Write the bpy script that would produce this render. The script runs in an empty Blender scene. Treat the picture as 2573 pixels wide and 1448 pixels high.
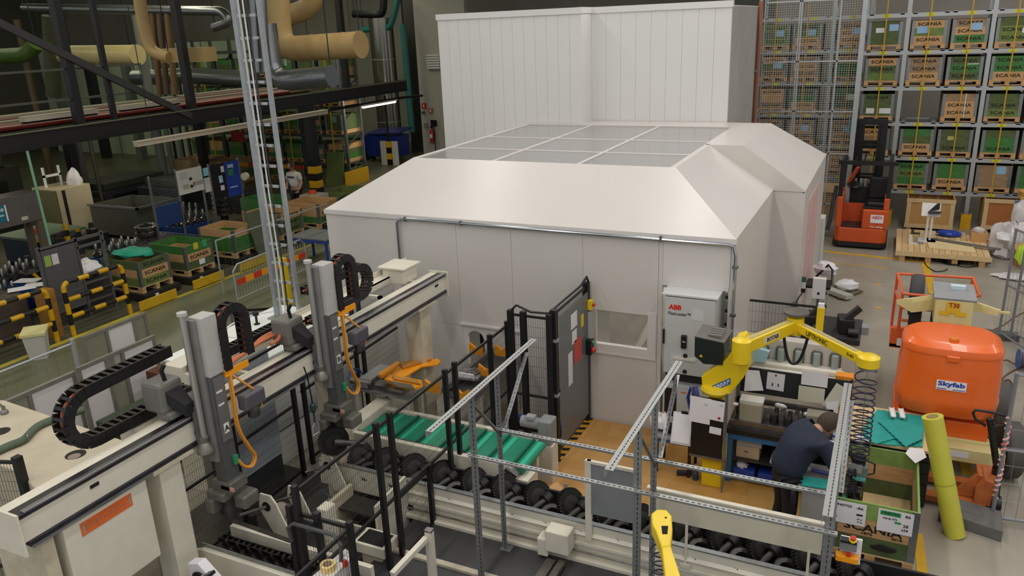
import bpy, bmesh, math, random
from mathutils import Vector, Matrix
random.seed(7)
SC = bpy.context.scene
COL = SC.collection
PI = math.pi
# ---------------------------------------------------------------- camera
F_PX = 1976.46
CR = ((0.90337096, 0.10103669, -0.4167883), (0.42711424, -0.29956269, 0.85313283), (-0.03865651, -0.94871164, -0.31377045))
CAM = Vector((0, 0, 5.55))
cam = bpy.data.objects.new('camera', bpy.data.cameras.new('camera'))
COL.objects.link(cam)
cam.data.sensor_width = 36.0
cam.data.lens = 36.0 * F_PX / 2573.0
cam.data.clip_end = 300
cam.matrix_world = Matrix(((CR[0][0], -CR[0][1], -CR[0][2], 0), (CR[1][0], -CR[1][1], -CR[1][2], 0), (CR[2][0], -CR[2][1], -CR[2][2], CAM.z), (0, 0, 0, 1)))
SC.camera = cam
# ---------------------------------------------------------------- world, view, hall lamps
w = bpy.data.worlds.new('world'); SC.world = w; w.use_nodes = True
bg = w.node_tree.nodes['Background']
bg.inputs[0].default_value = (0.95, 0.97, 1.0, 1); bg.inputs[1].default_value = 0.55
SC.view_settings.view_transform = 'Standard'; SC.view_settings.look = 'None'
SC.view_settings.gamma = 1.0; SC.view_settings.exposure = 0.0
SC.view_settings.use_curve_mapping = False
def area(name, loc, sx, sy, power, col):
    l = bpy.data.lights.new(name, 'AREA'); l.shape = 'RECTANGLE'; l.size = sx; l.size_y = sy; l.energy = power; l.color = col
    o = bpy.data.objects.new(name, l); o.location = loc; COL.objects.link(o); return o
WARM = (1.0, 0.955, 0.91)
# rows of ceiling lamps running down the hall
area('hall_lamp_row', (-8.5, 9, 9.2), 0.5, 22, 400, WARM)
area('hall_lamp_row', (-3.5, 9, 9.2), 0.5, 24, 540, WARM)
area('hall_lamp_row', (1.8, 10, 9.2), 0.5, 26, 580, WARM)
area('hall_lamp_row', (6.0, 12, 9.2), 0.5, 26, 400, WARM)
area('hall_lamp_row', (-14.0, 14, 9.2), 0.4, 22, 260, (1.0, 0.98, 0.76))
area('workshop_lamp_row', (-22, 20, 9.0), 0.5, 24, 520, (1.0, 0.97, 0.70))
area('workshop_lamp_row', (-33, 18, 9.0), 0.5, 22, 300, (0.93, 1.0, 0.66))
# ---------------------------------------------------------------- helpers
def at(px, py, x=None, y=None, z=None):
    a, b = px - 1286.5, py - 724.0
    d = Vector((CR[0][0]*a + CR[0][1]*b + CR[0][2]*F_PX, CR[1][0]*a + CR[1][1]*b + CR[1][2]*F_PX, CR[2][0]*a + CR[2][1]*b + CR[2][2]*F_PX))
    # (camera axes above are stored per world row: right, down, forward)
    if z is not None: t = (z - CAM.z) / d.z
    elif y is not None: t = (y - CAM.y) / d.y
    else: t = (x - CAM.x) / d.x
    return CAM + d * t
def lin(c):
    if isinstance(c, str): c = tuple(int(c[i:i+2], 16) for i in (0, 2, 4))
    return tuple((v/255/12.92 if v/255 <= 0.04045 else ((v/255+0.055)/1.055)**2.4) for v in c)
MC = {}
def mat(col, rough=0.5, metal=0.0, var=0.0, scale=6.0, dark=None, emit=0, trans=0, alpha=1, bump=0, coat=0, stretch=None):
    key = (str(col), rough, metal, var, scale, str(dark), emit, trans, alpha, bump, coat, stretch)
    if key in MC: return MC[key]
    m = bpy.data.materials.new('paint_%d' % len(MC)); m.use_nodes = True
    nt = m.node_tree; p = nt.nodes['Principled BSDF']
    c = lin(col)
    p.inputs['Base Color'].default_value = (*c, 1); p.inputs['Roughness'].default_value = rough; p.inputs['Metallic'].default_value = metal
    if coat: p.inputs['Coat Weight'].default_value = coat
    if emit: p.inputs['Emission Color'].default_value = (*c, 1); p.inputs['Emission Strength'].default_value = emit
    if trans: p.inputs['Transmission Weight'].default_value = trans
    p.inputs['Alpha'].default_value = alpha
    if var or bump:
        tc = nt.nodes.new('ShaderNodeTexCoord'); nz = nt.nodes.new('ShaderNodeTexNoise')
        nz.inputs['Scale'].default_value = scale; nz.inputs['Detail'].default_value = 6; nz.inputs['Roughness'].default_value = 0.62
        src = tc.outputs['Object']
        if stretch:
            mp = nt.nodes.new('ShaderNodeMapping'); mp.inputs['Scale'].default_value = stretch
            nt.links.new(src, mp.inputs[0]); src = mp.outputs[0]
        nt.links.new(src, nz.inputs['Vector'])
        if var:
            d = lin(dark) if dark else tuple(v*(1-var) for v in c)
            r = nt.nodes.new('ShaderNodeValToRGB')
            r.color_ramp.elements[0].position = 0.32; r.color_ramp.elements[0].color = (*d, 1)
            r.color_ramp.elements[1].position = 0.62; r.color_ramp.elements[1].color = (*c, 1)
            nt.links.new(nz.outputs['Fac'], r.inputs[0]); nt.links.new(r.outputs[0], p.inputs['Base Color'])
        if bump:
            bm = nt.nodes.new('ShaderNodeBump'); bm.inputs['Strength'].default_value = bump; bm.inputs['Distance'].default_value = 0.02
            nt.links.new(nz.outputs['Fac'], bm.inputs['Height']); nt.links.new(bm.outputs[0], p.inputs['Normal'])
    MC[key] = m
    return m
def root_loc(o):
    while o.parent: o = o.parent
    return o.location.copy()
class B:
    def __init__(s): s.v = []; s.f = []
    def add(s, vs, fs):
        n = len(s.v); s.v += [Vector(v) for v in vs]; s.f += [tuple(i+n for i in f) for f in fs]; return s
    def bx(s, x0, x1, y0, y1, z0, z1):
        x0, x1 = min(x0, x1), max(x0, x1); y0, y1 = min(y0, y1), max(y0, y1); z0, z1 = min(z0, z1), max(z0, z1)
        return s.add([(x0,y0,z0),(x1,y0,z0),(x1,y1,z0),(x0,y1,z0),(x0,y0,z1),(x1,y0,z1),(x1,y1,z1),(x0,y1,z1)],
                     [(0,3,2,1),(4,5,6,7),(0,1,5,4),(1,2,6,5),(2,3,7,6),(3,0,4,7)])
    def box(s, c, size, rz=0, rx=0, ry=0):
        M = Matrix.Translation(Vector(c)) @ Matrix.Rotation(rz,4,'Z') @ Matrix.Rotation(rx,4,'X') @ Matrix.Rotation(ry,4,'Y')
        a, b, d = size[0]/2, size[1]/2, size[2]/2
        return s.add([M @ Vector(p) for p in ((-a,-b,-d),(a,-b,-d),(a,b,-d),(-a,b,-d),(-a,-b,d),(a,-b,d),(a,b,d),(-a,b,d))],
                     [(0,3,2,1),(4,5,6,7),(0,1,5,4),(1,2,6,5),(2,3,7,6),(3,0,4,7)])
    def bar(s, p, q, w, h, up=(0,0,1)):
        p, q = Vector(p), Vector(q); d = (q-p).normalized(); u = Vector(up)
        if abs(d.dot(u)) > 0.98: u = Vector((0,1,0)) if abs(d.y) < 0.9 else Vector((1,0,0))
        r = d.cross(u).normalized()*(w/2); u = r.cross(d).normalized()*(h/2)
        vs = [e + a*r + b*u for e in (p, q) for a, b in ((-1,-1),(1,-1),(1,1),(-1,1))]
        return s.add(vs, [(0,1,2,3),(7,6,5,4),(0,4,5,1),(1,5,6,2),(2,6,7,3),(3,7,4,0)])
    def wire(s, p, q, w):
        p, q = Vector(p), Vector(q); d = (q-p).normalized(); u = Vector((0,0,1)) if abs(d.z) < 0.9 else Vector((0,1,0))
        r = d.cross(u).normalized()*(w/2); u = r.cross(d).normalized()*(w/2)
        vs = [e + a for e in (p, q) for a in (r, u, -r, -u)]
        return s.add(vs, [(0,4,5,1),(1,5,6,2),(2,6,7,3),(3,7,4,0)])
    def tube(s, pts, r, n=8, cap=True):
        pts = [Vector(p) for p in pts]; k = len(pts)
        rr = r if isinstance(r, (list, tuple)) else [r]*k
        t0 = (pts[1]-pts[0]).normalized()
        u = t0.cross(Vector((0,0,1)))
        if u.length < 0.05: u = t0.cross(Vector((1,0,0)))
        u.normalize(); base = len(s.v); vs = []; fs = []
        for i in range(k):
            t = (pts[min(i+1,k-1)] - pts[max(i-1,0)]).normalized()
            u = (u - t*u.dot(t)).normalized(); v = t.cross(u)
            for j in range(n):
                a = 2*PI*j/n; vs.append(pts[i] + (u*math.cos(a) + v*math.sin(a))*rr[i])
        for i in range(k-1):
            for j in range(n):
                a, b = i*n+j, i*n+(j+1) % n
                fs.append((a, b, b+n, a+n))
        if cap: fs.append(tuple(range(n-1,-1,-1))); fs.append(tuple((k-1)*n+j for j in range(n)))
        return s.add(vs, fs)
    def cyl(s, p, q, r, r2=None, n=16): return s.tube([p, q], [r, r if r2 is None else r2], n)
    def lathe(s, prof, c, axis=(0,0,1), n=24, cap=True):
        c = Vector(c); a = Vector(axis).normalized(); u = a.cross(Vector((0,1,0)))
        if u.length < 0.1: u = a.cross(Vector((1,0,0)))
        u.normalize(); v = a.cross(u); vs = []; fs = []
        for r, h in prof:
            for j in range(n):
                t = 2*PI*j/n; vs.append(c + a*h + (u*math.cos(t)+v*math.sin(t))*r)
        for i in range(len(prof)-1):
            for j in range(n):
                x, y = i*n+j, i*n+(j+1) % n; fs.append((x, y, y+n, x+n))
        if cap: fs.append(tuple(range(n-1,-1,-1))); fs.append(tuple((len(prof)-1)*n+j for j in range(n)))
        return s.add(vs, fs)
    def prism(s, poly, vec):
        vec = Vector(vec); n = len(poly); vs = [Vector(p) for p in poly]; vs += [p+vec for p in vs]
        fs = [tuple(range(n-1,-1,-1)), tuple(range(n, 2*n))] + [(i, (i+1) % n, (i+1) % n+n, i+n) for i in range(n)]
        return s.add(vs, fs)
    def plate(s, poly, th):
        ps = [Vector(p) for p in poly]; nn = (ps[1]-ps[0]).cross(ps[2]-ps[0]).normalized()
        return s.prism(ps, -nn*th)
    def text(s, txt, org, xdir, ydir, h, wmax=None, depth=0.002, center=False, bold=0.0):
        vs, fs, (mx, my) = text_geo(txt, bold)
        k = h/my; kx = k if not wmax else wmax/mx
        org = Vector(org); xd = Vector(xdir).normalized(); yd = Vector(ydir).normalized(); nd = xd.cross(yd)
        off = -mx*kx/2 if center else 0
        return s.add([org + xd*(v.x*kx+off) + yd*(v.y*k) + nd*(depth if v.z > 0.001 else 0) for v in vs], fs)
    def done(s, name, m, parent=None, smooth=False, bevel=0, kind=None, label=None):
        me = bpy.data.meshes.new(name)
        off = root_loc(parent) if parent else Vector((0,0,0))
        me.from_pydata([tuple(v-off) for v in s.v], [], s.f)
        bm = bmesh.new(); bm.from_mesh(me); bmesh.ops.recalc_face_normals(bm, faces=bm.faces); bm.to_mesh(me); bm.free()
        if smooth:
            for p in me.polygons: p.use_smooth = True
            me.set_sharp_from_angle(angle=0.7)
        me.materials.append(m)
        o = bpy.data.objects.new(name, me); COL.objects.link(o)
        if parent: o.parent = parent
        if bevel:
            b = o.modifiers.new('bevel', 'BEVEL'); b.width = bevel; b.segments = 2; b.limit_method = 'ANGLE'
        if kind: o['kind'] = kind
        if label: o['label'] = label
        return o
TX = {}
def text_geo(txt, bold):
    k = (txt, bold)
    if k in TX: return TX[k]
    cu = bpy.data.curves.new('lettering', 'FONT'); cu.body = txt; cu.size = 1.0; cu.extrude = 0.01; cu.resolution_u = 2; cu.offset = bold
    o = bpy.data.objects.new('lettering', cu); COL.objects.link(o)
    bpy.context.view_layer.update()
    me = bpy.data.meshes.new_from_object(o.evaluated_get(bpy.context.evaluated_depsgraph_get()))
    vs = [v.co.copy() for v in me.vertices]; fs = [tuple(p.vertices) for p in me.polygons]
    bpy.data.objects.remove(o); bpy.data.meshes.remove(me); bpy.data.curves.remove(cu)
    x0 = min(v.x for v in vs); y0 = min(v.y for v in vs)
    for v in vs: v.x -= x0; v.y -= y0
    TX[k] = (vs, fs, (max(v.x for v in vs), max(v.y for v in vs)))
    return TX[k]
def tag(o, label, cat, group=None):
    o['label'] = label; o['category'] = cat
    if group: o['group'] = group
    return o
def thing(name, label, cat, loc=(0,0,0), group=None):
    o = bpy.data.objects.new(name, None); COL.objects.link(o); o.location = loc; o.empty_display_size = 0.1
    return tag(o, label, cat, group)
def struct(o): o['kind'] = 'structure'; return o
def dup(root, loc, rz=None, label=None, group=None):
    r = root.copy(); COL.objects.link(r); r.location = loc
    if rz is not None: r.rotation_euler = (0, 0, rz)
    if label: r['label'] = label
    if group: r['group'] = group
    for ch in list(root.children):
        c = ch.copy(); COL.objects.link(c); c.parent = r
        for g in ch.children:
            d = g.copy(); COL.objects.link(d); d.parent = c
    return r
def lerp(a, b, t): return Vector(a)*(1-t) + Vector(b)*t
def arc(c, u, v, r, a0, a1, n): return [Vector(c) + (Vector(u)*math.cos(a0+(a1-a0)*i/n) + Vector(v)*math.sin(a0+(a1-a0)*i/n))*r for i in range(n+1)]
def cr(P, k=5):
    P = [Vector(p) for p in P]; o = []
    for i in range(len(P)-1):
        a = P[max(i-1,0)]; b = P[i]; c = P[i+1]; d = P[min(i+2,len(P)-1)]
        for j in range(k):
            s = j/k; o.append(0.5*((2*b)+(c-a)*s+(2*a-5*b+4*c-d)*s*s+(3*b-a-3*c+d)*s**3))
    return o + [P[-1]]
def mesh_panel(b, p0, p1, z0, z1, dx=0.05, dz=0.2, w=0.005):
    p0, p1 = Vector(p0), Vector(p1); L = (p1-p0).length; n = max(1, int(L/dx)); k = max(1, int((z1-z0)/dz))
    for i in range(n+1):
        q = lerp(p0, p1, i/n); b.wire((q.x,q.y,z0), (q.x,q.y,z1), w)
    for j in range(k+1):
        z = z0 + (z1-z0)*j/k; b.wire((p0.x,p0.y,z), (p1.x,p1.y,z), w)
    return b
# ---------------------------------------------------------------- materials
WHITE = mat('d3cec9', 0.3, var=0.03, scale=1.2)
WHITE2 = mat('cdc8c1', 0.38, var=0.04, scale=0.8)
CREAM = mat('cfc6ae', 0.45, var=0.16, scale=3.5, dark='b3a88f')
CREAMW = mat('d8d2c0', 0.4, var=0.08, scale=4)
GALV = mat('8e9393', 0.38, 0.75, var=0.25, scale=30)
GALVL = mat('b4b8b8', 0.4, 0.5, var=0.15, scale=25)
STEEL = mat('8d8a86', 0.3, 0.85, var=0.3, scale=12)
DSTEEL = mat('4b4946', 0.42, 0.6, var=0.4, scale=10)
BLACK = mat('121214', 0.42)
BLACKR = mat('1a1a1b', 0.65, var=0.3, scale=12)
HOLE = mat('0b0b0b', 0.9)
YEL = mat('e8c81c', 0.35, var=0.06, scale=6)
YELD = mat('d9a512', 0.4, var=0.2, scale=6)
ORG = mat('f09a10', 0.38, var=0.12, scale=5)
RED = mat('c62a1e', 0.4)
PAPER = mat('e6e4e6', 0.7)
WOODN = mat('c99e6c', 0.75, var=0.3, scale=4, stretch=(1,6,10))
WOODP = mat('d9bd8c', 0.75, var=0.18, scale=5, stretch=(8,1,8))
WGRN = mat('6f8240', 0.7, var=0.3, scale=5)
WGRN2 = mat('3f7a38', 0.65, var=0.3, scale=5)
WGRN3 = mat('57663c', 0.75, var=0.35, scale=5)
WBRN = mat('a08463', 0.75, var=0.35, scale=5)
INK = mat('17150f', 0.8)
ORANGE = mat('e8661a', 0.35, var=0.06, scale=3, coat=0.3)
TEAL = mat('1f9c86', 0.6, var=0.25, scale=4)
# ================================================================ SETTING
FL = mat('a39c8e', 0.42, var=0.16, scale=0.7, dark='8c8577')
floor = struct(B().bx(-48, 14, -1, 36, -0.2, 0).done('floor', FL))
AISLE = mat('6e7058', 0.38, var=0.2, scale=0.8)
B().bx(-14.3, -8.2, -1, 36, 0, 0.006).done('aisle_light_tint', AISLE, floor)  # greenish lamp light put into the colour of the aisle floor
B().bx(-48, -14.3, -1, 36, 0, 0.004).done('workshop_shade_tint', mat('5c5a48', 0.4, var=0.35, scale=0.9), floor)  # mezzanine shade and green light put into the workshop floor colour
LINE = mat('d8ab28', 0.5, var=0.15, scale=4)
B().bx(-7.4, -4.56, 2.0, 7.12, 0, 0.006).done('oily_floor', mat('4a463f', 0.35, var=0.5, scale=2.5), floor)
B().bx(-14.44, -14.3, 2, 30, 0.001, 0.008).done('aisle_line', mat('c7b53a', 0.5, var=0.35, scale=3), floor)
def floor_line(p, q, wd):
    B().bar(p, q, wd, 0.008).done('floor_line', LINE, floor)
a, b = at(2056, 630, z=0.003), at(2318, 658, z=0.003); floor_line(a, b, 0.11)
a, b = at(2323, 655, z=0.003), at(2345, 738, z=0.003); floor_line(a, b, 0.16)
floor_line(at(2420, 1148, z=0.003), at(2434, 1195, z=0.003), 0.14)
floor_line(at(2305, 1340, z=0.003), at(2318, 1440, z=0.003), 0.10)
a = at(2085, 661, z=0.003); floor_line(a, a + Vector((1.25,0,0)), 0.03)
for px, py in ((2198, 714), (2200, 773)):
    a = at(px, py, z=0.003); floor_line(a, a + Vector((0.12,0,0)), 0.06)
# back walls, side wall, roof
BW = mat('8a8a80', 0.7, var=0.2, scale=0.5)
struct(B().bx(-48, -26.2, 35.5, 35.8, 0, 10).done('wall_back', mat('a8a493', 0.7, var=0.2, scale=0.5)))
wr = struct(B().bx(-4, 14, 29.5, 29.8, 0, 10).done('wall_right_back', mat('b9b3a8', 0.7, var=0.12, scale=0.5)))
struct(B().bx(-26.2, -4, 35.6, 35.9, 0, 10).done('wall_middle', mat('9b9a92', 0.7, var=0.15, scale=0.6)))
struct(B().bx(-48.3, -48, -1, 36, 0, 10).done('wall_left', mat('77786a', 0.7, var=0.2, scale=0.5)))
ceil = struct(B().bx(-48, 14, 2, 36, 10, 10.2).done('ceiling', mat('4a4a47', 0.8)))
for i in range(7):
    B().bx(-48, 14, 6+i*4.6, 6.3+i*4.6, 9.3, 10).done('roof_beam', mat('3a3c3b', 0.6), ceil)
# ---------------------------------------------------------------- white machine booth
YB, ZE, ZT = 9.87, 2.91, 3.60
XL, XR, X2 = -8.10, -1.64, -1.15
booth = thing('machine_booth', 'large white panelled booth with sloping roof and grey glass top', 'booth', (-4.8, 9.87, 0))
def wp(name, x0, x1, z0, z1, y=YB, th=0.06, m=WHITE2): return B().bx(x0, x1, y, y+th, z0, z1).done(name, m, booth, bevel=0.002)
g = 0.0018
seams = [XL, at(1003, 600, y=YB).x, at(1146, 600, y=YB).x, at(1284, 620, y=YB).x, at(1464, 620, y=YB).x]
wp('wall_panel', seams[0]+g, seams[1]-g, 0, ZE)
# lower panel line and arched pass-through
zl = at(1120, 812, y=YB).z
ax0, ax1 = at(1174, 840, y=YB).x, at(1216, 850, y=YB).x
wp('wall_panel', seams[1]+g, seams[2]-g, zl+g, ZE); wp('wall_panel', seams[1]+g, ax0-0.05, 0, zl-g)
wp('wall_panel', seams[2]+g, seams[3]-g, zl+g, ZE)
zt_ = at(1195, 832, y=YB).z; ac = (ax0+ax1)/2; ar = (ax1-ax0)/2; zb_ = zt_-ar
pts = [(ax0-0.05, YB, 0.55), (ax0, YB, 0.55)] + [(ac-ar*math.cos(PI*i/12), YB, zb_+ar*math.sin(PI*i/12)) for i in range(13)] + [(ax1, YB, 0.55), (seams[3]-g, YB, 0.55), (seams[3]-g, YB, zl-g), (ax0-0.05, YB, zl-g)]
B().prism(pts, (0, 0.06, 0)).done('arched_panel', WHITE, booth)
wp('wall_panel', ax0-0.05, seams[3]-g, 0, 0.55)
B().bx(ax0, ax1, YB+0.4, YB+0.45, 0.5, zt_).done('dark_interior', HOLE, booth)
B().bx(ax0-0.1, seams[3]+0.1, YB-0.03, YB+0.0, zl+0.01, zl+0.05).done('cover_strip', WHITE, booth, bevel=0.005)
wp('wall_panel', seams[3]+g, seams[4]-g, 0, ZE)
# door with window
dx0, dx1 = seams[4], at(1650, 900, y=YB).x
wx0, wx1, wz0, wz1 = -3.52, -2.77, 1.235, 1.74
door = B().bx(dx0+g, wx0, YB, YB+0.06, 0, ZE).bx(wx1, dx1-g, YB, YB+0.06, 0, ZE).bx(wx0, wx1, YB, YB+0.06, 0, wz0).bx(wx0, wx1, YB, YB+0.06, wz1, ZE).done('service_door', WHITE2, booth)
fr = B().bx(wx0-0.12, wx0, YB-0.015, YB, wz0-0.12, wz1+0.04).bx(wx1, wx1+0.12, YB-0.015, YB, wz0-0.12, wz1+0.04).bx(wx0, wx1, YB-0.015, YB, wz0-0.12, wz0-0.0).bx(wx0-0.12, wx1+0.12, YB-0.02, YB, wz0-0.15, wz0-0.12)
fr.done('window_frame', WHITE, door)
B().bx(wx0, wx1, YB+0.03, YB+0.036, wz0, wz1).done('window_pane', mat('cfcac2', 0.1, alpha=0.12), door)
# crumpled protective film over the pane
random.seed(4); fb = B(); N, M_ = 16, 10; vs = []
for j in range(M_+1):
    for i in range(N+1):
        vs.append((wx0-0.01+(wx1-wx0+0.02)*i/N, YB-0.004-random.random()*0.022, wz0+(wz1-wz0+0.005)*j/M_))
fb.add(vs, [(j*(N+1)+i, j*(N+1)+i+1, (j+1)*(N+1)+i+1, (j+1)*(N+1)+i) for j in range(M_) for i in range(N)])
fb.done('plastic_film', mat('e2e2df', 0.08, alpha=0.10), door, smooth=True)
# machine seen through the window
ib = B().box((-3.1, 10.9, 1.0), (0.12, 0.9, 1.6), rx=0.5, ry=0.5).box((-2.85, 10.8, 1.2), (0.12, 0.9, 1.5), rx=0.4, ry=0.55).box((-3.4, 11.3, 0.9), (0.6, 0.6, 1.2)).box((-2.9, 11.6, 1.4), (1.4, 0.2, 0.3))
il = bpy.data.lights.new('booth_fill', 'AREA'); il.size = 1.5; il.energy = 60; ilo = bpy.data.objects.new('booth_fill', il); ilo.location = (-3.6, 11.4, 3.4); COL.objects.link(ilo)  # added fill light, not a real fixture; brightens what the window shows
ib.done('inner_machine', mat('b5ab98', 0.5, var=0.3), booth)
# cabinet opening
ox0, ox1, oz1 = at(1665, 700, y=YB).x, at(1829, 760, y=YB).x, 2.2
wp('jamb', dx1+g, ox0, 0, ZE); wp('header_panel', ox0+g, XR-0.06, oz1+0.05, ZE, m=WHITE); wp('header_rail', ox0, ox1+0.01, oz1, oz1+0.05, th=0.08, m=WHITE)
wp('corner_jamb', ox1, XR, 0, oz1+0.05, m=WHITE2); wp('corner_jamb', XR-0.055, XR, oz1+0.05, ZE, m=WHITE2)
sl = B()
for k in range(7): sl.box((-1.95, 10.5, 2.0-k*0.2), (0.62, 0.16, 0.05), rx=0.35)
sl.done('louvre_slats', WHITE2, booth)
B().bx(ox0-0.2, ox1+0.05, 10.95, 11.0, 0, ZE).done('inner_partition', mat('4c4a46', 0.8), booth)
# side walls
YS, YE = 13.2, 16.9
ysm = at(1917, 640, x=XR).y
for y0, y1 in ((YB+0.06, 11.5), (11.5, YS)):
    B().bx(XR-0.06, XR, y0+g, y1-g, 0, ZE).done('side_panel', WHITE2, booth)
B().bx(XR, X2, YS-0.06, YS+0.06, 0, ZE-0.02).done('step_panel', WHITE2, booth)
for k in range(3):
    y0 = YS+0.06+(YE-YS-0.06)*k/3; y1 = YS+0.06+(YE-YS-0.06)*(k+1)/3
    B().bx(X2-0.06, X2, y0+g, y1-g, 0, ZE).done('side_panel', WHITE2, booth)
B().bx(X2, X2+0.012, 13.9, 15.6, 0.75, 2.6).done('pink_poster', mat('d8b3b0', 0.5, var=0.25, scale=1.5), booth)
B().bx(XL, XL+0.06, YB+0.06, 15.58, 0, ZE).done('side_panel', WHITE2, booth)
B().bx(-2.9, X2, YE, YE+0.06, 0, ZE).done('rear_panel', WHITE2, booth)
# roof slopes
D = 1.06
def slope(pts, name='roof_panel', m=WHITE): return B().plate(pts, 0.05).done(name, m, booth)
tl, tr = XL+D-0.0, XR-D
sx = [XL, at(1205, 420, z=3.5).x, at(1345, 420, z=3.5).x, at(1515, 430, z=3.5).x, XR]
def topx(x): return min(max(x, tl), tr)
for i in range(4):
    x0, x1 = sx[i], sx[i+1]
    e = 0.0004
    slope([(x0+e, YB-0.02, ZE), (x1-e, YB-0.02, ZE), (topx(x1)-e, YB+D, ZT), (topx(x0)+e, YB+D, ZT)])
slope([(XL, 15.58, ZE), (XL, YB-0.02, ZE), (tl, YB+D, ZT), (tl, 15.58, ZT)])
slope([(XR, YB-0.02, ZE), (XR, 11.6, ZE), (tr, 11.6, ZT), (tr, YB+D, ZT)])
slope([(XR, 11.604, ZE), (XR, YS+0.02, ZE), (tr, YS+0.02, ZT), (tr, 11.604, ZT)])
t2 = X2-1.0
slope([(X2, YS-0.06, ZE), (X2, 15.0, ZE), (t2, 15.0, ZT), (t2, YS-0.06, ZT)])
slope([(X2, 15.004, ZE), (X2, YE, ZE), (t2, YE-0.75, ZT), (t2, 15.004, ZT)])
slope([(X2, YE, ZE), (-2.9, YE, ZE), (-2.9, YE-0.75, ZT), (t2, YE-0.75, ZT)])
B().prism([(XR-0.02, YS-0.075, ZE-0.02), (X2-0.004, YS-0.075, ZE-0.02), (t2, YS-0.075, ZT-0.002), (tr-0.02, YS-0.075, ZT-0.002)], (0, 0.012, 0)).done('step_gable', WHITE2, booth)
# flat top strips and glass
gx0, gx1, gy0, gy1 = tl+0.02, tr-0.06, YB+D+0.02, 15.45
slope([(tr-0.06, YB+D, ZT), (tr, YB+D, ZT), (tr, YS, ZT), (tr-0.06, YS, ZT)], 'ridge_strip')
slope([(tr-0.06, YS-0.06, ZT), (t2, YS-0.06, ZT), (t2, YE-0.75, ZT), (tr-0.06, YE-0.75, ZT)], 'flat_roof')
slope([(tl, gy1, ZT), (-5.85, gy1, ZT), (-5.85, 15.58, ZT), (tl, 15.58, ZT)], 'flat_roof')
slope([(-5.85, gy1, ZT), (tr-0.06, gy1, ZT), (tr-0.06, 16.18, ZT), (-5.85, 16.18, ZT)], 'flat_roof')
GL = mat('a9a7a6', 0.16, alpha=0.8, coat=0.4)
gr = B()
cx = [gx0 + (gx1-gx0)*k/3 for k in range(4)]; cy = [gy0, gy0+1.18, gy0+2.6, gy1]
for i in range(3):
    for j in range(3):
        B().bx(cx[i]+0.03, cx[i+1]-0.03, cy[j]+0.03, cy[j+1]-0.03, ZT-0.03, ZT-0.02).done('roof_pane', GL, booth)
for i in range(4):
    B().bx(cx[i]-0.03, cx[i]+0.03, gy0-0.02, gy1, ZT-0.03, ZT-0.008).done('glazing_bar', WHITE, booth)
for j in range(1, 3):
    B().bx(gx0, gx1, cy[j]-0.03, cy[j]+0.03, ZT-0.031, ZT-0.01).done('glazing_bar', WHITE, booth)
# trims + conduit
B().bx(XL-0.01, XR+0.01, YB-0.03, YB, ZE-0.07, ZE-0.005).done('eave_trim', WHITE, booth)
cp = thing('conduit', 'thin galvanised conduit running under the eave of the white booth', 'pipe', (seams[1], YB-0.05, 1.8))
c0 = Vector((seams[1]+0.02, YB-0.05, 2.86)); c1 = Vector((XR-0.01, YB-0.05, 2.84))
B().tube([(c0.x, c0.y, 1.8), (c0.x, c0.y, 2.78), (c0.x+0.03, c0.y, 2.84), (c0.x+0.08, c0.y, 2.86), c1-Vector((0.06,0,0)), c1+Vector((-0.01,0,-0.02)), (XR+0.01, YB-0.05, 2.7), (XR+0.01, YB-0.05, 0.9)], 0.022, 8).done('pipe', mat('aeb4b8', 0.2, 0.9), cp, smooth=True)
cl = B()
for x in (c0.x+0.15, -5.6, -2.6): cl.box((x, YB-0.04, 2.855), (0.03, 0.07, 0.07))
for z in (2.55, 1.9, 1.4): cl.box((XR+0.01, YB-0.04, z), (0.07, 0.07, 0.03))
cl.done('clamp', STEEL, cp, kind='stuff')
# ---------------------------------------------------------------- tall white wall behind the booth
TW = thing('tall_white_enclosure', 'tall white ribbed panel enclosure rising behind the booth', 'enclosure', (-6, 15.6, 0))
PW = mat('d9d8d5', 0.35, var=0.03, scale=0.6)
HT = 5.89
def rib_wall(x0, x1, y, n):
    for k in range(n):
        a, b = x0+(x1-x0)*k/n, x0+(x1-x0)*(k+1)/n
        if k == 0: a += 0.0
        B().bx(a+0.0018, b-0.0018, y, y+0.08, 0, HT-0.12).done('cladding_panel', PW, TW)
rib_wall(-9.16, -5.84, 15.6, 13); rib_wall(-5.84, -3.0, 16.2, 9)
B().bx(-5.92, -5.84, 15.68, 16.2, 0, HT-0.1).done('return_panel', PW, TW)
CONC = mat('a6a39e', 0.55, var=0.15, scale=0.8)
for k in range(4):
    B().bx(-3.08, -3.0, 16.28+k*0.95+0.004, 16.28+(k+1)*0.95-0.004, 0, HT-0.1).done('side_cladding', CONC, TW)
B().bx(-9.16, -9.1, 15.68, 20, 0, HT-0.1).done('side_cladding', CONC, TW)
B().bx(-9.18, -5.83, 15.57, 15.7, HT-0.12, HT).bx(-5.84, -2.98, 16.17, 16.3, HT-0.12, HT).bx(-5.925, -5.825, 15.575, 16.295, HT-0.115, HT+0.003).done('top_rail', PW, TW)
B().bx(-9.1, -5.84, 15.62, 20, HT-0.12, HT-0.08).bx(-5.9, -3.05, 16.28, 20, HT-0.12, HT-0.08).done('roof_deck', PW, TW)
p = thing('drain_pipe', 'rusty brown drain pipe on the grey end of the tall enclosure', 'pipe', (-2.94, 19.3, 0))
B().tube([(-2.94, 19.3, 0), (-2.94, 19.3, 5.9)], 0.05, 10).done('pipe', mat('8d5a42', 0.6), p, smooth=True)
B().box((-2.96, 19.3, 4.4), (0.06, 0.16, 0.06)).box((-2.96, 19.3, 2.2), (0.06, 0.16, 0.06)).done('bracket', GALV, p)

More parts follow.
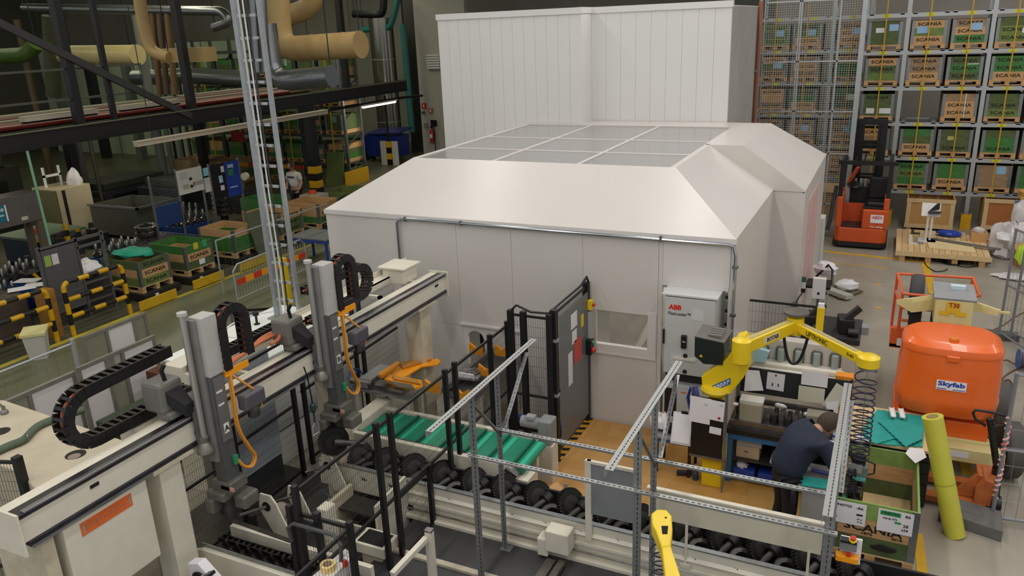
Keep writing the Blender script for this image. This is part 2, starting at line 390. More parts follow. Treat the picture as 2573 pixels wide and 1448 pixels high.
for i,(z,y,c,r,lb) in enumerate(((6.35,17.6,'b4b7b8',0.06,'silver pipe running above the tall enclosure'),(6.6,18.4,'2a2a2b',0.12,'black pipe running above the tall enclosure'),(6.9,18.9,'8c8d8b',0.09,'grey pipe running above the tall enclosure'))):
    o = tag(B().tube([(-10.5,y,z),(-3.2,y,z)], r, 10).done('ceiling_pipe', mat(c,0.35,0.5 if i==0 else 0), None, smooth=True), lb, 'pipe')
    for x in (-9,-6.6,-4.2): B().bx(x-0.015,x+0.015,y-0.015,y+0.015,z+r,9.98).done('pipe_hanger', GALV, o)
# ================================================================ PALLET BOXES (shared builder)
PBM = {}
def shared(key, fn, name, m, parent, **kw):
    if key in PBM:
        o = bpy.data.objects.new(name, PBM[key]); COL.objects.link(o); o.parent = parent
        for k, v in kw.items():
            if k in ('kind', 'label'): o[k] = v
        return o
    b = B(); fn(b); save = None
    off = root_loc(parent)
    b.v = [v + off for v in b.v]
    o = b.done(name, m, parent, **kw); PBM[key] = o.data
    return o
def place(o, p): o.location = p; return o
def b_collar(W, L, h, t=0.022):
    def fn(b):
        b.add([(-W/2,-L/2,0),(W/2,-L/2,0),(W/2,L/2,0),(-W/2,L/2,0),(-W/2,-L/2,h),(W/2,-L/2,h),(W/2,L/2,h),(-W/2,L/2,h),
               (-W/2+t,-L/2+t,0),(W/2-t,-L/2+t,0),(W/2-t,L/2-t,0),(-W/2+t,L/2-t,0),(-W/2+t,-L/2+t,h),(W/2-t,-L/2+t,h),(W/2-t,L/2-t,h),(-W/2+t,L/2-t,h)],
              [(0,1,5,4),(1,2,6,5),(2,3,7,6),(3,0,4,7),(9,8,12,13),(10,9,13,14),(11,10,14,15),(8,11,15,12),
               (4,5,13,12),(5,6,14,13),(6,7,15,14),(7,4,12,15),(1,0,8,9),(2,1,9,10),(3,2,10,11),(0,3,11,8)])
    return fn
WOODS = {'n': WOODN, 'g': WGRN, 'b': WBRN, 'd': WGRN3, 'G': WGRN2, 'l': mat('86a356', 0.65, var=0.3, scale=5)}
def pallet_box(name, label, group, loc, collars='ngg', text='', rz=0.0, W=0.8, L=1.2, fine=False, floor_z=0.0, notes=(), h=0.195, cat='pallet box', tmat=None):
    """EUR pallet with stacked collars; collars bottom-up; text = word on the short end of each collar, '.' for none"""
    r = thing(name, label, cat, (0,0,0), group)
    pm = WOODN
    if fine:
        deck = shared(('deck',W,L), lambda b: b.bx(-W/2, W/2, -L/2, L/2, 0.122, 0.144), 'deck', WOODP, r)
        for k, x in enumerate((-W/2+0.05, 0, W/2-0.05)):
            shared(('skid',L,W), lambda b: b.bx(-0.05, 0.05, -L/2, L/2, 0, 0.022), 'skid', WOODP, r).location = (x, 0, 0)
            for y in (-L/2+0.07, 0, L/2-0.07):
                shared(('block',), lambda b: b.bx(-0.05, 0.05, -0.07, 0.07, 0.022, 0.122), 'block', WOODN, r).location = (x, y, 0)
    else:
        def pl(b):
            b.bx(-W/2, W/2, -L/2, L/2, 0.1, 0.144).bx(-W/2, W/2, -L/2, -L/2+0.1, 0, 0.02)
            for x in (-W/2+0.05, 0, W/2-0.05): b.bx(x-0.05, x+0.05, -L/2, L/2, 0.0, 0.1)
        shared(('pallet',W,L), pl, 'pallet', WOODN, r, kind='stuff')
    z = 0.144
    for k, c in enumerate(collars):
        col = shared(('collar',W,L,h,c), b_collar(W, L, h), 'collar', WOODS[c], r); col.location = (0, 0, z)
        if text and k < len(text) and text[k] != '.':
            word = {'S': 'SCANIA'}.get(text[k], text[k])
            def tx(b): b.text(word, (0, -L/2, h*0.3), (1,0,0), (0,0,1), h*0.44, W*0.68, 0.003, center=True, bold=0.02)
            shared(('txt',W,L,h,word), tx, 'lettering', INK, col)
        z += h
    H = len(collars)*h
    corners = ((-1,-1),(1,-1),(1,1),(-1,1)) if fine else ((-1,-1),(1,-1))
    for sx, sy in corners:
        def cp(b):
            b.prism([(sx*(W/2+0.004), sy*(L/2+0.004), 0), (sx*(W/2+0.004), sy*(L/2-0.07), 0), (sx*(W/2+0.001), sy*(L/2-0.07), 0), (sx*(W/2+0.001), sy*(L/2+0.001), 0), (sx*(W/2-0.07), sy*(L/2+0.001), 0), (sx*(W/2-0.07), sy*(L/2+0.004), 0)], (0,0,H))
        shared(('hinge',W,L,H,sx,sy), cp, 'corner_hinge', GALV, r).location = (0,0,0.144)
    for (nx, nz, nw, nh, nc) in notes:
        B().bx(nx-nw/2, nx+nw/2, -L/2-0.006, -L/2-0.003, 0.144+nz, 0.144+nz+nh).done('note', mat(nc, 0.7), r)
    r.location = loc; r.rotation_euler = (0, 0, rz)
    return r
# ================================================================ RIGHT HAND STORAGE RACK
YR = 23.6
LZ = [0.96, 1.86, 2.77, 3.69, 4.60, 5.52]
LBL = mat('c9c832', 0.6)
ux = [at(2162, 168, y=YR).x, at(2270, 168, y=YR).x, at(2481, 168, y=YR).x]
ux.append(ux[2] + (ux[2]-ux[1]))
STRAP = mat('c4951c', 0.5)
def rack(label, uprights, y, boxes_x, beams_all=True, deep=1.1):
    r = thing('pallet_rack', label, 'rack', (uprights[0], y, 0))
    for i, x in enumerate(uprights):
        for yy in (y, y+deep):
            B().bx(x-0.05, x+0.05, yy, yy+0.08, 0, 6.6).done('upright', GALVL, r)
        for k in range(6):
            B().bar((x, y+0.06, 0.5+k), (x, y+deep, 1.0+k), 0.04, 0.03).done('brace', GALV, r)
    for i in range(len(uprights)-1):
        x0, x1 = uprights[i]+0.05, uprights[i+1]-0.05
        for z in LZ:
            bm = B().bx(x0, x1, y, y+0.05, z-0.1, z).bx(x0, x1, y+0.01, y+0.09, z-0.1, z-0.09).done('beam', GALVL, r)
            B().bx(x0, x1, y+deep, y+deep+0.05, z-0.1, z).done('beam', GALVL, r)
            B().bx(x0, x1, y+0.05, y+deep, z-0.05, z-0.035).done('shelf_deck', GALV, r)
            n = 1 if x1-x0 < 1.2 else 2
            for k in range(n):
                cxx = x0+(x1-x0)*(k+0.5)/n
                B().bx(cxx-0.1, cxx+0.1, y-0.004, y, z-0.085, z-0.015).done('label_plate', LBL, bm)
                for s in (-0.36, 0.36):
                    B().bx(cxx+s-0.05, cxx+s+0.05, y+0.0, y+deep, z-0.03, z+0.012).done('bearer', GALVL, r)
    for cxx in boxes_x:
        B().bx(cxx-0.014, cxx+0.014, y-0.05, y-0.035, 0.9, 6.3).done('strap', STRAP, r)
    return r
bxs = [(ux[0]+ux[1])/2] + [ux[1]+(ux[2]-ux[1])*t for t in (0.26, 0.74)] + [ux[2]+(ux[2]-ux[1])*t for t in (0.26, 0.74)]
rack('tall galvanised pallet rack with yellow straps right of the white mesh fence', ux, YR, bxs)
for x in ux[1:3]:
    t = thing('post_guard', '', 'guard', (x, YR, 0))
    t['label'] = 'yellow post guard at rack foot ' + ('behind the red reach truck' if x == ux[1] else 'between the two plywood crates')
    B().bx(x-0.12, x+0.12, YR-0.2, YR-0.18, 0, 0.42).bx(x-0.12, x-0.1, YR-0.19, YR-0.02, 0, 0.42).bx(x+0.1, x+0.12, YR-0.19, YR-0.02, 0, 0.42).done('shield', YELD, t)
BN = '8fb7d8'; WN = 'dcdcdc'
# (bay box index, level, collars bottom-up, text bottom-up, notes, what it looks like)
RB = [
 (0,4,'ddd','...',[(-0.12,0.3,0.2,0.12,WN),(0.2,0.34,0.22,0.16,BN)],'dark green box with white and blue notes'),
 (1,4,'ngn','S.S',[(-0.15,0.26,0.26,0.17,BN)],'natural and green striped box with blue note'),
 (2,4,'Gnb','SSS',[(0.12,0.3,0.28,0.17,BN)],'brown topped box with blue note'),
 (3,4,'ggd','SS.',[(0.25,0.2,0.2,0.12,WN)],'olive green box half behind a rack post'),
 (4,4,'nbb','...',[(0.1,0.3,0.25,0.17,BN)],'brown box with blue note'),
 (0,3,'gdn','.SS',[],'green box with pale natural top collar'),
 (1,3,'nbb','SSS',[],'brown box with pale lettered bottom collar'),
 (2,3,'dGd','SSS',[(0.18,0.38,0.26,0.02,WN)],'all green box right of a brown box'),
 (3,3,'nGG','SSS',[],'green box with pale lettered bottom collar'),
 (4,3,'GdG','...',[],'green box'),
 (0,2,'ddd','..S',[(-0.16,0.06,0.2,0.14,WN),(0.2,0.06,0.28,0.14,WN)],'dark box with white papers'),
 (2,2,'nnb','SS.',[(0.12,0.0,0.02,0.58,WN)],'natural box with two lettered collars'),
 (3,2,'gdd','SS.',[],'olive green box right of a double post'),
 (4,2,'ngg','S..',[],'green box with natural bottom collar'),
 (0,1,'nbn','S.S',[],'natural box seen through the truck mast'),
 (1,1,'ndG','S..',[],'green box with pale lettered bottom collar'),
 (2,1,'ddd','S..',[(-0.1,0.3,0.14,0.1,'b9b06a')],'dark green box with small tan note'),
 (3,1,'GGd','S..',[],'bright green lettered box'),
 (4,1,'nbd','S..',[],'brown and green box'),
 (1,0,'GgG','.SS',[],'green box with two lettered collars'),
 (2,0,'nGG','S..',[],'green box with pale bottom collar'),
 (3,0,'bbb','...',[(0.15,0.35,0.22,0.2,BN)],'plain brown box with a blue note'),
 (4,0,'GGG','..S',[],'bright green box')]
LEVN = ['lowest shelf', 'second shelf', 'third shelf', 'fourth shelf', 'fifth shelf', 'top shelf']
BAYN = ['in the narrow bay by the mesh', 'left in the middle bay', 'right in the middle bay', 'left in the last bay', 'right in the last bay']
for bi, lv, c, tx, nt, d in RB:
    pallet_box('pallet_box', d + ', ' + LEVN[lv] + ', ' + BAYN[bi].replace(' by the mesh',''), 'pallet boxes in the right rack', (bxs[bi]+random.uniform(-0.02,0.02), YR+0.66, LZ[lv]+0.013), c, tx, random.uniform(-0.02,0.02), notes=nt, h=0.19)
# second rack behind the mesh
YR2 = 25.4
u2 = [at(1905, 150, y=YR2).x, at(2088, 150, y=YR2).x, at(2180, 150, y=YR2).x]
b2 = [at(px, 168, y=YR2).x for px in (1944, 2022, 2134)]
rack('galvanised pallet rack standing behind the white mesh fence', u2, YR2, b2)
names2 = ['left', 'middle', 'right']
R2 = [(0,4,'gdg',BN),(1,4,'ngd',BN),(2,4,'nnb',BN),(0,3,'bdn',BN),(1,3,'bnb',None),(2,3,'GGn',None),(0,2,'bnn',None),(1,2,'nGd',None),(2,2,'ddG',WN),(0,1,'ngb',None),(1,1,'bnb',BN),(2,1,'nbb',BN),(1,0,'nnb',None),(2,0,'nnn',WN)]
for bi, lv, c, nc in R2:
    pallet_box('pallet_box', '%s pallet box behind mesh fence, %s, %s column' % ({'g':'green','n':'natural wood','b':'brown','G':'bright green','d':'dark green'}[c[2]], LEVN[lv], names2[bi]), 'pallet boxes behind the mesh fence', (b2[bi], YR2+0.66, LZ[lv]+0.013), c, 'SSS' if bi else 'S.S', notes=[(0.1,0.25,0.26,0.16,nc)] if nc else [], h=0.19)
# white mesh fence
YM = 21.6
mx0, mx1 = at(1916, 150, y=YM).x, at(2161, 150, y=YM).x
mf = thing('mesh_fence', 'white wire mesh fence in front of the left rack', 'fence', (mx0, YM, 0))
mesh_panel(B(), (mx0, YM, 0), (mx1, YM, 0), 0.1, 6.4, 0.055, 0.055, 0.006).done('wire_mesh', mat('b9bcb8', 0.5), mf, kind='stuff')
for x in (mx0, mx0+(mx1-mx0)*0.36, mx0+(mx1-mx0)*0.38, mx0+(mx1-mx0)*0.77):
    B().bx(x-0.015, x+0.015, YM-0.02, YM+0.02, 0, 6.5).done('frame_post', GALVL, mf)
for z in (0.9, 2.2, 3.25, 4.47, 5.9):
    B().bx(mx0, mx1, YM-0.02, YM+0.015, z-0.02, z+0.02).done('frame_rail', GALVL, mf)
B().bx(mx1-0.05, mx1+0.06, YM-0.05, YM+0.06, 0, 6.6).done('end_post', GALVL, mf)
# ---------------------------------------------------------------- crates and cardboard on the floor
PLY = mat('c79a5c', 0.6, var=0.15, scale=3); PLYD = mat('b4703a', 0.6, var=0.15, scale=3)
def crate(label, x0, x1, y0, y1, z0, h, front):
    t = thing('plywood_crate', label, 'crate', ((x0+x1)/2, y0, 0))
    for a, c in ((x0, x0+0.03), (x1-0.03, x1)):
        B().bx(a, c, y0+0.03, y1-0.03, z0, z0+h).done('side_panel', PLY, t)
    B().bx(x0, x1, y0, y0+0.03, z0, z0+h).done('front_panel', front, t)
    B().bx(x0, x1, y1-0.03, y1, z0, z0+h).done('back_panel', PLY, t)
    B().bx(x0+0.03, x1-0.03, y0+0.03, y1-0.03, z0, z0+0.04).done('bottom_panel', PLY, t)
    for z in (z0+0.05, z0+h-0.05):
        B().bx(x0-0.01, x1+0.01, y0-0.025, y0, z-0.05, z+0.05).done('batten', WOODP, t)
    for x in (x0+0.05, x1-0.05):
        B().bx(x-0.05, x+0.05, y0-0.02, y0, z0+0.1, z0+h-0.1).done('batten', WOODP, t)
    for x in (x0+(x1-x0)*0.3, x0+(x1-x0)*0.68):
        B().bx(x-0.04, x+0.04, y1-0.06, y1-0.03, z0+0.1, z0+h+0.02).done('batten', WOODP, t)
    for k in range(3):
        x = x0+0.1+(x1-x0-0.2)*k/2
        B().bx(x-0.06, x+0.06, y0, y1, 0, z0).done('skid', WOODN, t)
    return t
c0 = at(2272, 570, z=0.1); c1 = at(2391, 574, z=0.1)
crate('open plywood crate under the lowest shelf behind the big wooden platform', c0.x, c1.x, c0.y, c0.y+1.0, 0.1, 0.78, PLY)
c0 = at(2464, 575, z=0.1)
crate('plywood crate with dark front panel at the right edge under the shelf', c0.x, c0.x+1.3, c0.y, c0.y+1.0, 0.1, 0.8, PLYD)
c0 = at(2052, 545, z=0.15); t = thing('cardboard_box', 'tall brown cardboard box left of the red reach truck', 'box', (c0.x, c0.y, 0))
B().bx(c0.x-0.5, c0.x+0.55, c0.y, c0.y+0.9, 0.12, 0.95).done('carton', mat('b0844e', 0.75, var=0.1), t)
B().box((c0.x+0.0, c0.y-0.04, 1.0), (1.0, 0.02, 0.28), rx=-0.5).done('flap', mat('c99c64', 0.75), t)
B().bx(c0.x-0.5, c0.x+0.55, c0.y, c0.y+0.9, 0, 0.12).done('pallet', WOODN, t)
# ================================================================ REACH TRUCK
TR = mat('cf5524', 0.42, var=0.12, scale=2.5)
t = thing('reach_truck', 'red reach truck with black overhead guard parked before the rack', 'forklift', (-0.47, 20.7, 0))
x0, x1, y0, y1 = -1.06, 0.12, 20.65, 22.2
B().prism([(x0-0.03,y0+0.1,0.06),(x0-0.03,y1,0.06),(x1+0.03,y1,0.06),(x1+0.03,y0+0.1,0.06),(x1-0.1,y0,0.06),(x0+0.1,y0,0.06)], (0,0,0.1)).done('skirt', BLACKR, t)
B().prism([(x0,y0+0.12,0.16),(x0,y1,0.16),(x1,y1,0.16),(x1,y0+0.12,0.16),(x1-0.1,y0+0.02,0.16),(x0+0.1,y0+0.02,0.16)], (0,0,0.36)).done('lower_body', TR, t, bevel=0.02)
B().bx(-0.46, x1, y0+0.03, y0+0.75, 0.52, 1.0).done('battery_body', TR, t, bevel=0.03)
B().bx(x0, x0+0.13, y0+0.05, y1-0.2, 0.52, 1.28).done('side_wall', TR, t, bevel=0.02)
B().bx(x1-0.13, x1, y0+0.05, y1-0.2, 1.0, 1.28).done('side_wall', TR, t, bevel=0.02)
B().bx(x0+0.13, -0.46, y0+0.7, y0+0.78, 0.52, 1.0).done('cab_wall', TR, t)
B().bx(x0+0.13, -0.46, y0+0.05, y0+0.7, 0.52, 0.535).done('step_plate', DSTEEL, t)
B().bx(-0.46, x1-0.1, y0+0.1, y0+0.6, 1.0, 1.06).done('hood', BLACKR, t, bevel=0.02)
B().box((-0.14, y0+0.35, 1.12), (0.5, 0.5, 0.12)).done('seat', BLACK, t, bevel=0.04)
B().box((-0.14, y0+0.72, 1.42), (0.5, 0.12, 0.55)).done('seat_back', BLACK, t, bevel=0.04)
B().bx(x0+0.2, x1-0.2, y0+0.95, y0+1.35, 0.9, 1.4).done('dashboard', BLACKR, t, bevel=0.03)
B().lathe([(0.13,0),(0.16,0.01),(0.16,0.03),(0.13,0.04)], (-0.75, y0+0.85, 1.44), (0.1,-0.5,1), 20).done('steering_wheel', BLACK, t)
for dx in (0.35, 0.47, 0.57): B().bar((x0+dx, y0+1.0, 1.38), (x0+dx, y0+0.95, 1.58), 0.06, 0.05).done('lever', mat('9c9a96', 0.5), t)
for x in (x0+0.05, x1-0.05):
    B().bar((x, y0+0.15, 1.2), (x, y0+0.2, 2.12), 0.1, 0.1).done('guard_post', BLACK, t)
    B().bar((x, y1-0.15, 1.2), (x, y1-0.15, 2.12), 0.08, 0.08).done('guard_post', BLACK, t)
    B().bar((x, y0+0.15, 2.12), (x, y1-0.1, 2.12), 0.08, 0.08).done('guard_rail', BLACK, t)
B().bx(x0-0.05, x1+0.1, y0+0.12, y0+0.22, 2.07, 2.16).done('guard_front', BLACK, t)
for k in range(6):
    x = x0+0.12+k*0.19; B().bx(x, x+0.03, y0+0.2, y1-0.1, 2.1, 2.14).done('guard_bar', BLACK, t)
MT = at(2158, 300, y=22.45).z
for x in (at(2160, 340, y=22.45).x, at(2217, 340, y=22.45).x):
    B().bx(x-0.11, x+0.11, 22.35, 22.5, 0.1, MT).bx(x-0.11, x-0.06, 22.25, 22.36, 0.1, MT).done('mast_channel', BLACK, t)
    B().bx(x-0.05, x+0.05, 22.5, 22.58, 0.1, MT-0.1).done('inner_mast', DSTEEL, t)
xa, xb = at(2152, 310, y=22.4).x, at(2226, 310, y=22.4).x
B().bx(xa, xb, 22.28, 22.5, MT-0.12, MT+0.02).done('mast_head', BLACK, t)
for z in (MT-0.65, MT-1.5, 1.55): B().bx(xa-0.1, xb, 22.3, 22.4, z, z+0.05).done('mast_crossbar', BLACK, t)
B().bx(xa, xb, 22.5, 22.62, MT-0.75, MT-0.55).done('fork_carriage', BLACK, t)
hx = at(2138, 360, y=22).x
B().tube([(hx, 21.9, 2.1), (hx, 21.9, 3.0)], 0.02, 8).done('lamp_pole', BLACK, t)
B().box((hx, 21.9, 2.85), (0.2, 0.15, 0.36)).done('light_box', mat('2f6f78', 0.5), t)
B().lathe([(0.07,0),(0.07,0.1),(0.03,0.14)], (hx+0.02, 21.9, 3.03), n=14).done('beacon', mat('7c2a22', 0.3), t)
B().bar((x0+0.2, y0+0.9, 1.5), (x0+0.38, y0+0.8, 1.9), 0.12, 0.05).done('arm_rest', TR, t)
st = B().bx(-0.27, 0.02, y0+0.02, y0+0.028, 0.68, 0.88).done('sticker', PAPER, t)
B().text('ABDI', (-0.24, y0+0.02, 0.78), (1,0,0), (0,0,1), 0.075, 0.22, bold=0.03).done('lettering', mat('b5323a', 0.6), st)
B().text('Co ming', (-0.27, y0+0.018, 0.55), (1,0,0), (0,0,1), 0.06, 0.28, bold=0.02).done('lettering', PAPER, t)
B().tube([(x0-0.06, y0+0.3, 1.5), (x0-0.1, y0+0.1, 1.1), (x0-0.12, y0, 0.7), (x0-0.16, y0-0.05, 0.45)], 0.05, 8).done('hanging_coat', mat('2e2e33', 0.8), t, smooth=True)
# ================================================================ BIG WOODEN PLATFORM AND WHAT LIES ON IT
px0, px1, py0, py1, pz = 0.35, 2.28, 19.85, 22.0, 0.26
t = thing('wooden_platform', 'wide pale wooden shipping platform lying on the floor', 'platform', (1.3, 20.9, 0))
n = 15
for k in range(n):
    a = px0+(px1-px0)*k/n; b = px0+(px1-px0)*(k+1)/n
    B().bx(a+0.004, b-0.004, py0, py1-(0.25 if k > 11 else 0), pz-0.03-random.random()*0.003, pz).done('plank', [WOODP, mat('d2b07c',0.75,var=0.2,scale=6)][k%2], t)
B().bx(px0, px1+0.03, py0-0.03, py0, pz-0.12, pz-0.01).done('edge_board', WOODP, t)
B().bx(px0, px1, py1-0.35, py1-0.25, pz-0.12, pz-0.03).done('edge_board', WOODP, t)
for k in range(4):
    x = px0+0.15+(px1-px0-0.3)*k/3
    B().bx(x-0.06, x+0.06, py0, py1-0.26, 0, pz-0.03).done('runner', WOODN, t)
t = thing('loose_panel', 'thin pale plywood sheet lying slanted on the wooden platform', 'panel', (1.5, 20.6, pz))
B().plate([(1.05,20.2,pz+0.03),(2.0,20.05,pz+0.03),(1.95,21.0,pz+0.03),(1.0,21.1,pz+0.03)], 0.025).done('sheet', mat('e3cb98',0.7,var=0.1), t)
t = thing('screen_stand', 'white floor stand with tilted white screen above the platform', 'stand', (1.03, 20.9, pz))
WP = mat('d5d3cf', 0.4)
B().bx(0.82, 1.2, 20.7, 21.1, pz+0.0, pz+0.03).done('foot_plate', WP, t)
B().bx(0.96, 1.01, 20.88, 20.94, pz+0.03, 0.92).done('post', WP, t); B().bx(1.05, 1.1, 20.88, 20.94, pz+0.03, 0.92).done('post', WP, t)
B().box((1.03, 20.95, 1.02), (0.4, 0.03, 0.34), rx=-0.6).done('screen', WP, t)
B().box((1.1, 20.85, 0.98), (0.26, 0.18, 0.05), rz=0.1, rx=-0.3).done('keyboard', BLACK, t)
B().prism([(0.98,20.86,1.0),(1.2,20.86,1.06),(1.2,20.86,1.2),(1.14,20.86,1.2)], (0,0.03,0)).done('bracket', mat('23252e',0.5), t)
t = thing('plastic_bag', 'crumpled blue plastic bag on the wooden platform', 'bag', (1.5, 21.6, pz))
def blob(c, sz, seed, n=14, m=9, amp=0.18):
    rnd = random.Random(seed); b = B(); vs = []; fs = []
    for j in range(m+1):
        th = PI*j/m
        for i in range(n):
            ph = 2*PI*i/n; r = 1+rnd.uniform(-amp, amp)
            z = math.cos(th)*r
            vs.append((c[0]+sz[0]*math.sin(th)*math.cos(ph)*r, c[1]+sz[1]*math.sin(th)*math.sin(ph)*r, max(c[2]+sz[2]*z, c[2]-sz[2]*0.75)))
    for j in range(m):
        for i in range(n): a = j*n+i; c2 = j*n+(i+1)%n; fs.append((a,c2,c2+n,a+n))
    return b.add(vs, fs)
blob((1.5,21.55,pz+0.06), (0.28,0.16,0.08), 3).done('film', mat('2346a8',0.25), t, smooth=True)
t = thing('steel_strip', 'long grey perforated strip lying across the wooden platform', 'strip', (1.6, 20.7, pz))
B().bar((1.15,20.95,pz+0.06),(2.5,20.35,pz+0.06),0.1,0.03).done('strip', GALV, t)
for i,(x,y,l,ww) in enumerate(((0.72,20.55,'white','d8d8d4'),(0.85,20.6,'grey','8a8a84'),(0.78,21.55,'dark','3a3a38'))):
    t = thing('bracket', 'small %s metal bracket on the platform left of the screen stand' % l, 'bracket', (x,y,pz))
    B().bx(x-0.1,x+0.1,y-0.05,y+0.05,pz,pz+0.03).bx(x-0.1,x-0.04,y-0.05,y+0.05,pz+0.03,pz+0.2-0.05*i).done('angle', mat(ww,0.5), t)
t = thing('carton', 'small open cardboard carton at the right of the platform', 'carton', (2.1, 21.2, pz))
B().bx(1.95,2.3,21.1,21.4,pz,pz+0.22).done('body', mat('c59a60',0.75), t); blob((2.1,21.25,pz+0.26),(0.14,0.12,0.08),8).done('film_filling', mat('cfcbca',0.3), t, smooth=True)
t = thing('plastic_film_heap', 'heap of crumpled clear plastic film right of the platform', 'film', (2.75,20.9,0))
FILM = mat('d5d0cf', 0.3, var=0.12, scale=8)
blob((2.75,21.0,0.35),(0.42,0.4,0.45),11,18,12,0.25).done('film', FILM, t, smooth=True)
blob((2.95,21.4,0.85),(0.22,0.2,0.4),12,14,10,0.2).done('film', FILM, t, smooth=True)
t = thing('floor_film', 'flat crumpled film and cable scraps on the floor below the heap', 'film', (2.8,19.2,0))
blob((2.8,19.2,0.03),(0.5,0.25,0.05),13,18,8,0.25).done('film', FILM, t, smooth=True)
t = thing('carton', 'brown torn cardboard carton beside the film heap', 'carton', (3.05,20.2,0))
B().box((3.05,20.2,0.22),(0.45,0.4,0.44),rz=0.4).done('body', mat('a67c4a',0.8,var=0.15), t); B().box((2.85,20.0,0.48),(0.3,0.3,0.012),rz=0.4,rx=0.5).done('flap', mat('b98d57',0.8), t)
t = thing('crate_stack', 'stack of blue plastic crates at the right edge', 'crates', (3.0, 22.2, 0))
cx0 = at(2553, 560, y=21.6).x
for k in range(5):
    B().bx(cx0, cx0+0.6, 21.6, 22.2, 0.25+0.17*k, 0.4+0.17*k).bx(cx0-0.02, cx0+0.62, 21.58, 22.22, 0.38+0.17*k, 0.415+0.17*k).done('crate', mat('5d86ac',0.5), t)
B().bx(cx0-0.03, cx0+0.63, 21.57, 22.23, 0, 0.25).done('dolly', BLACKR, t)
blob((cx0+0.3,21.9,1.3),(0.3,0.25,0.22),21,12,8,0.2).done('cardboard_filling', mat('c79a50',0.8), t)
# cable reel with loops of cable
rc = at(2390, 662, z=0)
t = thing('cable_reel', 'black cable reel with pale rim on the floor before the platform', 'reel', (rc.x, rc.y, 0))
B().lathe([(0.05,0.03),(0.14,0.03),(0.14,0.17),(0.05,0.17)], (rc.x,rc.y,0), n=20).done('drum', BLACK, t)
B().lathe([(0.05,0.17),(0.19,0.17),(0.19,0.2),(0.13,0.21),(0.05,0.2)], (rc.x,rc.y,0), n=20).done('rim', mat('cfc18a',0.5), t)
B().lathe([(0.05,0.0),(0.19,0.0),(0.19,0.03),(0.05,0.03)], (rc.x,rc.y,0), n=20).done('base', BLACK, t)
B().tube([(rc.x+0.2,rc.y,0.02),(rc.x+0.24,rc.y,0.12),(rc.x+0.22,rc.y,0.24)],0.02,8).done('handle', BLACK, t, smooth=True)
def cable(name, label, pix, r, m, z=None, closed=False, pts=None):
    P = pts or [at(px,py,z=r) for px,py in pix]
    P2 = []
    for i in range(len(P)-1):
        a = P[max(i-1,0)]; b = P[i]; c = P[i+1]; d = P[min(i+2,len(P)-1)]
        for k in range(6):
            s = k/6; P2.append(0.5*((2*b)+(c-a)*s+(2*a-5*b+4*c-d)*s*s+(3*b-a-3*c+d)*s**3))
    P2.append(P[-1])
    o = B().tube(P2, r, 6).done(name, m, None, smooth=True); tag(o, label, 'cable'); return o
cable('cable', 'black cable looping left of the reel on the floor', [(2380,675),(2375,680),(2350,682),(2328,668),(2325,655),(2345,650),(2372,655),(2378,664)], 0.012, BLACK)
cable('cable', 'black cable running right from the reel to the film', [(2405,668),(2430,672),(2460,668),(2490,660)], 0.012, BLACK)
cable('cable', 'black cable curving from the reel up to the platform edge', [(2376,662),(2350,655),(2325,648),(2318,642)], 0.012, BLACK)
cable('cable', 'brown cable coiled on the floor right of the orange hood', [(2573,920),(2540,935),(2520,950),(2505,975),(2520,985),(2545,975),(2535,955),(2510,958),(2500,930)], 0.012, mat('6b4a38',0.6))
cable('cable', 'thin brown cable crossing the floor beside the fence', [(2490,832),(2520,818),(2545,800),(2573,785)], 0.01, mat('6b4a38',0.6))
cable('cable', 'brown cable winding past the tall fence post', [(2500,910),(2530,905),(2550,915),(2573,912)], 0.01, mat('75543c',0.6))
# ================================================================ BOOM LIFT
t = thing('boom_lift', 'orange and cream trailer boom lift with big orange hood and basket', 'lift', (0.92, 10.6, 0))
def sup(c, sx, sy, z, e=3.4, n=48):
    r = []
    for i in range(n):
        a = 2*PI*i/n; ca, sa = math.cos(a), math.sin(a)
        r.append((c[0]+sx*math.copysign(abs(ca)**(2/e), ca), c[1]+sy*math.copysign(abs(sa)**(2/e), sa), z))
    return r
def stack(secs, n=48, cap=True):
    b = B(); vs = []; fs = []
    for s in secs: vs += s
    for k in range(len(secs)-1):
        for i in range(n): a = k*n+i; c = k*n+(i+1)%n; fs.append((a,c,c+n,a+n))
    if cap: fs += [tuple(range(n-1,-1,-1)), tuple((len(secs)-1)*n+i for i in range(n))]
    return b.add(vs, fs)
hc = (0.93, 10.62)
hd_ = 0.44
def hs(k,z,dy=0): return sup((hc[0],hc[1]-0.16+dy),0.56*k,0.455*k,z)
stack([hs(0.95,0.82),hs(1.0,0.85),hs(1.035,0.98),hs(1.04,1.02),hs(1.02,1.05),hs(1.015,1.38),hs(1.005,1.41),hs(0.985,1.59),hs(0.975,1.62)]).done('hood', ORANGE, t, smooth=True)
stack([hs(1.0,1.61),hs(1.0,1.64),hs(0.96,1.695),hs(0.82,1.74,0.02),hs(0.74,1.745,0.02)]).done('hood_lid', ORANGE, t, smooth=True)
B().lathe([(0.055,0),(0.055,0.05),(0.05,0.065)], (0.93,10.22,1.72), n=16).done('filler_cap', mat('d9740f',0.4), t)
B().bx(0.86, 1.0, 9.98, 10.02, 1.56, 1.63).done('latch', ORANGE, t, bevel=0.01)
yf = hc[1]-0.16-0.468
s_ = B().bx(0.79, 1.11, yf-0.004, yf+0.004, 1.19, 1.31).done('sign_plate', mat('eceaea',0.5), t)
B().text('Skyfab', (0.805, yf-0.005, 1.225), (1,0,0), (0,0,1), 0.078, 0.29, bold=0.035).done('lettering', mat('1c3fa0',0.5), s_)
B().bx(0.97, 1.1, yf-0.006, yf-0.003, 1.2, 1.208).bx(0.8, 0.9, yf-0.006, yf-0.003, 1.2, 1.21).done('underline', mat('1c3fa0',0.5), s_)
